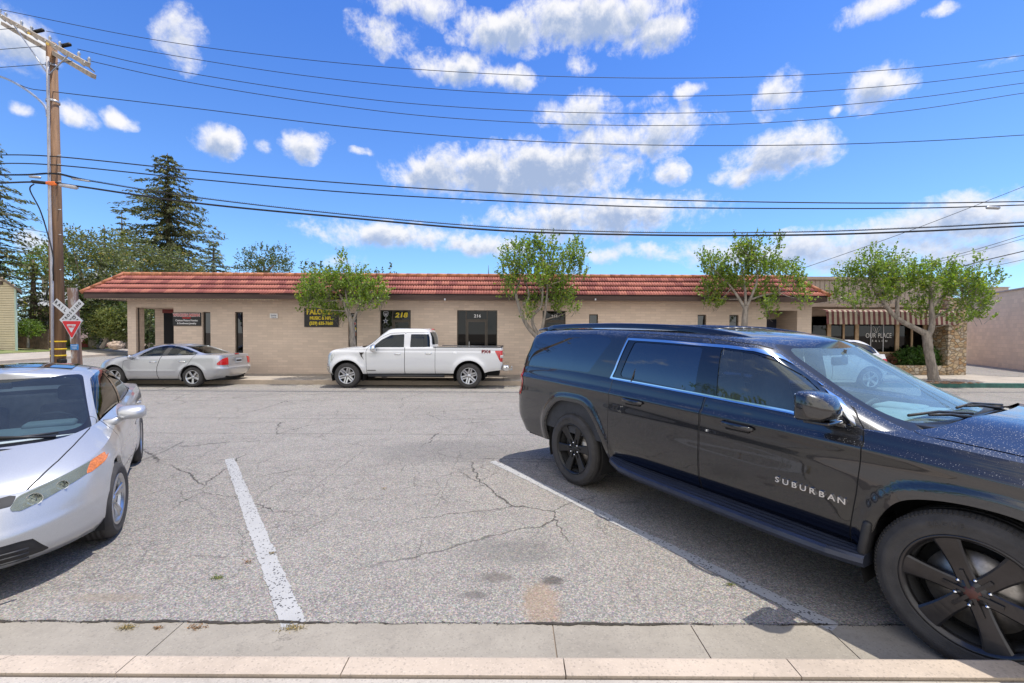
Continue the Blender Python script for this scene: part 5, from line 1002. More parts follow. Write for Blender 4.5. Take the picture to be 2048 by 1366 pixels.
splice((1972, 415), (2000, 416), .05, 'grey cable closure hanging near the right edge of the picture', MT['galv'])
# wires: the far end lies beyond the right edge
def wire(lab, pts, Ys, r, mat=MT['wire'], name='overhead_wire', lash=False, n=60, grp='overhead wires across the street'):
    """pixel polyline with distances; smoothed"""
    P = [tuple(at(px, py, Y)) for (px, py), Y in zip(pts, Ys)]; sp = spline(P, 14); m = MB(); m.tube(sp, r, 6)
    if lash:
        for i in range(0, len(sp)-1):
            a, b = Vector(sp[i]), Vector(sp[i+1])
            for s in np.linspace(0, 1, 7)[:-1]: q = a+(b-a)*s; m.tube([q+Vector((0, 0, -r*1.2)), q+Vector((.03, 0, r*2.6)), q+Vector((.06, 0, -r*1.2))], r*.35, 3)
    tag(m.build(name, mat), lab, 'wire', grp)
yy = lambda *v: list(v)
wire('topmost thin overhead wire entering at the upper left corner', [(-60, 8), (0, 19), (300, 78), (600, 118), (900, 143), (1200, 155), (1500, 154), (1800, 138), (2048, 111), (2200, 95)], [14.5, 14.4, 14, 13.8, 13.7, 13.7, 13.8, 14, 14.4, 14.6], .009)
wire('second overhead wire, ending at the insulator left of the pole top', [(92, 62), (300, 103), (600, 150), (900, 180), (1200, 192), (1500, 189), (1800, 170), (2048, 141), (2200, 124)], [14.2, 14, 13.9, 13.8, 13.8, 13.8, 14, 14.3, 14.5], .009)
wire('third overhead wire, ending at the insulator right of the pole top', [(155, 98), (350, 141), (650, 188), (900, 213), (1200, 226), (1500, 222), (1800, 199), (2048, 166), (2200, 148)], [13, 13.1, 13.2, 13.3, 13.4, 13.5, 13.7, 14, 14.2], .009)
wire('fourth overhead wire, ending at the lower right tip of the crossarm', [(172, 120), (380, 165), (650, 208), (900, 236), (1200, 250), (1500, 247), (1800, 223), (2048, 186), (2200, 166)], [12.4, 12.6, 12.8, 13, 13.2, 13.3, 13.5, 13.9, 14.1], .009)
wire('dashed-looking twisted neutral wire crossing below the four top wires', [(0, 152), (30, 165), (60, 177), (112, 184), (400, 218), (700, 254), (1000, 279), (1300, 290), (1600, 290), (1850, 282), (2048, 270), (2200, 262)], [15, 14.7, 14.2, 13.5, 13.4, 13.4, 13.4, 13.4, 13.5, 13.7, 13.9, 14], .011)
wire('upper black cable of the lower bundle, sagging low above the roof', [(-20, 310), (110, 313), (400, 342), (700, 367), (1000, 386), (1300, 399), (1600, 405), (1850, 406), (2048, 403), (2200, 401)], [14.2, 13.4, 13.4, 13.4, 13.4, 13.4, 13.5, 13.6, 13.8, 14], .017)
wire('second black cable of the lower bundle just beneath the upper one', [(-20, 327), (110, 330), (400, 359), (700, 385), (1000, 402), (1300, 414), (1600, 417), (1850, 416), (2048, 410), (2200, 407)], [14.2, 13.4, 13.4, 13.4, 13.4, 13.4, 13.5, 13.6, 13.8, 14], .017)
wire('lashed lowest cable pair, upper strand', [(-20, 350), (50, 350), (110, 348), (180, 362), (400, 396), (700, 430), (1000, 455), (1300, 465), (1600, 464), (1850, 455), (2048, 445), (2200, 440)], [14.2, 13.8, 13.3, 13.3, 13.3, 13.3, 13.3, 13.3, 13.4, 13.6, 13.8, 14], .014, lash=True)
wire('thick lowest cable running from the grey closure by the pole', [(-20, 367), (60, 364), (110, 366), (160, 373), (400, 407), (700, 436), (1000, 461), (1300, 470), (1600, 470), (1850, 462), (2048, 452), (2200, 447)], [14.2, 13.8, 13.3, 13.3, 13.3, 13.3, 13.3, 13.3, 13.4, 13.6, 13.8, 14], .027)
wire('thin wire leaving the left edge below the pole top', [(-30, 62), (0, 59), (45, 55)], [15, 14.8, 14.2], .010); wire('thin wire leaving the left edge behind the pole top', [(-30, 103), (0, 99), (90, 92)], [15.5, 15.2, 13.8], .010); wire('thin wire leaving the left edge above the lamp arm', [(-30, 139), (0, 135), (95, 128), (145, 122)], [15.5, 15, 13.6, 12.8], .010)
wire('slanting service wire crossing the trees to the roof', [(0, 450), (110, 468), (250, 497), (400, 524), (480, 537)], [20, 19, 18.4, 18, 17.8], .012)
wire('service wire rising from the roof corner to the upper right', [(1575, 547), (1700, 504), (1850, 450), (2048, 373), (2120, 345)], [17.5, 17, 16.5, 15.5, 15], .010); wire('service wire rising behind the salon tree to the right edge', [(1650, 555), (1800, 536), (1930, 505), (2048, 470), (2100, 455)], [20, 20, 19, 18, 17.5], .011); wire('thinner service wire beside the one behind the salon tree', [(1650, 557), (1800, 540), (1930, 510), (2048, 477), (2100, 463)], [20.2, 20.2, 19.2, 18.2, 17.7], .009)
wire('thick service cable with a splice right of the salon tree', [(1900, 540), (1960, 523), (2048, 502), (2100, 488)], [19, 18.5, 18, 17.5], .02); wire('lowest thin service wire at the right edge', [(1930, 545), (2048, 519), (2100, 508)], [20, 19, 18.5], .010)
wire('black drop wire curling down the left of the utility pole', [(68, 368), (60, 380), (80, 420), (96, 470), (106, 512), (106, 540), (106, 562), (94, 585), (93, 598)], [13.3]*6+[13.4, 13.5, 13.6], .017)
# rail crossing sign with yield sign
CY = 13.05; cp = at(157, 740, CY); cs = thing('railway_crossing_sign', 'square post with white railway crossbuck and red yield sign by the utility pole', 'sign', (cp.x, CY, 0))
def C_(px, py, dy=0.): p = at(px, py, CY); return Vector((p.x-cp.x, dy, p.z))
MT['postwood'] = pbr('peeling white post', (.24, .15, .11), .8, var=.3, vs=6, dirt=((.50, .52, .53), 6, .50), stretch=(1, 1, .3))
m = MB(); tp = C_(145, 576); m.add([(x+k*(tp.x if z else 0), y, z*tp.z) for z in (0, 1) for k, (x, y) in zip((1, 1, 1, 1), ((-.09, -.08), (.09, -.08), (.09, .08), (-.09, .08)))], [(0, 1, 5, 4), (1, 2, 6, 5), (2, 3, 7, 6), (3, 0, 4, 7), (4, 5, 6, 7)]); m.build('post', MT['postwood'], cs)
MT['signwhite'] = pbr('worn white sign face', (.62, .64, .68), .5, var=.08, vs=4); MT['signface_red'] = pbr('red sign face', (.62, .012, .02), .45); MT['signblue'] = pbr('blue sign face', (.03, .22, .55), .5)
def blade(pa, pb_, w, y, words, size):
    a, b = C_(*pa, y), C_(*pb_, y); d = (b-a).normalized(); u = Vector((-d.z, 0, d.x)); m = MB(); m.prism([(0, -w/2), ((b-a).length, -w/2), ((b-a).length, w/2), (0, w/2)], lambda s, t, dd: a+d*s+u*t+Vector((0, dd, 0)), 0, .006); bl = m.build('crossbuck_blade', MT['signwhite'], cs)
    for wd, s0 in words:
        m = MB(); n = len(wd)
        for i, ch in enumerate(wd): s = s0+(i-(n-1)/2)*size*.83; text_mb(m, ch, size, lambda p_, q_, dd, s=s: a+d*(s+p_)+u*q_+Vector((0, dd, 0)), -.005, -.001, sx=.85, bold=.004)
        m.build('lettering', MT['signblack'], bl)
blade((118, 603), (170, 647), .21, -.13, [('RAIL', .24), ('ROAD', .82)], .14); blade((134, 645), (173, 604), .21, -.15, [('CROSSING', .435)], .118)
def tri(px, py, hw, h, y, mat, r, parent, name):
    c = C_(px, py); pts = fillet([(c.x-hw, c.z), (c.x+hw, c.z), (c.x, c.z-h)], r); m = MB(); m.prism(pts, lambda a, b, d: (a, d, b), y, y+.005); return m.build(name, mat, parent)
ys_ = tri(155.5, 640.5, .325, .585, -.18, MT['signwhite'], .04, cs, 'yield_sign'); tri(155.5, 642.5, .29, .52, -.186, MT['signface_red'], .035, ys_, 'red_border'); tri(155.5, 649, .145, .25, -.192, MT['signwhite'], .02, ys_, 'white_centre'); m = MB(); c = C_(155.5, 653.5); text_mb(m, 'YIELD', .075, lambda u, v, d: Vector((c.x+u, d, c.z+v)), -.197, -.193, bold=.003); m.build('lettering', MT['signface_red'], ys_)
m = MB(); c = C_(159, 694); m.rbox((c.x, -.15, c.z), (.24, .01, .165), .004); bs = m.build('notice_plate', MT['signblue'], cs); m = MB()
for i, wd in enumerate(('REPORT PROBLEM', 'OR EMERGENCY', '1-800-555-0')): text_mb(m, ['REPORT PROBLEM', 'OR EMERGENCY', 'TO RAILROAD'][i], .028, lambda u, v, d, i=i: Vector((c.x+u, d, c.z+.043-i*.043+v)), -.160, -.156, sx=.8)
m.build('lettering', MT['label_white'], bs)
# ---- beige sided house
HY = 29.; hx = at(34, 650, HY).x; hs = thing('sided_house', 'beige house with horizontal board siding cut off by the left edge', 'house', (hx-3, HY, .4))
def H(mb, name, mat, par=hs, **k): o = mb.build(name, mat, par, **k); o.matrix_parent_inverse = Matrix.Translation(-Vector(hs.location)); return o
zc = at(34, 575, HY).z; zpk = zc+2.9; m = MB(); n = 26; MT['sidingb'] = pbr('beige board siding', (.62, .53, .38), .75, var=.06, vs=1)
zz = .3
while zz < zpk:
    x1 = hx if zz < zc else hx-(zz-zc)/.62
    if x1-(hx-9) > .3 and x1 > hx-9: m.add([(hx-9, HY-.04, zz), (x1, HY-.04, zz), (x1, HY, zz+.16), (hx-9, HY, zz+.16), (hx-9, HY, zz), (x1, HY, zz)], [(0, 1, 2, 3), (0, 4, 5, 1)])
    if x1-(hx-9) > .3: m.add([(hx-9, HY-.043, zz), (x1, HY-.043, zz), (x1, HY-.042, zz+.014), (hx-9, HY-.042, zz+.014)], [(0, 1, 2, 3)], 1)  # thin dark strip painting the shade at the foot of each board
    zz += .16
xb = hx*(HY+1.6)/HY-.25; m.add([(hx, HY, .3), (xb, HY+1.6, .3), (xb, HY+1.6, zc), (hx, HY, zc)], [(0, 1, 2, 3)]); H(m, 'wall', [MT['sidingb'], pbr('siding lap shade', (.22, .18, .13), .8)])
m = MB(); m.bbox((hx-.10, HY-.05, .3), (hx+.01, HY+.02, zc)); H(m, 'corner_board', pbr('pale green corner board', (.45, .55, .47), .7)); m = MB(); m.bbox((hx-1.6, HY-.03, zc+.35), (hx-1.0, HY-.026+.0, zc+.65)); m = MB(); c = at(2, 566, HY); m.bbox((c.x-.3, HY-.08, c.z-.12), (c.x+.15, HY-.03, c.z+.12)); H(m, 'vent', MT['fascia'])
m = MB(); e = Vector((hx+.75, 0, zc-.38)); pk = Vector((hx-4.6, 0, zc+2.95))
for y0, y1 in ((HY-.35, HY+1.8),): m.add([(e.x, y0, e.z), (pk.x, y0, pk.z), (pk.x-2.2, y1, pk.z), (e.x-2.4, y1, e.z), (e.x, y0, e.z+.16), (pk.x, y0, pk.z+.16), (pk.x-2.2, y1, pk.z+.16), (e.x-2.4, y1, e.z+.16)], [(0, 1, 2, 3), (4, 7, 6, 5), (0, 4, 5, 1), (1, 5, 6, 2), (2, 6, 7, 3), (3, 7, 4, 0)])
H(m, 'roof', pbr('brown shingle roof', (.17, .13, .11), .9, var=.2, vs=3))
# ---- stucco house with grey roof
GY = 37.; gl = at(62, 650, GY).x; gr = at(150, 650, GY).x; gs = thing('stucco_house', 'pinkish stucco house with grey shingle roof behind the utility pole', 'house', ((gl+gr)/2, GY, .5))
def G(mb, name, mat, par=gs, **k): o = mb.build(name, mat, par, **k); o.matrix_parent_inverse = Matrix.Translation(-Vector(gs.location)) if par is gs else Matrix.Identity(4); return o
ze = at(100, 600, GY).z; MT['pinkstucco'] = pbr('pinkish stucco', (.52, .37, .30), .9, var=.1, vs=1); wa = at(82, 630, GY); wb = at(104.5, 657, GY)
m = MB(); holes_wall(m, gl, gr, .3, ze, GY, [(wa.x, wb.x, wb.z, wa.z)], .2); m.bbox((gl, GY+.2, .3), (gl+.2, GY+8, ze)); m.bbox((gr-.2, GY+.2, .3), (gr, GY+8, ze)); m.bbox((gl, GY-.06, at(80, 629, GY).z), (gr, GY-.002, at(80, 628, GY).z+.05)); G(m, 'wall', MT['pinkstucco'])
m = MB(); m.add([(wa.x, GY+.15, wb.z), (wb.x, GY+.15, wb.z), (wb.x, GY+.15, wa.z), (wa.x, GY+.15, wa.z)], [(0, 1, 2, 3)]); gw = G(m, 'window', MT['shopglass']); m = MB()
for k in range(5): x = wa.x+(wb.x-wa.x)*k/4; m.bbox((x-.02, GY+.10, wb.z), (x+.02, GY+.14, wa.z))
for k in range(5): z = wb.z+(wa.z-wb.z)*k/4; m.bbox((wa.x, GY+.085, z-.02), (wb.x, GY+.098, z+.02))
m.build('window_frame', pbr('grey green window frame', (.3, .36, .31), .6), gw)
rt = at(80, 541, GY+5).z; MT['greyroof'] = pbr('grey shingles', (.42, .43, .43), .85, var=.2, vs=8, island=0, bump=.5, bs=20); m = MB(); xe0, xe1 = gl-.6, gr+.6
m.add([(xe0, GY-.7, ze-.1), (xe1, GY-.7, ze-.1), (xe1-3, GY+4.5, rt), (xe0+3, GY+4.5, rt), (xe0, GY+9.5, ze-.1), (xe1, GY+9.5, ze-.1), (xe0, GY-.7, ze-.25), (xe1, GY-.7, ze-.25)], [(0, 1, 2, 3), (1, 5, 2), (5, 4, 3, 2), (4, 0, 3), (0, 6, 7, 1)]); G(m, 'roof', MT['greyroof'])
m = MB(); q = at(100, 590, GY-2); m.add([(q.x-3, GY-2.4, q.z-1.0), (q.x+4.5, GY-2.4, q.z-1.0), (q.x+4, GY+.0, q.z+.15), (q.x-2.4, GY+.0, q.z+.15)], [(0, 1, 2, 3)]); G(m, 'porch_roof', MT['greyroof'])
m = MB(); xr = at(172, 690, 35.5)
for k in range(4): m.bbox((xr.x-.9, 35.2+k*.3, .5), (xr.x+.9, 35.5+k*.3, .62+k*.14))
tag(m.build('steps', pbr('red painted steps', (.36, .10, .08), .8)), 'red painted steps at the stucco house entrance behind the juniper', 'steps')
m = MB(); R0 = at(170, 682, 35.); p = [R0+Vector((0, 0, -.1)), R0+Vector((-.12, 0, .05)), R0+Vector((0, 0, .16)), R0+Vector((.5, .3, .45)), R0+Vector((1.1, .6, .78))]; m.tube(spline([tuple(v) for v in p], 5), .025, 6)
for k in range(6): a = R0+Vector((.3+k*.16, .18+k*.1, .30+k*.095)); m.tube([a, a-Vector((0, 0, .75))], .014, 5)
tag(m.build('handrail', pbr('red iron rail', (.42, .09, .07), .6)), 'red iron handrail with curled end beside the red steps', 'handrail')
m = MB(); f0 = at(36, 680, 31).x
for k in range(13): x = f0+k*.17; m.bbox((x, 31, .4), (x+.15, 31.03, 1.95+rnd.uniform(-.02, .02)))
tag(m.build('board_fence', pbr('weathered fence boards', (.20, .14, .11), .85, var=.3, vs=3)), 'weathered vertical board fence between the two left houses', 'fence')
rk = bmesh.new(); bmesh.ops.create_icosphere(rk, subdivisions=4, radius=1); rr_ = random.Random(4)
from mathutils import noise as mn
for v in rk.verts: v.co *= 1+.28*mn.noise(v.co*1.6)+.08*mn.noise(v.co*5); v.co.z *= .62; v.co.x *= 1.15
me = bpy.data.meshes.new('rock'); rk.to_mesh(me); rk.free(); me.materials.append(pbr('tan boulder', (.40, .31, .24), .9, var=.3, vs=3, bump=1, bs=12)); ro = bpy.data.objects.new('boulder', me); p = at(234, 690, 32); ro.location = (p.x, 32, .78); ro.scale = (.50, .4, .5); link(ro, None, 'tan boulder on the bare earth beside the juniper trunk', 'rock')
# ---- weeds by the gutter
def weed(px, py, r, n, mat, lab, seed):
    rs = np.random.RandomState(seed); g = gnd(px, py); P = np.stack([rs.normal(0, r, n), rs.normal(0, r*.45, n), np.abs(rs.normal(0, .008, n))+.004], 1); D = unit(rs.normal(size=(n, 3))*np.array([1, 1, .35])+np.array([0, 0, .15])); U = unit(rs.normal(size=(n, 3))*.4+np.array([0, 0, 1])); o = leaf_mesh('weed', P, D, U, rs.uniform(.007, .018, n), mat, None, .4); o.location = g; tag(o, lab, 'weed', 'weeds in the asphalt cracks')
wg = leaf_mat('weed leaves', (.14, .17, .04), .4, .2); wr = leaf_mat('reddish weed', (.24, .13, .05), .4, .2); wb_ = leaf_mat('dry weed', (.27, .21, .09), .4, .2)
weed(434, 1157, .028, 120, wg, 'small green weed in a crack left of the left white line', 1); weed(254, 1257, .028, 150, wb_, 'flat olive weed at the asphalt edge by the diagonal gutter joint', 2); weed(318, 1258, .015, 50, wr, 'tiny reddish weed, first right of the olive one at the asphalt edge', 3); weed(392, 1257, .03, 90, wr, 'reddish weed at the asphalt edge left of the white line end', 4); weed(585, 1258, .036, 170, wb_, 'dry weed at the very foot of the left white line', 5); weed(1460, 1171, .02, 70, wg, 'small green tuft beside the line along the SUV', 6); weed(545, 1108, .012, 50, wb_, 'tiny dry tuft across the middle of the left white line', 7); weed(495, 1126, .018, 45, wr, 'reddish scrap of weed left of the left white line, below its middle', 8); weed(768, 978, .02, 40, wb_, 'dry tuft in the long crack in the middle of the bay', 9)
# ---- reflected surroundings behind the camera: trees over the near pavement, low building
bush('broadleaf_tree', 'wide leafy tree behind the photographer on the near side', 'tree', -9, [(1024, 300, 1, 1)], MT['leaf'], 61, .1, 1) if False else None
def back_tree(x, y, z, r, seed, lab):
    rs = np.random.RandomState(seed); root = thing('shade_tree', lab, 'tree', (x, y, .1)); L = [(rs.uniform(-r, r), rs.uniform(-r, r), z+rs.uniform(-r*.4, r*.5), r*.7, r*.7, r*.5) for _ in range(7)]; P, D, U, tw = shoots(rs, L, 7, ln=(.3, .7), leaf=.2, hollow=.6); leaf_mesh('crown', P, D, U, rs.uniform(.12, .24, len(P)), MT['leaf'], root, .6); m = MB(); m.tube([(0, 0, 0), (.1, 0, z*.5), (0, 0, z)], [.22, .17, .1], 8)
    for l in L: m.tube([(0, 0, z*.6), l[:3]], [.08, .02], 5)
    m.build('trunk', MT['bark'], root)
back_tree(-19, 3.5, 3.4, 1.8, 62, 'broad shade tree off the left end of the parking row'); back_tree(-22, -4.5, 3.6, 2.0, 63, 'shade tree left of and behind the camera'); back_tree(-13, -8, 3.4, 1.8, 64, 'shade tree behind the camera at the left')
# ================================================================== BLACK SUV
def local_side(px, py, org, rz, ly):
    F = Vector((math.cos(rz), math.sin(rz), 0)); L = Vector((-math.sin(rz), math.cos(rz), 0)); o = Vector((org[0], org[1], 0)); d = ray(px, py)
    O = Vector((0, 0, CAM_H)); t = ((o+L*ly-O).dot(L))/d.dot(L); P = O+d*t; return (P-o).dot(F), P.z
def build_suv():
    org = (3.2565, 2.7429, 0); rz = .5404-math.pi/2; P_ = MT['black_paint']
    root = thing('parked_suv', 'large black SUV with black wheels and chrome window trim parked at the near kerb', 'car', org, rz)
    WS = lambda z: .975-(max(z, 1.22)-1.22)*.30
    def tr(px, py):                                   # photo point -> (x, z) on the leaning side wall
        z = 1.3
        for _ in range(8): x, z = local_side(px, py, org, rz, -WS(z))
        return (x, z)
    archs = [(-3.302, [(-3.80, .30), (-3.85, .66), (-3.62, .93), (-3.30, .985), (-3.02, .94), (-2.80, .66), (-2.70, .40), (-2.68, .30)]),
             (0., [(-.46, .30), (-.43, .54), (-.37, .72), (-.25, .845), (0., .895), (.25, .86), (.42, .70), (.50, .30)])]
    archs = [(x, spline([a[0], a[0]]+a[1:-1]+[a[-1], a[-1]], 5)) for x, a in archs]
    crease = pfn([(-4.6, 1.20), (-2.7, 1.165), (-1.5, 1.125), (-.5, 1.09), (.2, 1.045), (.9, 1.0)])
    def ytw(X, Y, Z, t):
        Yn = Y.copy(); m = Y > .5
        # plan taper towards the tail and the nose
        Yn = Yn*(1-.018*np.clip((-2.8-X)/1.8, 0, 1)**2)
        c = crease(X); d = Z-c
        Yn = Yn+np.where(m, .020*np.exp(-(np.clip(d, -9, 0)/.055)**2)*(d < 0)+.020*np.exp(-(d/.02)**2)*(d >= 0), 0)  # shoulder edge
        Yn = Yn-np.where(m, .007*np.exp(-((Z-.90)/.12)**2)*np.clip((X+2.9)/1.2, 0, 1)*np.clip((-.2-X)/.9, 0, 1), 0)
        for xc, a in archs:
            s = sdf_poly(np.stack([X, Z], 1), a); Yn = Yn+np.where(m, .015*(1-1/(1+np.exp(-(s-.075)/.006)))*(Z < 1.12), 0)
        Yn = Yn-np.where(m, .03*np.clip((.60-Z)/.16, 0, 1)**1.6*np.clip((X+2.9)/.3, 0, 1)*np.clip((-.3-X)/.2, 0, 1), 0)
        return Yn
    def cap(X, Y, q, Ye):
        f = np.clip((X+.60)/.22, 0, 1); f = f*f*(3-2*f)
        rise = .105*np.clip((.95-X)/.9, 0, 1)**.5+.0; prof = (1-q**4)
        bulge = .030*np.exp(-((q-.80)/.05)**2)*0+.028/(1+np.exp((q-.70)/.022))
        flat = np.clip((1-q)/.05, 0, 1)*.006
        return f*(rise*prof+bulge*np.clip((1.0-X)/.4, 0, 1))+(1-f)*flat
    S = dict(zb=[(-4.72, .60), (-4.3, .43), (-3.85, .42), (-2.8, .46), (-.45, .46), (.45, .40), (.9, .30), (1.02, .30)],
             zs=[(-4.70, 1.335), (-3.5, 1.335), (-2.7, 1.312), (-1.6, 1.268), (-.92, 1.232), (-.5, 1.196), (0., 1.165), (.5, 1.12), (.85, 1.05), (1.0, .98)],
             zr=[(-4.5, 1.805), (-3.5, 1.83), (-2.6, 1.815), (-1.6, 1.765), (-1.2, 1.715), (-.9, 1.64), (-.2, 1.45), (.1, 1.4)],
             low=[(0, -4.62, .93, .955, .45, 4.2, .6, 3.6), (.18, -4.70, .99, .985, .42, 4.6, .55, 3.8), (.45, -4.715, 1.01, 1.0, .42, 4, .55, 4.), (.60, -4.67, 1.01, 1.002, .42, 4, .55, 4.), (.68, -4.62, 1.0, .998, .40, 4.5, .55, 4.),
                  (.85, -4.60, .98, .988, .38, 5, .55, 4), (.95, -4.585, .95, .972, .38, 5, .55, 4), (1., -4.57, .93, .955, .38, 5, .55, 4)],
             green=[(0, -4.56, -.05, .950, .34, 5.5, .50, 2.5), (.25, -4.53, -.29, .928, .34, 5.5, .48, 2.5), (.5, -4.48, -.53, .897, .34, 5.5, .47, 2.5), (.75, -4.455, -.77, .855, .32, 5.5, .46, 2.6), (.87, -4.43, -.89, .828, .32, 5.5, .46, 2.6), (.95, -4.405, -.965, .79, .36, 4.5, .45, 2.7), (1., -4.37, -1.01, .75, .36, 4.5, .45, 2.7)],
             ytw=ytw, cap=cap, roof=lambda X, Y, q: .062*(1-q**2.2)+.0*X+.012*np.exp(-((q-.62)/.05)**2)*np.clip((-1.5-X)*4, 0, 1)*np.clip((X+4.2)*6, 0, 1), nz=46, cs=170, gs=110,
             gz=lambda X, Y, t: .0*X)
    sh = make_shell(S)
    cut(sh, ['cap'], top_fn(sh.base, .0))
    flat_arch = []
    for xc, a in archs: cut(sh, ['low'], side_fn(a), SIDE)
    # window outline traced from the photograph
    dlo = [tr(*p) for p in [(1221, 757), (1232, 738), (1259, 677), (1330, 681.5), (1400, 687.5), (1455, 692), (1510, 699), (1556, 714), (1601, 741), (1643, 778), (1685, 820), (1702, 841), (1706, 851), (1694, 856), (1674, 852.5), (1575, 826), (1405, 792), (1300, 772)]]
    # chrome ring, then glass area
    mk = lambda off: side_fn(dlo, off)
    chrome = cut(sh, ['green', 'low', 'cap'], mk(-.004), SIDE)
    dl = {}
    for p, t in chrome: dl.setdefault(t, []).append(p)
    ring, inner = [], []
    for t, ps in dl.items():
        a, b = clip(sh, ps, mk(.018)); inner += [(p, t) for p in a]; ring += b
    doorR = [(-2.685, .30), (-2.70, .60), (-2.685, 1.05), tr(1228, 756), tr(1257, 672), (-2.57, 1.795), (-1.66, 1.745), tr(1426, 689), tr(1410, 790), (-1.615, 1.0), (-1.617, .55), (-1.61, .30)]
    doorF = [(-1.605, .30), (-1.607, .55), (-1.605, 1.0), tr(1413, 791), tr(1429, 690), (-1.62, 1.742), (-1.25, 1.70), tr(1560, 707), tr(1606, 735), tr(1650, 775), tr(1700, 825), tr(1724, 858), (-.474, 1.12), (-.50, .8), (-.545, .50), (-.545, .30)]
    doorR, doorF = fillet(doorR, .03), fillet(doorF, .05)
    doors = []
    for nm, poly in (('rear', doorR), ('front', doorF)):
        inn, seam = panel(sh, ['low', 'cap', 'green', 'roof'], lambda o, poly=poly: side_fn(poly, o), .0035, SIDE)
        d = emit_polys(sh, [p for p, t in inn], 'door', P_, root, 'sep'); emit_polys(sh, seam, 'door_gap', MT['gap'], d[0], 'both', push=-.003); doors.append(d)
    emit_polys(sh, ring, 'window_trim', MT['chrome'], root, 'sep', push=.007)
    # panes
    rearw = fillet([tr(1240, 752), tr(1272, 684), tr(1407, 694), tr(1388, 784)], .03)
    tri = fillet([tr(1229, 754), tr(1264, 683), tr(1270, 683), tr(1236, 754)], .01)
    frontw = fillet([tr(1431, 793), tr(1443, 698), tr(1510, 708), tr(1548, 722), tr(1598, 753), tr(1633, 783), tr(1633, 833)], .02)
    sh2 = [(p, t) for p, t in inner]; rest = []
    def sub(poly, ps):
        a, b = clip(sh, ps, side_fn(poly)); return a, b
    ps = [p for p, t in sh2]; w1, ps = sub(rearw, ps); w2, ps = sub(frontw, ps)
    emit_polys(sh, ps, 'pillar_cover', MT['glossblack'], root, 'sep')
    emit_polys(sh, w1, 'rear_window', MT['tint'], root, 'sep', push=-.006); emit_polys(sh, w2, 'front_window', MT['glass'], root, 'sep', push=-.006)
    for sg in (1, -1):                              # quarter light divider
        m = MB()
        a, b = tr(1262, 767), tr(1291, 682); m.tube([(a[0], sg*(WS(a[1])+.0), a[1]), (b[0], sg*(WS(b[1])-.005), b[1])], .012, 6)
        m.build('window_divider', MT['glossblack'], root)
    # wrap-round rear quarter glass
    q = fillet([tr(1042, 722), tr(1050, 705), tr(1075, 668), tr(1240, 671), tr(1215, 700), tr(1165, 745)], .06)
    quarter = [(-4.62, 1.352), (-4.62, 1.775), (-3.0, 1.775), (-2.78, 1.72), (-2.98, 1.45), (-3.06, 1.345)]
    quarter = fillet(quarter, .05)
    qq = cut(sh, ['green'], side_fn(quarter), lambda C, N: (N[:, 1] > .25) & (C[:, 1] > .3))
    emit_polys(sh, [p for p, t in qq], 'quarter_window', MT['tint'], root, 'sep', push=-.003)
    tg = cut(sh, ['green'], front_fn([(-1, 1.40), (1, 1.40), (.9, 1.74), (-.9, 1.74)]), lambda C, N: (N[:, 0] < -.6) & (C[:, 0] < -4.2))
    emit_polys(sh, [p for p, t in tg], 'rear_screen', MT['tint'], root)
    # windscreen
    wsp = fillet([(-.83, 1.17), (.83, 1.17), (.70, 1.705), (-.70, 1.705)], .06)
    pred = lambda C, N: (N[:, 0] > .22) & (C[:, 0] > -1.3) & (C[:, 2] > 1.05)
    ws = cut(sh, ['green'], front_fn(wsp), pred); a, b = clip(sh, [p for p, t in ws], front_fn(fillet([(-.765, 1.235), (.765, 1.235), (.645, 1.675), (-.645, 1.675)], .08)))
    w = emit_polys(sh, a, 'windscreen', MT['wglass'], root); emit_polys(sh, b, 'screen_border', MT['frit'], w[0])
    # tail lamps
    tl = cut(sh, ['low'], side_fn(fillet([(-4.80, .93), (-4.80, 1.345), (-4.41, 1.345), (-4.38, 1.15), (-4.44, .93)], .03)), lambda C, N: (C[:, 1] > .72))
    emit_polys(sh, [p for p, t in tl], 'tail_lamp', MT['red'], root, 'sep', push=.006)
    hd = cut(sh, ['cap'], top_fn(fillet([(-.40, -.74), (-.40, .74), (-.24, .90), (.40, .905), (.93, .82), (1.02, 0), (.93, -.82), (.40, -.905), (-.24, -.90)], .05), 0))
    ho, hseam = [], []
    a, b = clip(sh, [p for p, t in hd], top_fn(fillet([(-.40, -.74), (-.40, .74), (-.24, .90), (.40, .905), (.93, .82), (1.02, 0), (.93, -.82), (.40, -.905), (-.24, -.90)], .05), .007))
    emit_polys(sh, a, 'hood', P_, root, push=.002); emit_polys(sh, b, 'hood_gap', MT['gap'], root, push=-.004)
    gr = cut(sh, ['low'], front_fn(fillet([(-.62, .55), (.62, .55), (.62, .95), (-.62, .95)], .06)), lambda C, N: (N[:, 0] > .5) & (C[:, 0] > .7)); emit_polys(sh, [p for p, t in gr], 'grille', MT['plastic'], root)
    hl = cut(sh, ['low'], front_fn(fillet([(.64, .70), (1.0, .74), (1.0, .98), (.64, .96)], .04)), lambda C, N: (C[:, 0] > .55)); emit_polys(sh, [p for p, t in hl], 'headlight', MT['lensclear'], root, 'sep')
    rf = cut(sh, ['roof'], lambda P: P[:, 0]*0-1); emit_polys(sh, [p for p, t in rf], 'roof', P_, root)
    emit_polys(sh, sh.P, 'body', P_, root, flange=.035)
    # roof rails, rear spoiler, roof ribs
    m = MB()
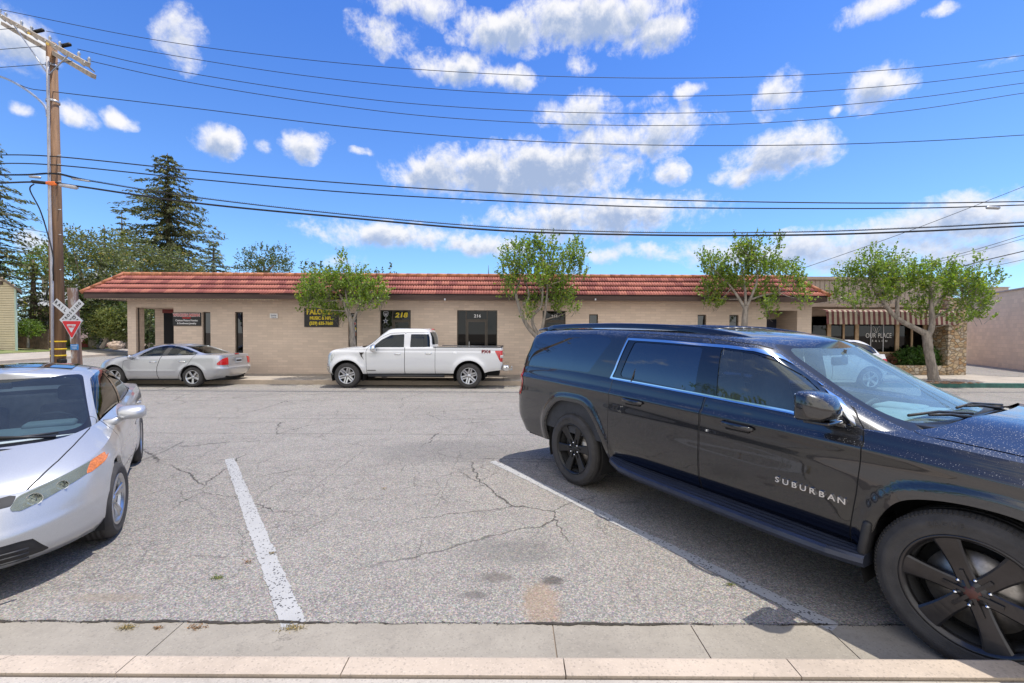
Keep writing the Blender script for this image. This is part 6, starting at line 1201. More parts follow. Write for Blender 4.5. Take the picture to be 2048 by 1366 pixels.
    for sg in (1, -1):
        pts = [(-4.24, sg*.66, 1.835), (-4.06, sg*.665, 1.893), (-3.0, sg*.675, 1.900), (-2.1, sg*.665, 1.866), (-1.75, sg*.655, 1.828), (-1.50, sg*.645, 1.785), (-1.34, sg*.64, 1.745)]; pts = spline(pts, 6)
        secs = []
        for (x, y, z) in pts:
            for (dy, dz) in ((-.028, -.05), (-.022, -.002), (-.01, .006), (.012, .006), (.024, -.006), (.03, -.05)): secs.append((x, y+dy, z+dz))
        n = len(pts); m = MB(); m.add(secs, [(i*6+j, i*6+j+1, (i+1)*6+j+1, (i+1)*6+j) for i in range(n-1) for j in range(5)], 0, True); m.build('roof_rail', MT['glossblack'], root)
    m = MB(); Zr = pfn(S['zr'])
    for k in range(-3, 4):
        y = k*.135; q0 = abs(y)/.75; pts = []
        for x in np.linspace(-4.05, -1.75, 14): pts.append((x, y, float(Zr(x))+.062*(1-q0**2.2)+.004))
        m = MB(); m.tube(pts, .011, 6); m.build('roof_rib', P_, root)
    m = MB(); loft_box(m, [(-4.50, 0, 1.812, .66, .012, 5), (-4.42, 0, 1.83, .70, .022, 5), (-4.30, 0, 1.845, .70, .030, 5), (-4.15, 0, 1.85, .68, .028, 5)]); m.build('rear_spoiler', P_, root)
    # rubber lip of wheel arches is part of body flange; running boards
    for sg in (-1, 1):
        m = MB(); rows = []
        for x, o, zt in [(-2.66, .00, .47), (-2.60, .03, .465), (-2.45, .09, .455), (-2.2, .115, .45), (-1.6, .125, .445), (-.9, .125, .44), (-.62, .105, .435), (-.50, .07, .43), (-.44, .05, .43)]:
            ring = [(.80, zt-.075), (.80, zt+.03)]+[(.93+(o+.07)*k/8, zt+.022-.020*(k/8)**2+(.004 if k % 2 else 0)) for k in range(8)]+[(1.0+o, zt-.002), (1.005+o, zt-.03), (.985+o, zt-.06)]
            rows.append([(x, sg*a, b) for a, b in ring])
        n = len(rows[0]); m.add([p for r_ in rows for p in r_], [(i*n+j, i*n+(j+1) % n, (i+1)*n+(j+1) % n, (i+1)*n+j) for i in range(len(rows)-1) for j in range(n)]+[tuple(range(n)), tuple((len(rows)-1)*n+j for j in range(n))], 0, False)
        m.build('running_board', MT['board'], root)
        m = MB(); m.rbox((-.455, sg*.965, .52), (.05, .12, .26), .02, M=Matrix.Rotation(R(8), 3, 'Y')); m.build('mud_flap', MT['plastic'], root)
    # handles
    for d, (x, z) in ((doors[0], (-2.34, 1.118)), (doors[1], (-1.27, 1.075))):
        for k, sg in ((0, -1), (1, 1)):
            m = MB(); loft_box(m, [(x-.13, sg*1.018, z+.004, .010, .014, 2.5), (x-.10, sg*1.034, z+.004, .014, .019, 3), (x, sg*1.044, z, .014, .021, 3), (x+.10, sg*1.034, z-.004, .014, .019, 3), (x+.13, sg*1.018, z-.006, .010, .013, 2.5)])
            m.build('handle', MT['glossblack'], d[k])
            m = MB(); m.rbox((x, sg*1.005, z-.006), (.19, .012, .072), .006); m.build('handle_recess', MT['gap'], d[k])
    # door mirrors
    for sg in (-1,):
        m = MB(); y = sg*1.135; z = 1.325; x = -.67
        loft_box(m, [(x-.075, y, z+.005, .120, .085, 6), (x-.06, y, z+.005, .130, .094, 6), (x, y, z+.003, .130, .092, 5), (x+.07, y, z-.004, .116, .078, 4.), (x+.115, y, z-.014, .07, .045, 2.6), (x+.125, y, z-.016, .02, .015, 2.2)])
        mi = m.build('side_mirror', P_, root)
        m = MB(); m.rbox((x-.074, y, z+.005), (.008, .225, .155), .004); m.build('mirror_glass', MT['chrome'], mi)
        m = MB(); m.rbox((x+.02, sg*1.04, z-.085), (.11, .20, .04), .018); m.rbox((x+.03, y-sg*.02, z-.092), (.15, .19, .022), .01); m.build('mirror_arm', MT['glossblack'], mi)
    # badges
    m = MB(); text_mb(m, 'SUBURBAN', .062, lambda u, v, d: Vector((-.765+u, -d, .735+v)), 1.0, 1.022, sx=1.12, bold=.0016, align='CENTER')
    # spread the letters like the badge
    m = MB()
    for i, ch in enumerate('SUBURBAN'):
        text_mb(m, ch,   .053, lambda u, v, d, i=i: Vector((-.965+i*.056+u, -d, .748-.003*i+v)), .99, 1.0125, sx=1.2, bold=.0008)
    m.build('badge', MT['silverletter'], doors[1][0])
    m = MB(); 
    a = tr(1204, 747); text_mb(m, 'LT', .055, lambda u, v, d: Vector((a[0]+u, -d, a[1]+v-.01)), WS(a[1])-.01, WS(a[1])+.006, sx=1.2, bold=.0018); m.build('badge', MT['silverletter'], root)
    # wheels
    st = dict(n=6, hub=.062, sp=[(0, .084, .122, -.010)], mat=MT['darkalloy'], zi=-.034, zo=-.008, fl=1.6, ridge=True, lugs=6, lr=.070, lz=.010, near=True, cap=MT['redhub'], dish=.004)
    st2 = dict(st); st2['mat'] = MT['blackalloy']; st2['cap'] = MT['blackalloy']; st2['near'] = True
    for sg in (-1, 1):
        make_wheel(root, 0, sg*.985, sg, .42, .292, .275, st, rot=R(-8) if sg < 0 else 0)
        make_wheel(root, -3.302, sg*.985, sg, .42, .292, .275, st2, rot=R(8) if sg < 0 else 0)
    arch_liners(root, (0, -3.302), .50, .955, .42)
    m = MB(); m.bbox((-4.4, -.86, .38), (-3.84, .86, .50)); m.bbox((-2.75, -.86, .36), (-.52, .86, .50)); m.bbox((-4.3, -.5, .3), (.7, .5, .44)); m.bbox((.45, -.8, .3), (.9, .8, .5)); m.bbox((-3.9, -.53, .4), (-2.7, .53, .95)); m.bbox((-.5, -.53, .4), (.8, .53, .95)); m.build('underbody', MT['well'], root)
    # cabin
    m = MB(); m.bbox((-4.4, -.90, .52), (-.45, .90, .60)); m.bbox((-4.4, -.955, .6), (-.5, -.90, 1.20)); m.bbox((-4.4, .90, .6), (-.5, .955, 1.20)); m.build('cabin_lining', MT['seat'], root)
    m = MB(); loft_box(m, [(-.92, 0, 1.0, .86, .14, 5), (-.80, 0, 1.04, .88, .15, 4), (-.45, 0, 1.07, .88, .13, 4), (-.18, 0, 1.06, .80, .10, 4)]); m.rbox((-.72, .40, 1.17), (.30, .34, .08), .035); m.rbox((-.70, -.40, 1.165), (.26, .44, .05), .02); m.build('dashboard', MT['dash'], root)
    for y in (-.40, .40):
        seat(root, -1.45, y, .66, MT['seat'], .52, h=.64); seat(root, -2.45, y, .68, MT['seat'], .54, h=.60)
    seat(root, -3.3, 0, .72, MT['seat'], 1.3, hr=False, h=.5)
    steering(root, -.98, .40, 1.06, .185, MT['seat'], 28)
    m = MB(); m.rbox((-1.0, 0, 1.565), (.04, .24, .075), .02); m.tube([(-.98, 0, 1.58), (-.96, 0, 1.66)], .012); m.build('rear_view_mirror', MT['seat'], root)
    m = MB(); m.bbox((-1.30, -.75, 1.685), (-1.28, .75, 1.70)); m.build('sun_visor', MT['dashdark'], root)
    # wipers, cowl
    m = MB(); rows = []
    m.rbox((-.30, 0, 1.215), (.20, 1.42, .035), .015); m.build('cowl_panel', MT['frit'], root)
    for (y0, y1, x1) in ((-.10, -.66, -.36), (.62, .02, -.30)):
        m = MB(); zz = 1.265; m.tube([(-.21, y0, 1.235), (-.235, y0*.5+y1*.5, 1.275), (-.30, y0*.25+y1*.75, 1.275)], [.014, .010, .008], 6); m.tube([(-.20, y0+.02, 1.26), (-.29, (y0+y1)/2, 1.285), (x1, y1, 1.275)], .009, 6); m.build('wiper', MT['plastic'], root)
    return root
MT['board'] = pbr('running board', (.05, .058, .085), .30, .5, var=.1, vs=10)
build_suv()
# ================================================================== OTHER VEHICLES
def car(S):
    """generic two-box / three-box car from its outlines"""
    P_ = S['paint']; root = thing(S['name'], S['label'], 'car', S['loc'], S['rz'], S.get('group'))
    k_ = S.get('scale', 1.); 
    if k_ != 1: root.scale = (k_,)*3
    sh = make_shell(S); cut(sh, ['cap'], top_fn(sh.base))
    Wd = S['W']; Rt = S['wheelR']
    for x in S['axles']:
        a = [(x+S['archR']*math.cos(t)*S.get('archx', 1), Rt+S['archR']*math.sin(t)) for t in np.linspace(0, math.pi, 40)]; a = [(a[0][0], 0)]+a+[(a[-1][0], 0)]
        cut(sh, ['low'], side_fn(a), SIDE)
    # windows
    W = []; sp_ = S.get('sidepred', SIDE)
    if 'dlo' in S:
        mk = lambda off: side_fn(S['dlo'], off); g = cut(sh, ['green'], mk(0), sp_); g = [p for p, t in g]
        if S.get('pillar'): back_, g = clip(sh, g, front_fn(S['pillar'])); sh.P += back_; sh.T += ['green']*len(back_)
        for nm, poly, mat in S['panes']:
            a, g = clip(sh, g, side_fn(fillet(poly, S.get('pr', .02)))); W.append((nm, a, mat))
        frame = g
    if 'ws' in S:
        o, i = S['ws']; pred = lambda C, N: (N[:, 0] > S.get('wsn', .1)) & (C[:, 0] > S['wsx']) & (C[:, 2] > S['wsz'])
        w = cut(sh, ['green'], front_fn(fillet(o, .06)), pred); a, b = clip(sh, [p for p, t in w], front_fn(fillet(i, .08)))
        w = emit_polys(sh, a, 'windscreen', S.get('wsmat', MT['wglass']), root); emit_polys(sh, b, 'screen_border', MT['frit'], w[0])
    if 'rw' in S:
        w = cut(sh, ['green', 'roof'], front_fn(fillet(S['rw'], .06)), lambda C, N: (N[:, 0] < -.12) & (C[:, 0] < S['rwx']) & (C[:, 2] > S['wsz']))
        emit_polys(sh, [p for p, t in w], 'rear_window', S.get('rwmat', MT['tint']), root, push=-.003)
    doors = []
    for poly in S['doors']:
        inn, seam = panel(sh, ['low', 'cap', 'green'], lambda o, poly=poly: side_fn(fillet(poly, .04), o), S.get('gap', .004), SIDE)
        d = emit_polys(sh, [p for p, t in inn], 'door', P_, root, 'sep'); emit_polys(sh, seam, 'door_gap', MT['gap'], d[0], push=-.003); doors.append(d)
    if 'dlo' in S:
        emit_polys(sh, frame, 'window_frame', S.get('frame', MT['glossblack']), root, 'sep')
        for nm, a, mat in W: emit_polys(sh, a, nm, mat, root, 'sep', push=-.004)
    for nm, mat, tags, proj, poly, pred, sides, push, inner in S['cuts']:
        fn = {'side': side_fn, 'front': front_fn, 'top': top_fn}[proj]; poly = poly if callable(poly) else fillet(poly, .02)
        if inner == 'gap':
            inn, seam = panel(sh, tags, lambda o: fn(poly, o), .004, pred); d = emit_polys(sh, [p for p, t in inn], nm, mat, root, sides, push=push); emit_polys(sh, seam, 'panel_gap', MT['gap'], root, push=-.003)
        else:
            g = cut(sh, tags, fn(poly), pred); hl_ = emit_polys(sh, [p for p, t in g], nm, mat, root, sides, push=push)
            if S.get('lampbowl') and nm == 'headlight':
                for k in (0, 1): emit_polys(sh, [p for p, t in g], 'lamp_reflector', MT['reflector'], hl_[k], 'LR'[1-k], push=-.045)
    rf = cut(sh, ['roof'], lambda P: P[:, 0]*0-1); emit_polys(sh, [p for p, t in rf], 'roof', S.get('roofmat', P_), root)
    emit_polys(sh, sh.P, 'body', P_, root, flange=.03)
    for i, x in enumerate(S['axles']):
        for sg in (1, -1):
            if (i, sg) in S.get('skipw', ()): continue
            wh = make_wheel(root, x, sg*S['track'], sg, Rt, S['rimR'], S['tw'], S['style'], rot=S.get('rot', 0), lug=MT['plastic'] if S['style'].get('lzd') else MT['chrome'])
            if i == 0 and S.get('steer'): c = Vector((x, sg*(S['track']-.1), Rt)); wh.matrix_basis = Matrix.Translation(c)@Matrix.Rotation(S['steer'], 4, 'Z')@Matrix.Translation(-c)
    arch_liners(root, S['axles'], S['archR']*1.03, Wd-.06, Rt)
    m = MB()
    for a, b in S['under']: m.bbox(a, b)
    m.build('underbody', MT['well'], root)
    return root, doors, sh
def handle(parent, x, y, z, sg, mat, L=.19, h=.032):
    m = MB(); loft_box(m, [(x-L/2, sg*(y+.005), z, .008, h*.4, 2.5), (x-L*.35, sg*(y+.026), z, .012, h*.5, 3), (x+L*.35, sg*(y+.026), z, .012, h*.5, 3), (x+L/2, sg*(y+.005), z, .008, h*.4, 2.5)]); return m.build('handle', mat, parent)

# ---- white pickup at the far kerb (heading left) -----------------
def build_pickup():
    YT = 13.85; X0 = at(693, 753, YT).x
    def tr(zx, zy):
        p = at(580+zx/4.452, 500+zy/4.452, YT); return (-(p.x-X0), p.z)
    S = dict(name='pickup_truck', label='white four-door pickup truck parked at the far kerb in front of shop doors', loc=(X0, YT+1.0, 0), rz=math.pi, paint=MT['white_paint'], W=1.0, wheelR=.405, archR=.50, archx=1.02, axles=(0, -3.94), track=.985, rimR=.262, tw=.27, gap=.006)
    hx = [tr(330, 915), tr(345, 900), tr(400, 884), tr(500, 872), tr(600, 864), tr(680, 858)]
    belt = [(-5.18, 1.33), (-3., 1.33), (-2.62, 1.33), (-1.7, 1.32), (-1., 1.315), (-.85, 1.29), (-.45, 1.285), (0., 1.265), (.45, 1.22), (.66, 1.16), (.72, 1.10)]
    def ytw(X, Y, Z, t):
        m = Y > .5
        for xc in (0, -3.94):
            r = np.hypot(X-xc, Z-.40); Y = Y+np.where(m, .035*np.exp(-((r-.52)/.10)**2)*(Z < 1.15), 0)
        return Y-np.where(m, .035*np.clip((.66-Z)/.2, 0, 1)**2+.014*np.exp(-((Z-1.22)/.03)**2), 0)
    S.update(zb=[(-5.20, .62), (-4.6, .55), (-4.4, .50), (-3.4, .48), (-.6, .46), (.5, .40), (.75, .38)], zs=belt,
        zr=[(-3., 1.88), (-2.3, 1.915), (-1.6, 1.92), (-1.2, 1.90), (-.4, 1.6)],
        low=[(0, -5.0, .70, .93, .2, 6, .5, 3.), (.15, -5.02, .78, .97, .2, 6, .5, 3.2), (.32, -5.03, .80, .985, .2, 7, .5, 3.4), (.40, -5.03, .76, .985, .2, 7, .42, 4), (.8, -5.03, .74, .97, .2, 7, .42, 4), (.93, -5.03, .70, .955, .2, 7, .42, 4), (1, -5.02, .64, .93, .2, 7, .45, 3.6)],
        green=[(0, -2.70, -.32, .90, .25, 4, .5, 3), (.5, -2.68, -.72, .84, .25, 4, .5, 3), (.8, -2.63, -.98, .79, .25, 4, .5, 3), (.93, -2.58, -1.10, .74, .25, 4, .5, 3), (1, -2.52, -1.18, .66, .25, 4, .5, 3)],
        ytw=ytw, cap=lambda X, Y, q, Ye: np.where(X > -.6, .06*(1-q**4)*np.clip((.8-X), 0, 1)**.5, np.where(X < -2.7, 0., 0)), roof=lambda X, Y, q: .03*(1-q**2), nz=34, cs=150, gs=70)
    dlo = [tr(*p) for p in [(735, 868), (745, 838), (800, 795), (885, 753), (960, 746), (1258, 746), (1262, 870), (1010, 874), (880, 880), (830, 900), (790, 905)]]
    S['dlo'] = dlo; S['panes'] = [('front_window', [tr(*p) for p in [(745, 862), (752, 842), (806, 798), (888, 757), (1006, 750), (1008, 870), (880, 877), (828, 897), (800, 897)]], MT['tint2']), ('rear_window', [tr(*p) for p in [(1066, 750), (1256, 750), (1258, 864), (1062, 868)]], MT['tint2'])]
    S['frame'] = MT['white_paint']
    top = 1.90
    S['doors'] = [[tr(672, 900), tr(690, 862), tr(745, 822), tr(800, 778), tr(880, 742), tr(1017, 735), tr(1017, 1116), tr(680, 1116)], [tr(1018.5, 735), tr(1280, 735), tr(1290, 800), tr(1290, 1113), tr(1018.5, 1116)]]
    S['ws'] = ([(-.80, 1.30), (.80, 1.30), (.68, 1.86), (-.68, 1.86)], [(-.75, 1.34), (.75, 1.34), (.64, 1.83), (-.64, 1.83)]); S['wsx'] = -1.5; S['wsz'] = 1.25; S['wsmat'] = MT['tint2']
    S['rw'] = [(-.60, 1.40), (.60, 1.40), (.56, 1.82), (-.56, 1.82)]; S['rwx'] = -2.4
    hl = fillet([tr(318, 1022), tr(322, 925), tr(345, 918), tr(398, 920), tr(385, 960), tr(345, 1020)], .02)
    tl = [tr(1822, 897), tr(1945, 897), tr(1945, 1000), tr(1872, 996)]
    S['cuts'] = [('headlight', MT['lensclear'], ['low', 'cap'], 'side', hl, lambda C, N: C[:, 1] > .55, 'sep', .004, None),
        ('tail_lamp', MT['red'], ['low'], 'side', tl, lambda C, N: C[:, 1] > .70, 'sep', .006, None),
        ('grille', MT['plastic'], ['low'], 'front', [(-.62, .72), (.62, .72), (.62, 1.10), (-.62, 1.10)], lambda C, N: (N[:, 0] > .4) & (C[:, 0] > .5), 'both', .004, None),
        ('front_bumper', MT['chrome'], ['low'], 'side', [(.56, .30), (1, .30), (1, .765), (.56, .765)], lambda C, N: (C[:, 0] > .4), 'both', .01, None),
        ('tailgate', MT['white_paint'], ['low'], 'front', [(-.75, .70), (.75, .70), (.75, 1.32), (-.75, 1.32)], lambda C, N: (N[:, 0] < -.5) & (C[:, 0] < -4.5), 'both', .002, 'gap'),
        ('hood', MT['white_paint'], ['cap'], 'top', [(-.5, -.84), (-.5, .84), (.6, .80), (.85, .5), (.85, -.5), (.6, -.80)], None, 'both', .001, 'gap')]
    S['style'] = dict(n=6, hub=.06, sp=[(-.035, .05, .055, 0), (.035, .05, .055, 0)], mat=MT['satin'], zi=-.04, zo=-.012, lugs=6, lr=.06); S['rot'] = .3
    S['under'] = [((-4.9, -.55, .38), (.5, .55, .55)), ((-3.4, -.88, .42), (-.55, .88, .52)), ((-4.4, -.42, .35), (-4.0, .42, .7)), ((-2.7, -.86, .5), (-.5, .86, .56))]
    root, doors, sh = car(S)
    # open load bed: floor and inner walls, dark plastic rails
    for o in root.children:
        pass
    m = MB(); m.bbox((-4.95, -.95, 1.325), (-2.78, -.87, 1.345)); m.bbox((-4.95, .87, 1.325), (-2.78, .95, 1.345)); m.bbox((-5.01, -.93, 1.325), (-4.95, .93, 1.35)); m.build('bed_rail_cap', MT['plastic'], root)
    m = MB(); m.rbox((-5.13, 0, .66), (.2, 1.86, .19), .05); m.build('rear_bumper', MT['chrome'], root)
    m = MB(); m.bbox((-5.35, -.05, .52), (-4.9, .05, .58)); m.lathe([(0, .05), (.025, .04), (.025, 0), (.012, -.02), (.012, -.05)], (-5.32, 0, .62), seg=12); m.build('tow_hitch', MT['satin'], root)
    for d, x in ((doors[0], tr(955, 928)), (doors[1], tr(1230, 922))):
        for k, sg in ((0, -1), (1, 1)): handle(d[k], x[0], .955, x[1], sg, MT['chrome'], .23, .05)
    for sg in (-1, 1):
        m = MB(); x, z = tr(752, 876); loft_box(m, [(x-.07, sg*1.12, z, .13, .125, 4), (x, sg*1.12, z, .13, .125, 4), (x+.07, sg*1.12, z-.01, .10, .09, 3), (x+.10, sg*1.12, z-.02, .05, .03, 3)]); mi = m.build('side_mirror', MT['chrome'], root)
        m = MB(); m.rbox((x+.03, sg*.99, z-.09), (.07, .2, .05), .015); m.build('mirror_arm', MT['plastic'], mi)
        m = MB(); m.tube([(tr(690, 0)[0], sg*.93, .40), (tr(1375, 0)[0], sg*.93, .40)], .045, 8); m.build('side_step', MT['plastic'], root)
        m = MB(); q = [tr(615, 912), tr(655, 912), tr(636, 935), tr(655, 978), tr(628, 945)]; m.prism(q, lambda u, v, d: (u, sg*d, v), .95, .988); m.build('fender_vent', MT['glossblack'], root)
        m = MB(); f = tr(1462, 926); m.lathe([(.0, .0), (.085, .0), (.087, -.004)], (f[0], sg*.972, f[1]), Matrix.Rotation(-sg*math.pi/2, 3, 'X'), 28); m.build('fuel_flap', MT['white_paint'], root)
        m = MB(); a = tr(1745, 908)
        text_mb(m, 'FX4', .135, lambda u, v, d: Vector((a[0]-(u if sg > 0 else -u)*1.0, sg*d, a[1]+v)), .95, .974, sx=1.3, bold=.006); m.build('badge', MT['badge_red'], root)
        m = MB(); p0 = tr(684, 1073); p1 = tr(760, 1068); m.bbox((p0[0], sg*.955, p0[1]-.006), (p1[0], sg*.978, p0[1]+.012)); m.build('badge', MT['plastic'], doors[0][0 if sg < 0 else 1])
        m = MB(); p0 = tr(1870, 925); m.bbox((p0[0]-.12, sg*.955, p0[1]-.18), (p0[0]+.0, sg*.985, p0[1]-.06)); 
        p0 = tr(1885, 950); m = MB(); m.rbox((p0[0], sg*.962, p0[1]), (.10, .05, .09), .01); m.build('reversing_lamp', MT['lensclear'], root)
    m = MB()
    for y in (-.4, .4):
        for x in (-1.75, -2.45): m = MB(); m.rbox((x, y, 1.35), (.14, .5, .58), .05); m.build('seat', MT['seat'], root)
    m = MB(); m.rbox((-2.62, 0, 1.915), (.09, .30, .035), .01); m.build('high_brake_lamp', MT['red'], root)
MT['tint2'] = glass_mat('tinted cabin glass', (.35, .42, .55), .22, 1.6, (.85, .93, 1.))
MT['badge_red'] = pbr('red and grey badge', (.22, .02, .03), .3)

# ---- silver sedan at the far kerb (heading left) -------------------
def build_sedan():
    YT = 13.85; X0 = at(383.7, 758, YT).x
    def tr(zx, zy):
        p = at(170+zx/5.851, 580+zy/5.851, YT); return (-(p.x-X0)-2.53, p.z)
    S = dict(name='parked_sedan', label='silver sedan seen from its tail, parked at the far kerb by the framing shop', loc=(X0-2.53, YT+.87, 0), rz=math.pi, paint=MT['silver_paint2'], W=.87, wheelR=.325, archR=.395, axles=(0, -2.53), track=.855, rimR=.215, tw=.21, gap=.005)
    belt = [(-3.5, .96), (-3.38, 1.02), (-3.1, 1.04), (-2.4, 1.03), (-1.8, 1.01), (-1., .985), (-.4, .965), (0., .92), (.4, .84), (.75, .72), (.86, .64)]
    def ytw(X, Y, Z, t):
        m = Y > .4
        for xc in (0, -2.53):
            r = np.hypot(X-xc, Z-.32); Y = Y+np.where(m, .014*np.exp(-((r-.42)/.06)**2), 0)
        Y = Y+np.where(m, .010*np.exp(-((Z-.52)/.018)**2)*(X < -.45)*(X > -2.0), 0)
        return Y-np.where(m, .03*np.clip((.42-Z)/.2, 0, 1)**2, 0)
    S.update(zb=[(-3.6, .34), (-3.0, .24), (-2.2, .22), (-.5, .22), (.5, .22), (.9, .24)], zs=belt, zr=[(-2.6, 1.30), (-2.2, 1.335), (-1.6, 1.36), (-1.2, 1.345), (-.8, 1.30), (-.3, 1.2)],
        low=[(0, -3.40, .78, .80, .5, 2.8, .8, 2.4), (.2, -3.52, .86, .855, .5, 3.2, .85, 2.5), (.42, -3.56, .88, .87, .45, 3.6, .85, 2.5), (.50, -3.50, .87, .868, .40, 3.8, .85, 2.5), (.85, -3.47, .80, .85, .36, 4, .85, 2.5), (1, -3.44, .74, .81, .36, 4, .85, 2.5)],
        green=[(0, -3.02, .05, .79, .5, 2.6, .8, 2.4), (.35, -2.74, -.28, .755, .5, 2.7, .7, 2.5), (.7, -2.44, -.62, .69, .5, 2.8, .6, 2.7), (.9, -2.20, -.84, .625, .5, 2.8, .6, 2.7), (1, -2.02, -.98, .54, .5, 2.8, .5, 2.7)],
        ytw=ytw, cap=lambda X, Y, q, Ye: np.where(X > -1, .10*(1-q**2.4)*np.clip((.9-X)/.9, 0, 1), .03*(1-q**3)), roof=lambda X, Y, q: .04*(1-q**2), nz=30, cs=110, gs=60)
    S['dlo'] = [tr(*p) for p in [(588, 798), (600, 780), (660, 735), (760, 678), (860, 655), (950, 648), (1060, 645), (1170, 658), (1240, 690), (1280, 722), (1278, 745), (1262, 780), (1235, 786), (880, 795)]]
    S['panes'] = [('front_window', [tr(*p) for p in [(600, 796), (612, 782), (668, 742), (765, 686), (862, 663), (930, 657), (862, 790), (820, 794)]], MT['glass2']), ('rear_window', [tr(*p) for p in [(926, 789), (985, 656), (1060, 653), (1165, 665), (1215, 690), (1168, 780)]], MT['glass2']), ('quarter_window', [tr(*p) for p in [(1180, 779), (1222, 694), (1268, 722), (1270, 738), (1250, 776)]], MT['glass2'])]
    S['doors'] = [[tr(440, 832), tr(560, 806), tr(620, 755), tr(700, 692), tr(830, 648), tr(960, 640), tr(900, 740), tr(868, 800), tr(838, 900), tr(838, 1000), tr(850, 1042), tr(462, 1042), tr(440, 960)], [tr(963, 640), tr(1060, 636), tr(1180, 650), tr(1260, 690), tr(1295, 725), tr(1285, 760), tr(1248, 790), tr(1200, 870), tr(1120, 945), tr(1075, 1042), tr(853, 1042), tr(841, 1000), tr(841, 900), tr(871, 800), tr(903, 740)]]
    S['ws'] = ([(-.72, .95), (.72, .95), (.58, 1.33), (-.58, 1.33)], [(-.68, .99), (.68, .99), (.55, 1.31), (-.55, 1.31)]); S['wsx'] = -1.3; S['wsz'] = .9; S['wsmat'] = MT['glass2']
    S['rw'] = [(-.64, 1.065), (.64, 1.065), (.52, 1.315), (-.52, 1.315)]; S['rwx'] = -1.9; S['rwmat'] = MT['glass2']
    tl = [tr(1530, 868), tr(1585, 788), tr(1700, 784), tr(1700, 882), tr(1548, 882)]
    S['cuts'] = [('tail_lamp', MT['red'], ['low', 'cap'], 'side', tl, lambda C, N: (C[:, 1] > .50) & (C[:, 0] < -2.9), 'sep', .005, None),
        ('headlight', MT['lensclear'], ['low'], 'side', [(.42, .60), (.62, .74), (.95, .66), (.95, .54), (.7, .54)], lambda C, N: C[:, 1] > .35, 'sep', .003, None),
        ('trunk_lid', MT['silver_paint2'], ['low'], 'front', [(-.52, .60), (.52, .60), (.60, .8), (.60, 1.08), (-.60, 1.08), (-.60, .8)], lambda C, N: (N[:, 0] < -.4) & (C[:, 0] < -3.1), 'both', .001, 'gap'),
        ('hood', MT['silver_paint2'], ['cap'], 'top', [(-.35, -.66), (-.35, .66), (.5, .60), (.85, .3), (.85, -.3), (.5, -.60)], None, 'both', .001, 'gap')]
    S['style'] = dict(n=5, hub=.05, sp=[(0, .05, .075, 0)], mat=MT['satin'], zi=-.03, zo=-.012, lugs=5, lr=.05); S['rot'] = .3
    S['under'] = [((-3.3, -.6, .2), (.6, .6, .32)), ((-2.1, -.8, .22), (-.45, .8, .3)), ((-3.4, -.5, .3), (-2.9, .5, .6))]
    root, doors, sh = car(S)
    for d, x in ((doors[0], tr(790, 843)), (doors[1], tr(1135, 836))):
        for k, sg in ((0, -1), (1, 1)): handle(d[k], x[0], .862, x[1], sg, MT['chrome'], .22, .04)
    m = MB(); m.bbox((-3.50, -.16, .76), (-3.485, .16, .92)); pl = m.build('licence_plate', MT['plate'], root); m = MB(); m.bbox((-3.503, -.14, .80), (-3.50, .14, .86)); m.build('plate_letters', MT['plastic'], pl)
    m = MB(); m.rbox((-3.50, 0, .95), (.02, .62, .05), .01); m.build('plate_recess', MT['silver_paint2'], root)
    m = MB(); m.rbox((-3.43, 0, 1.052), (.03, .20, .028), .008); m.build('high_brake_lamp', MT['red'], root)
    for sg in (-1, 1):
        m = MB(); x, z = tr(550, 787); loft_box(m, [(x-.05, sg*.96, z+.01, .085, .06, 3), (x, sg*.96, z+.01, .085, .06, 3), (x+.06, sg*.95, z, .05, .035, 2.5)]); mi = m.build('side_mirror', MT['silver_paint2'], root); m = MB(); m.rbox((x+.02, sg*.87, z-.03), (.06, .12, .03), .01); m.build('mirror_arm', MT['plastic'], mi)
    m = MB(); m.bbox((-2.9, -.74, .35), (-.3, .74, .45)); m.build('cabin_floor', MT['seatgrey'], root)
    for y in (-.36, .36): seat(root, -1.15, y, .42, MT['seatgrey'], .5, h=.5)
    seat(root, -2.0, 0, .45, MT['seatgrey'], 1.25, hr=False, h=.48)
    steering(root, -.75, .36, .90, .17, MT['plastic'], 25)
    m = MB(); loft_box(m, [(-.75, 0, .86, .7, .10, 5), (-.2, 0, .90, .68, .06, 4)]); m.build('dashboard', MT['dashdark'], root)
MT['glass2'] = glass_mat('clear car glass', (.78, .86, .84), .75, 1.5, (.9, .95, 1.))
MT['plate'] = pbr('licence plate', (.55, .57, .6), .4)

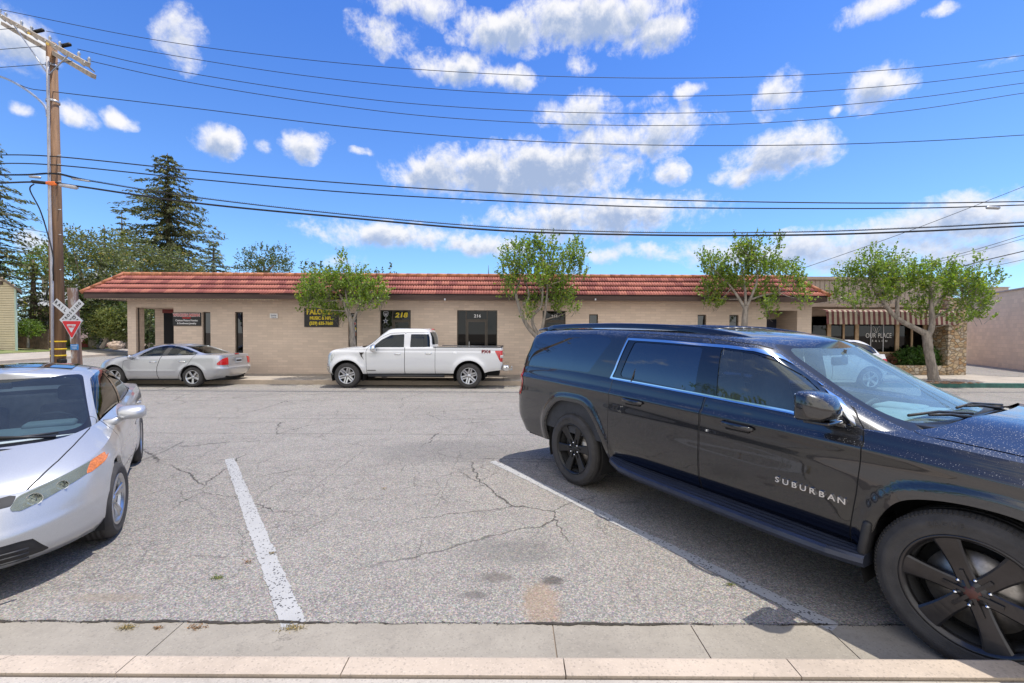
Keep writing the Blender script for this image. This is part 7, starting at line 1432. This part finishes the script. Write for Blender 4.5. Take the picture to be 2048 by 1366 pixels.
# ---- white crossover half hidden behind the SUV ---------------------
def build_crossover():
    YT = 13.9; X0 = at(1741, 765, YT).x
    S = dict(name='white_hatchback', label='white car with a black roof at the far kerb, mostly hidden behind the black SUV', loc=(X0-2.75, YT+.9, 0), rz=math.pi, paint=MT['white_paint'], W=.92, wheelR=.36, archR=.43, axles=(0, -2.75), track=.9, rimR=.25, tw=.23)
    S.update(zb=[(-3.5, .35), (-3.0, .26), (.9, .24)], zs=[(-3.5, 1.10), (-3.2, 1.16), (-2.5, 1.12), (-1., 1.05), (0, 1.0), (.5, .9), (.9, .7)], zr=[(-3.2, 1.55), (-2.4, 1.62), (-1.4, 1.64), (-.8, 1.55), (-.2, 1.4)],
        low=[(0, -3.38, .8, .84, .4, 3, .8, 2.5), (.4, -3.50, .88, .92, .4, 3.4, .8, 2.5), (.6, -3.47, .88, .918, .4, 4, .8, 2.5), (1, -3.40, .75, .86, .4, 4, .8, 2.5)],
        green=[(0, -3.32, -.05, .83, .4, 3, .7, 2.5), (.5, -3.15, -.5, .76, .4, 3, .6, 2.5), (.85, -2.95, -.85, .68, .4, 3, .6, 2.6), (1, -2.80, -1.0, .58, .4, 3, .5, 2.6)],
        cap=lambda X, Y, q, Ye: np.where(X > -1, .08*(1-q**2.4), .01), roof=lambda X, Y, q: .035*(1-q**2), nz=24, cs=70, gs=50)
    S['dlo'] = [(-.35, 1.07), (-1.0, 1.53), (-1.4, 1.59), (-2.4, 1.57), (-2.95, 1.42), (-3.02, 1.20), (-2.5, 1.16)]
    S['panes'] = [('front_window', [(-.45, 1.10), (-1.0, 1.50), (-1.4, 1.56), (-1.48, 1.10)], MT['glass2']), ('rear_window', [(-1.56, 1.11), (-1.52, 1.56), (-2.3, 1.54), (-2.5, 1.17)], MT['tint2'])]
    S['doors'] = [[(-.4, .35), (-.4, 1.05), (-1.0, 1.56), (-1.4, 1.62), (-1.5, 1.1), (-1.5, .35)], [(-1.51, .35), (-1.51, 1.1), (-1.41, 1.62), (-2.4, 1.60), (-2.5, 1.1), (-2.3, .8), (-2.2, .35)]]
    S['ws'] = ([(-.75, 1.02), (.75, 1.02), (.6, 1.58), (-.6, 1.58)], [(-.7, 1.06), (.7, 1.06), (.56, 1.55), (-.56, 1.55)]); S['wsx'] = -1.4; S['wsz'] = 1.0
    S['rw'] = [(-.62, 1.22), (.62, 1.22), (.55, 1.52), (-.55, 1.52)]; S['rwx'] = -2.7; S['roofmat'] = MT['glossblack']
    S['cuts'] = [('tail_lamp', MT['red'], ['low'], 'side', [(-3.1, 1.02), (-3.7, 1.05), (-3.7, .86), (-3.25, .86)], lambda C, N: C[:, 1] > .4, 'sep', .004, None)]
    S['style'] = dict(n=5, hub=.06, sp=[(0, .05, .09, 0)], mat=MT['satin'], zi=-.03, zo=-.012, lugs=5, lr=.055)
    S['under'] = [((-3.2, -.6, .25), (.6, .6, .4)), ((-2.3, -.8, .27), (-.45, .8, .4))]
    root, doors, sh = car(S)
    for d, x in ((doors[0], -1.3), (doors[1], -2.3)):
        for k, sg in ((0, -1), (1, 1)): handle(d[k], x, .905, .93, sg, MT['white_paint'])
build_pickup(); build_sedan(); build_crossover()

# ---- silver compact sedan nose-in at the near kerb, left ------------
def build_compact():
    org = (-4.145, 3.2362, 0); rz = .657-math.pi/2
    S = dict(name='compact_sedan', label='silver compact sedan with hazed headlamps and sunroof, nose in at the near kerb', loc=org, rz=rz, paint=MT['silver_paint'], W=.875, wheelR=.318, archR=.372, axles=(0, -2.70), track=.872, rimR=.212, tw=.205, gap=.003)
    def ytw(X, Y, Z, t):
        m = Y > .4
        for xc in (0, -2.70):
            r = np.hypot(X-xc, Z-.318); Y = Y+np.where(m, .014*np.exp(-((r-.385)/.05)**2)*(Z < .75), 0)
        Y = Y-np.where(m & (X < .1), .016*np.exp(-((Z-.60)/.10)**2), 0)
        return Y-np.where(m, .03*np.clip((.36-Z)/.2, 0, 1)**2, 0)
    def cap(X, Y, q, Ye):
        f = np.clip((.95-X)/1.1, 0, 1)
        front = (.05+.135*f)*(1-q**3.0)-.010*np.exp(-((q-.66)/.07)**2)*f
        return np.where(X > -1.4, front, .035*(1-q**3))
    S.update(zb=[(-3.55, .34), (-3.1, .24), (-2.2, .19), (-.5, .19), (.4, .20), (.7, .20), (.95, .20)],
        zs=[(-3.6, .98), (-3.3, 1.02), (-2.8, 1.015), (-2., .975), (-1.2, .935), (-.6, .90), (-.25, .865), (0.1, .81), (.4, .745), (.65, .685), (.9, .62)],
        zr=[(-3.2, 1.25), (-2.6, 1.32), (-2., 1.37), (-1.5, 1.385), (-1.15, 1.36), (-.8, 1.3), (0, 1.1)],
        low=[(0, -3.45, .83, .835, .6, 2.8, .95, 2.5), (.12, -3.50, .90, .86, .6, 2.8, 1.0, 2.5), (.3, -3.56, .925, .87, .6, 3., 1.0, 2.4), (.5, -3.55, .925, .875, .55, 3.2, 1., 2.4), (.62, -3.53, .90, .873, .5, 3.4, 1., 2.4), (.85, -3.50, .85, .85, .45, 3.6, 1., 2.4), (1, -3.46, .80, .81, .45, 3.6, 1., 2.4)],
        green=[(0, -3.22, .26, .790, .7, 2.5, .85, 3.0), (.3, -2.95, -.07, .765, .7, 2.5, .75, 3.0), (.6, -2.70, -.41, .715, .7, 2.6, .66, 3.0), (.85, -2.50, -.74, .650, .7, 2.7, .56, 3.0), (.95, -2.38, -.87, .600, .7, 2.7, .5, 3.0), (1, -2.25, -.95, .545, .7, 2.7, .46, 3.0)],
        ytw=ytw, cap=cap, roof=lambda X, Y, q: .055*(1-q**2.2), nz=46, cs=150, gs=90, gtw=lambda X, Y, Z, t: Y*(1-.03-.10*np.clip((X+1.6)/1.6, 0, 1)))
    S['dlo'] = spline([(-.30, .895), (-.50, 1.04), (-.85, 1.22), (-1.18, 1.325), (-1.7, 1.352), (-2.3, 1.30), (-2.75, 1.17), (-2.88, 1.08), (-2.75, 1.01), (-2.0, .985), (-1.2, .945), (-.6, .91)], 4, True)
    S['panes'] = [('vent_window', [(-.34, .91), (-.47, 1.00), (-.55, 1.05), (-.55, .93)], MT['tint2']), ('front_window', [(-.59, .935), (-.59, 1.06), (-.86, 1.205), (-1.18, 1.31), (-1.48, 1.325), (-1.50, .975)], MT['glassD']), ('rear_window', [(-1.58, .98), (-1.56, 1.33), (-2.2, 1.295), (-2.45, 1.23), (-2.45, 1.0)], MT['glassD']), ('quarter_window', [(-2.49, 1.01), (-2.49, 1.22), (-2.72, 1.15), (-2.80, 1.08), (-2.70, 1.03)], MT['glassD'])]
    S['doors'] = [[(-.42, .26), (-.42, .60), (-.36, .80), (-.30, .88), (-.50, .97), (-.30, 1.06), (-.75, 1.275), (-1.15, 1.372), (-1.53, 1.385), (-1.54, .26)], [(-1.55, .26), (-1.54, 1.385), (-2.2, 1.35), (-2.72, 1.20), (-2.9, 1.07), (-2.80, .95), (-2.62, .76), (-2.36, .6), (-2.27, .26)]]
    S['ws'] = ([(-.69, .86), (.69, .86), (.515, 1.345), (-.515, 1.345)], [(-.665, .93), (.665, .93), (.495, 1.325), (-.495, 1.325)]); S['wsx'] = -1.5; S['wsz'] = .8; S['wsmat'] = MT['wglass2']
    S['rw'] = [(-.62, 1.05), (.62, 1.05), (.5, 1.33), (-.5, 1.33)]; S['rwx'] = -2.3; S['rwmat'] = MT['glassD']
    # lamps and grille are cut in a front projection so that they wrap round the nose
    lamp = [(.395, .59), (.42, .652), (.60, .708), (.79, .768), (.82, .766), (.815, .722), (.70, .662), (.55, .598), (.42, .553)]
    S['cuts'] = [
        ('turn_signal', MT['amber'], ['low', 'cap'], 'front', [(.715, .657), (.735, .753), (.79, .772), (.82, .768), (.815, .715)], lambda C, N: (C[:, 0] > .15) & (C[:, 1] > .4), 'sep', .004, None),
        ('headlight', MT['lenshaze'], ['low', 'cap'], 'front', lamp, lambda C, N: (C[:, 0] > .15) & (C[:, 1] > .3), 'sep', .004, None),
        ('hood', MT['silver_paint'], ['cap'], 'top', [(-.2, -.68), (-.2, .68), (.0, .655), (.2, .62), (.4, .57), (.6, .50), (.76, .42), (.86, .36), (.95, 0), (.86, -.36), (.76, -.42), (.6, -.50), (.4, -.57), (.2, -.62), (.0, -.655)], None, 'both', .001, 'gap')]
    S['cuts'] += [
        ('grille', MT['plastic'], ['low', 'cap'], 'front', [(-.40, .60), (.40, .60), (.42, .665), (-.42, .665)], lambda C, N: (C[:, 0] > .5), 'both', .002, None),
        ('lower_grille', MT['plastic'], ['low'], 'front', [(-.58, .245), (.58, .245), (.50, .375), (-.50, .375)], lambda C, N: (N[:, 0] > .2) & (C[:, 0] > .5), 'both', -.004, None)]
    S['style'] = dict(n=5, hub=.045, sp=[(-.026, .040, .036, 0), (.026, .040, .036, 0)], fan=True, mat=MT['satin'], zi=-.032, zo=-.008, lugs=5, lr=.045); S['rot'] = .9; S['steer'] = R(-7)
    S['lampbowl'] = True
    S['sidepred'] = lambda C, N: (N[:, 1] > .12) & (C[:, 1] > .3)
    S['pillar'] = [(-.745, .80), (.745, .80), (.55, 1.36), (-.55, 1.36)]; S['wsn'] = .01
    S['under'] = [((-3.3, -.6, .2), (.6, .6, .32)), ((-2.25, -.8, .2), (-.42, .8, .3)), ((-3.4, -.5, .3), (-2.9, .5, .6)), ((-.4, -.5, .3), (.65, .5, .55))]
    root, doors, sh = car(S)
    for d, x in ((doors[0], -1.32), (doors[1], -2.35)):
        for k, sg in ((0, -1), (1, 1)): handle(d[k], x, .862, .86, sg, MT['silver_paint'])
    for sg in (-1, 1):
        m = MB(); x, y, z = -.50, sg*.93, .99
        loft_box(m, [(x-.06, y, z, .105, .062, 3.6), (x-.03, y, z, .112, .068, 3.4), (x+.02, y, z, .108, .062, 2.8), (x+.06, y, z-.006, .085, .045, 2.4), (x+.085, y, z-.01, .03, .02, 2.2)]); mi = m.build('side_mirror', MT['silver_paint'], root)
        m = MB(); m.rbox((x-.062, y, z), (.008, .18, .11), .004); m.build('mirror_glass', MT['chrome'], mi)
        m = MB(); m.tube([(x+.0, sg*.87, .955), (x+.02, sg*.80, .92), (x+.02, sg*.74, .90)], [.03, .035, .05], 8); m.build('mirror_arm', MT['silver_paint'], mi)
    m = MB(); m.add([(x, y, z) for x, y, z in [(-1.22, -.40, 1.446), (-1.22, .40, 1.446), (-1.72, .42, 1.449), (-1.72, -.42, 1.449)]], [(0, 1, 2, 3)]); 
    m = MB(); Zr = pfn(S['zr']); n = 10
    def rz_(x, y): 
        q = abs(y)/.56; return float(Zr(x))+.055*(1-q**2.2)+.004
    pts = [(x, y, rz_(x, y)) for x in np.linspace(-1.22, -1.80, n) for y in np.linspace(-.42, .42, n)]
    m.add(pts, [(i*n+j, i*n+j+1, (i+1)*n+j+1, (i+1)*n+j) for i in range(n-1) for j in range(n-1)], 0, True); m.build('sunroof', MT['glossblack'], root)
    m = MB()
    for sg in (-1, 1):
        Mx = Matrix.Rotation(R(90), 3, 'Y')@Matrix.Rotation(0, 3, 'Z')
        for (x, y, z, r) in ((.715, .50, .617, .040), (.60, .62, .657, .032)): m.lathe([(.004, -.03), (r*.5, -.02), (r*.85, -.002), (r, .012), (r*1.06, .012)], (x-.0, sg*y, z), Mx, 24)
    m.build('lamp_bowl', MT['chrome'], root)
    # cowl, wipers
    m = MB(); rows = []
    for y in np.linspace(-.70, .70, 21):
        x0 = .20-.34*(abs(y)/.7)**2.2; rows.append([(x0+.13, y, .905-.03*(abs(y)/.7)**2), (x0-.02, y, .925-.02*(abs(y)/.7)**2)])
    m.add([p for r_ in rows for p in r_], [(2*i, 2*i+1, 2*i+3, 2*i+2) for i in range(20)], 0, True); m.build('cowl_panel', MT['frit'], root)
    for y0, y1 in ((.50, -.10), (-.05, -.62)):
        xx = lambda y: .16-.34*(abs(y)/.7)**2.2
        m = MB(); pts = [(xx(y)-.02, y, .955-.03*(abs(y)/.7)**2) for y in np.linspace(y0, y1, 8)]; m.tube(pts, .011, 6); m.tube([(xx(y0)+.06, y0, .92), (xx((y0+y1)/2), (y0+y1)/2, .972)], .011, 6); m.build('wiper', MT['plastic'], root)
    # grille bar and emblem, number plate recess, lower slats
    m = MB()
    for z in (.625, .645): m.tube([(.905-.20*(abs(y)/.4)**2.2*.55, y, z) for y in np.linspace(-.36, .36, 13)], .006, 6)
    m.build('grille_bar', MT['satin'], root)
    m = MB(); 
    for z in (.275, .305, .335): m.tube([(.965-.20*(abs(y)/.55)**2.2*.5, y, z) for y in np.linspace(-.5, .5, 13)], .007, 6)
    m.build('grille_slat', MT['plastic'], root)
    m = MB(); m.bbox((-3.2, -.76, .3), (-.35, .76, .4)); m.build('cabin_floor', MT['seatgrey'], root)
    for y in (-.36, .36): seat(root, -1.35, y, .38, MT['seatgrey'], .5, h=.52)
    seat(root, -2.3, 0, .42, MT['seatgrey'], 1.25, hr=False, h=.5)
    steering(root, -.78, .36, .86, .18, MT['plastic'], 28)
    m = MB(); loft_box(m, [(-.80, 0, .80, .72, .09, 5), (-.60, 0, .835, .72, .085, 4), (-.1, 0, .86, .66, .05, 4), (.15, 0, .88, .4, .02, 3)]); m.rbox((-.62, .36, .925), (.2, .34, .06), .03); m.build('dashboard', MT['dash'], root)
    m = MB(); m.rbox((-.92, -.03, 1.27), (.03, .20, .055), .02); m.build('rear_view_mirror', MT['plastic'], root)
MT['reflector'] = pbr('lamp reflector', (.34, .36, .33), .22, .85, var=.5, vs=16); MT['lenshaze'] = glass_mat('yellowed lamp lens', (.85, .88, .78), .95, 1.5, (1, 1, 1), haze=.42, hcol=(.35, .38, .31))
MT['glassD'] = glass_mat('side window glass', (.55, .62, .62), .45, 1.55, (.9, .95, 1.))
MT['wglass2'] = glass_mat('compact windscreen', (.55, .70, .76), .7, 1.45, (1., 1., .98), haze=.035, hcol=(.6, .72, .8))
build_compact()
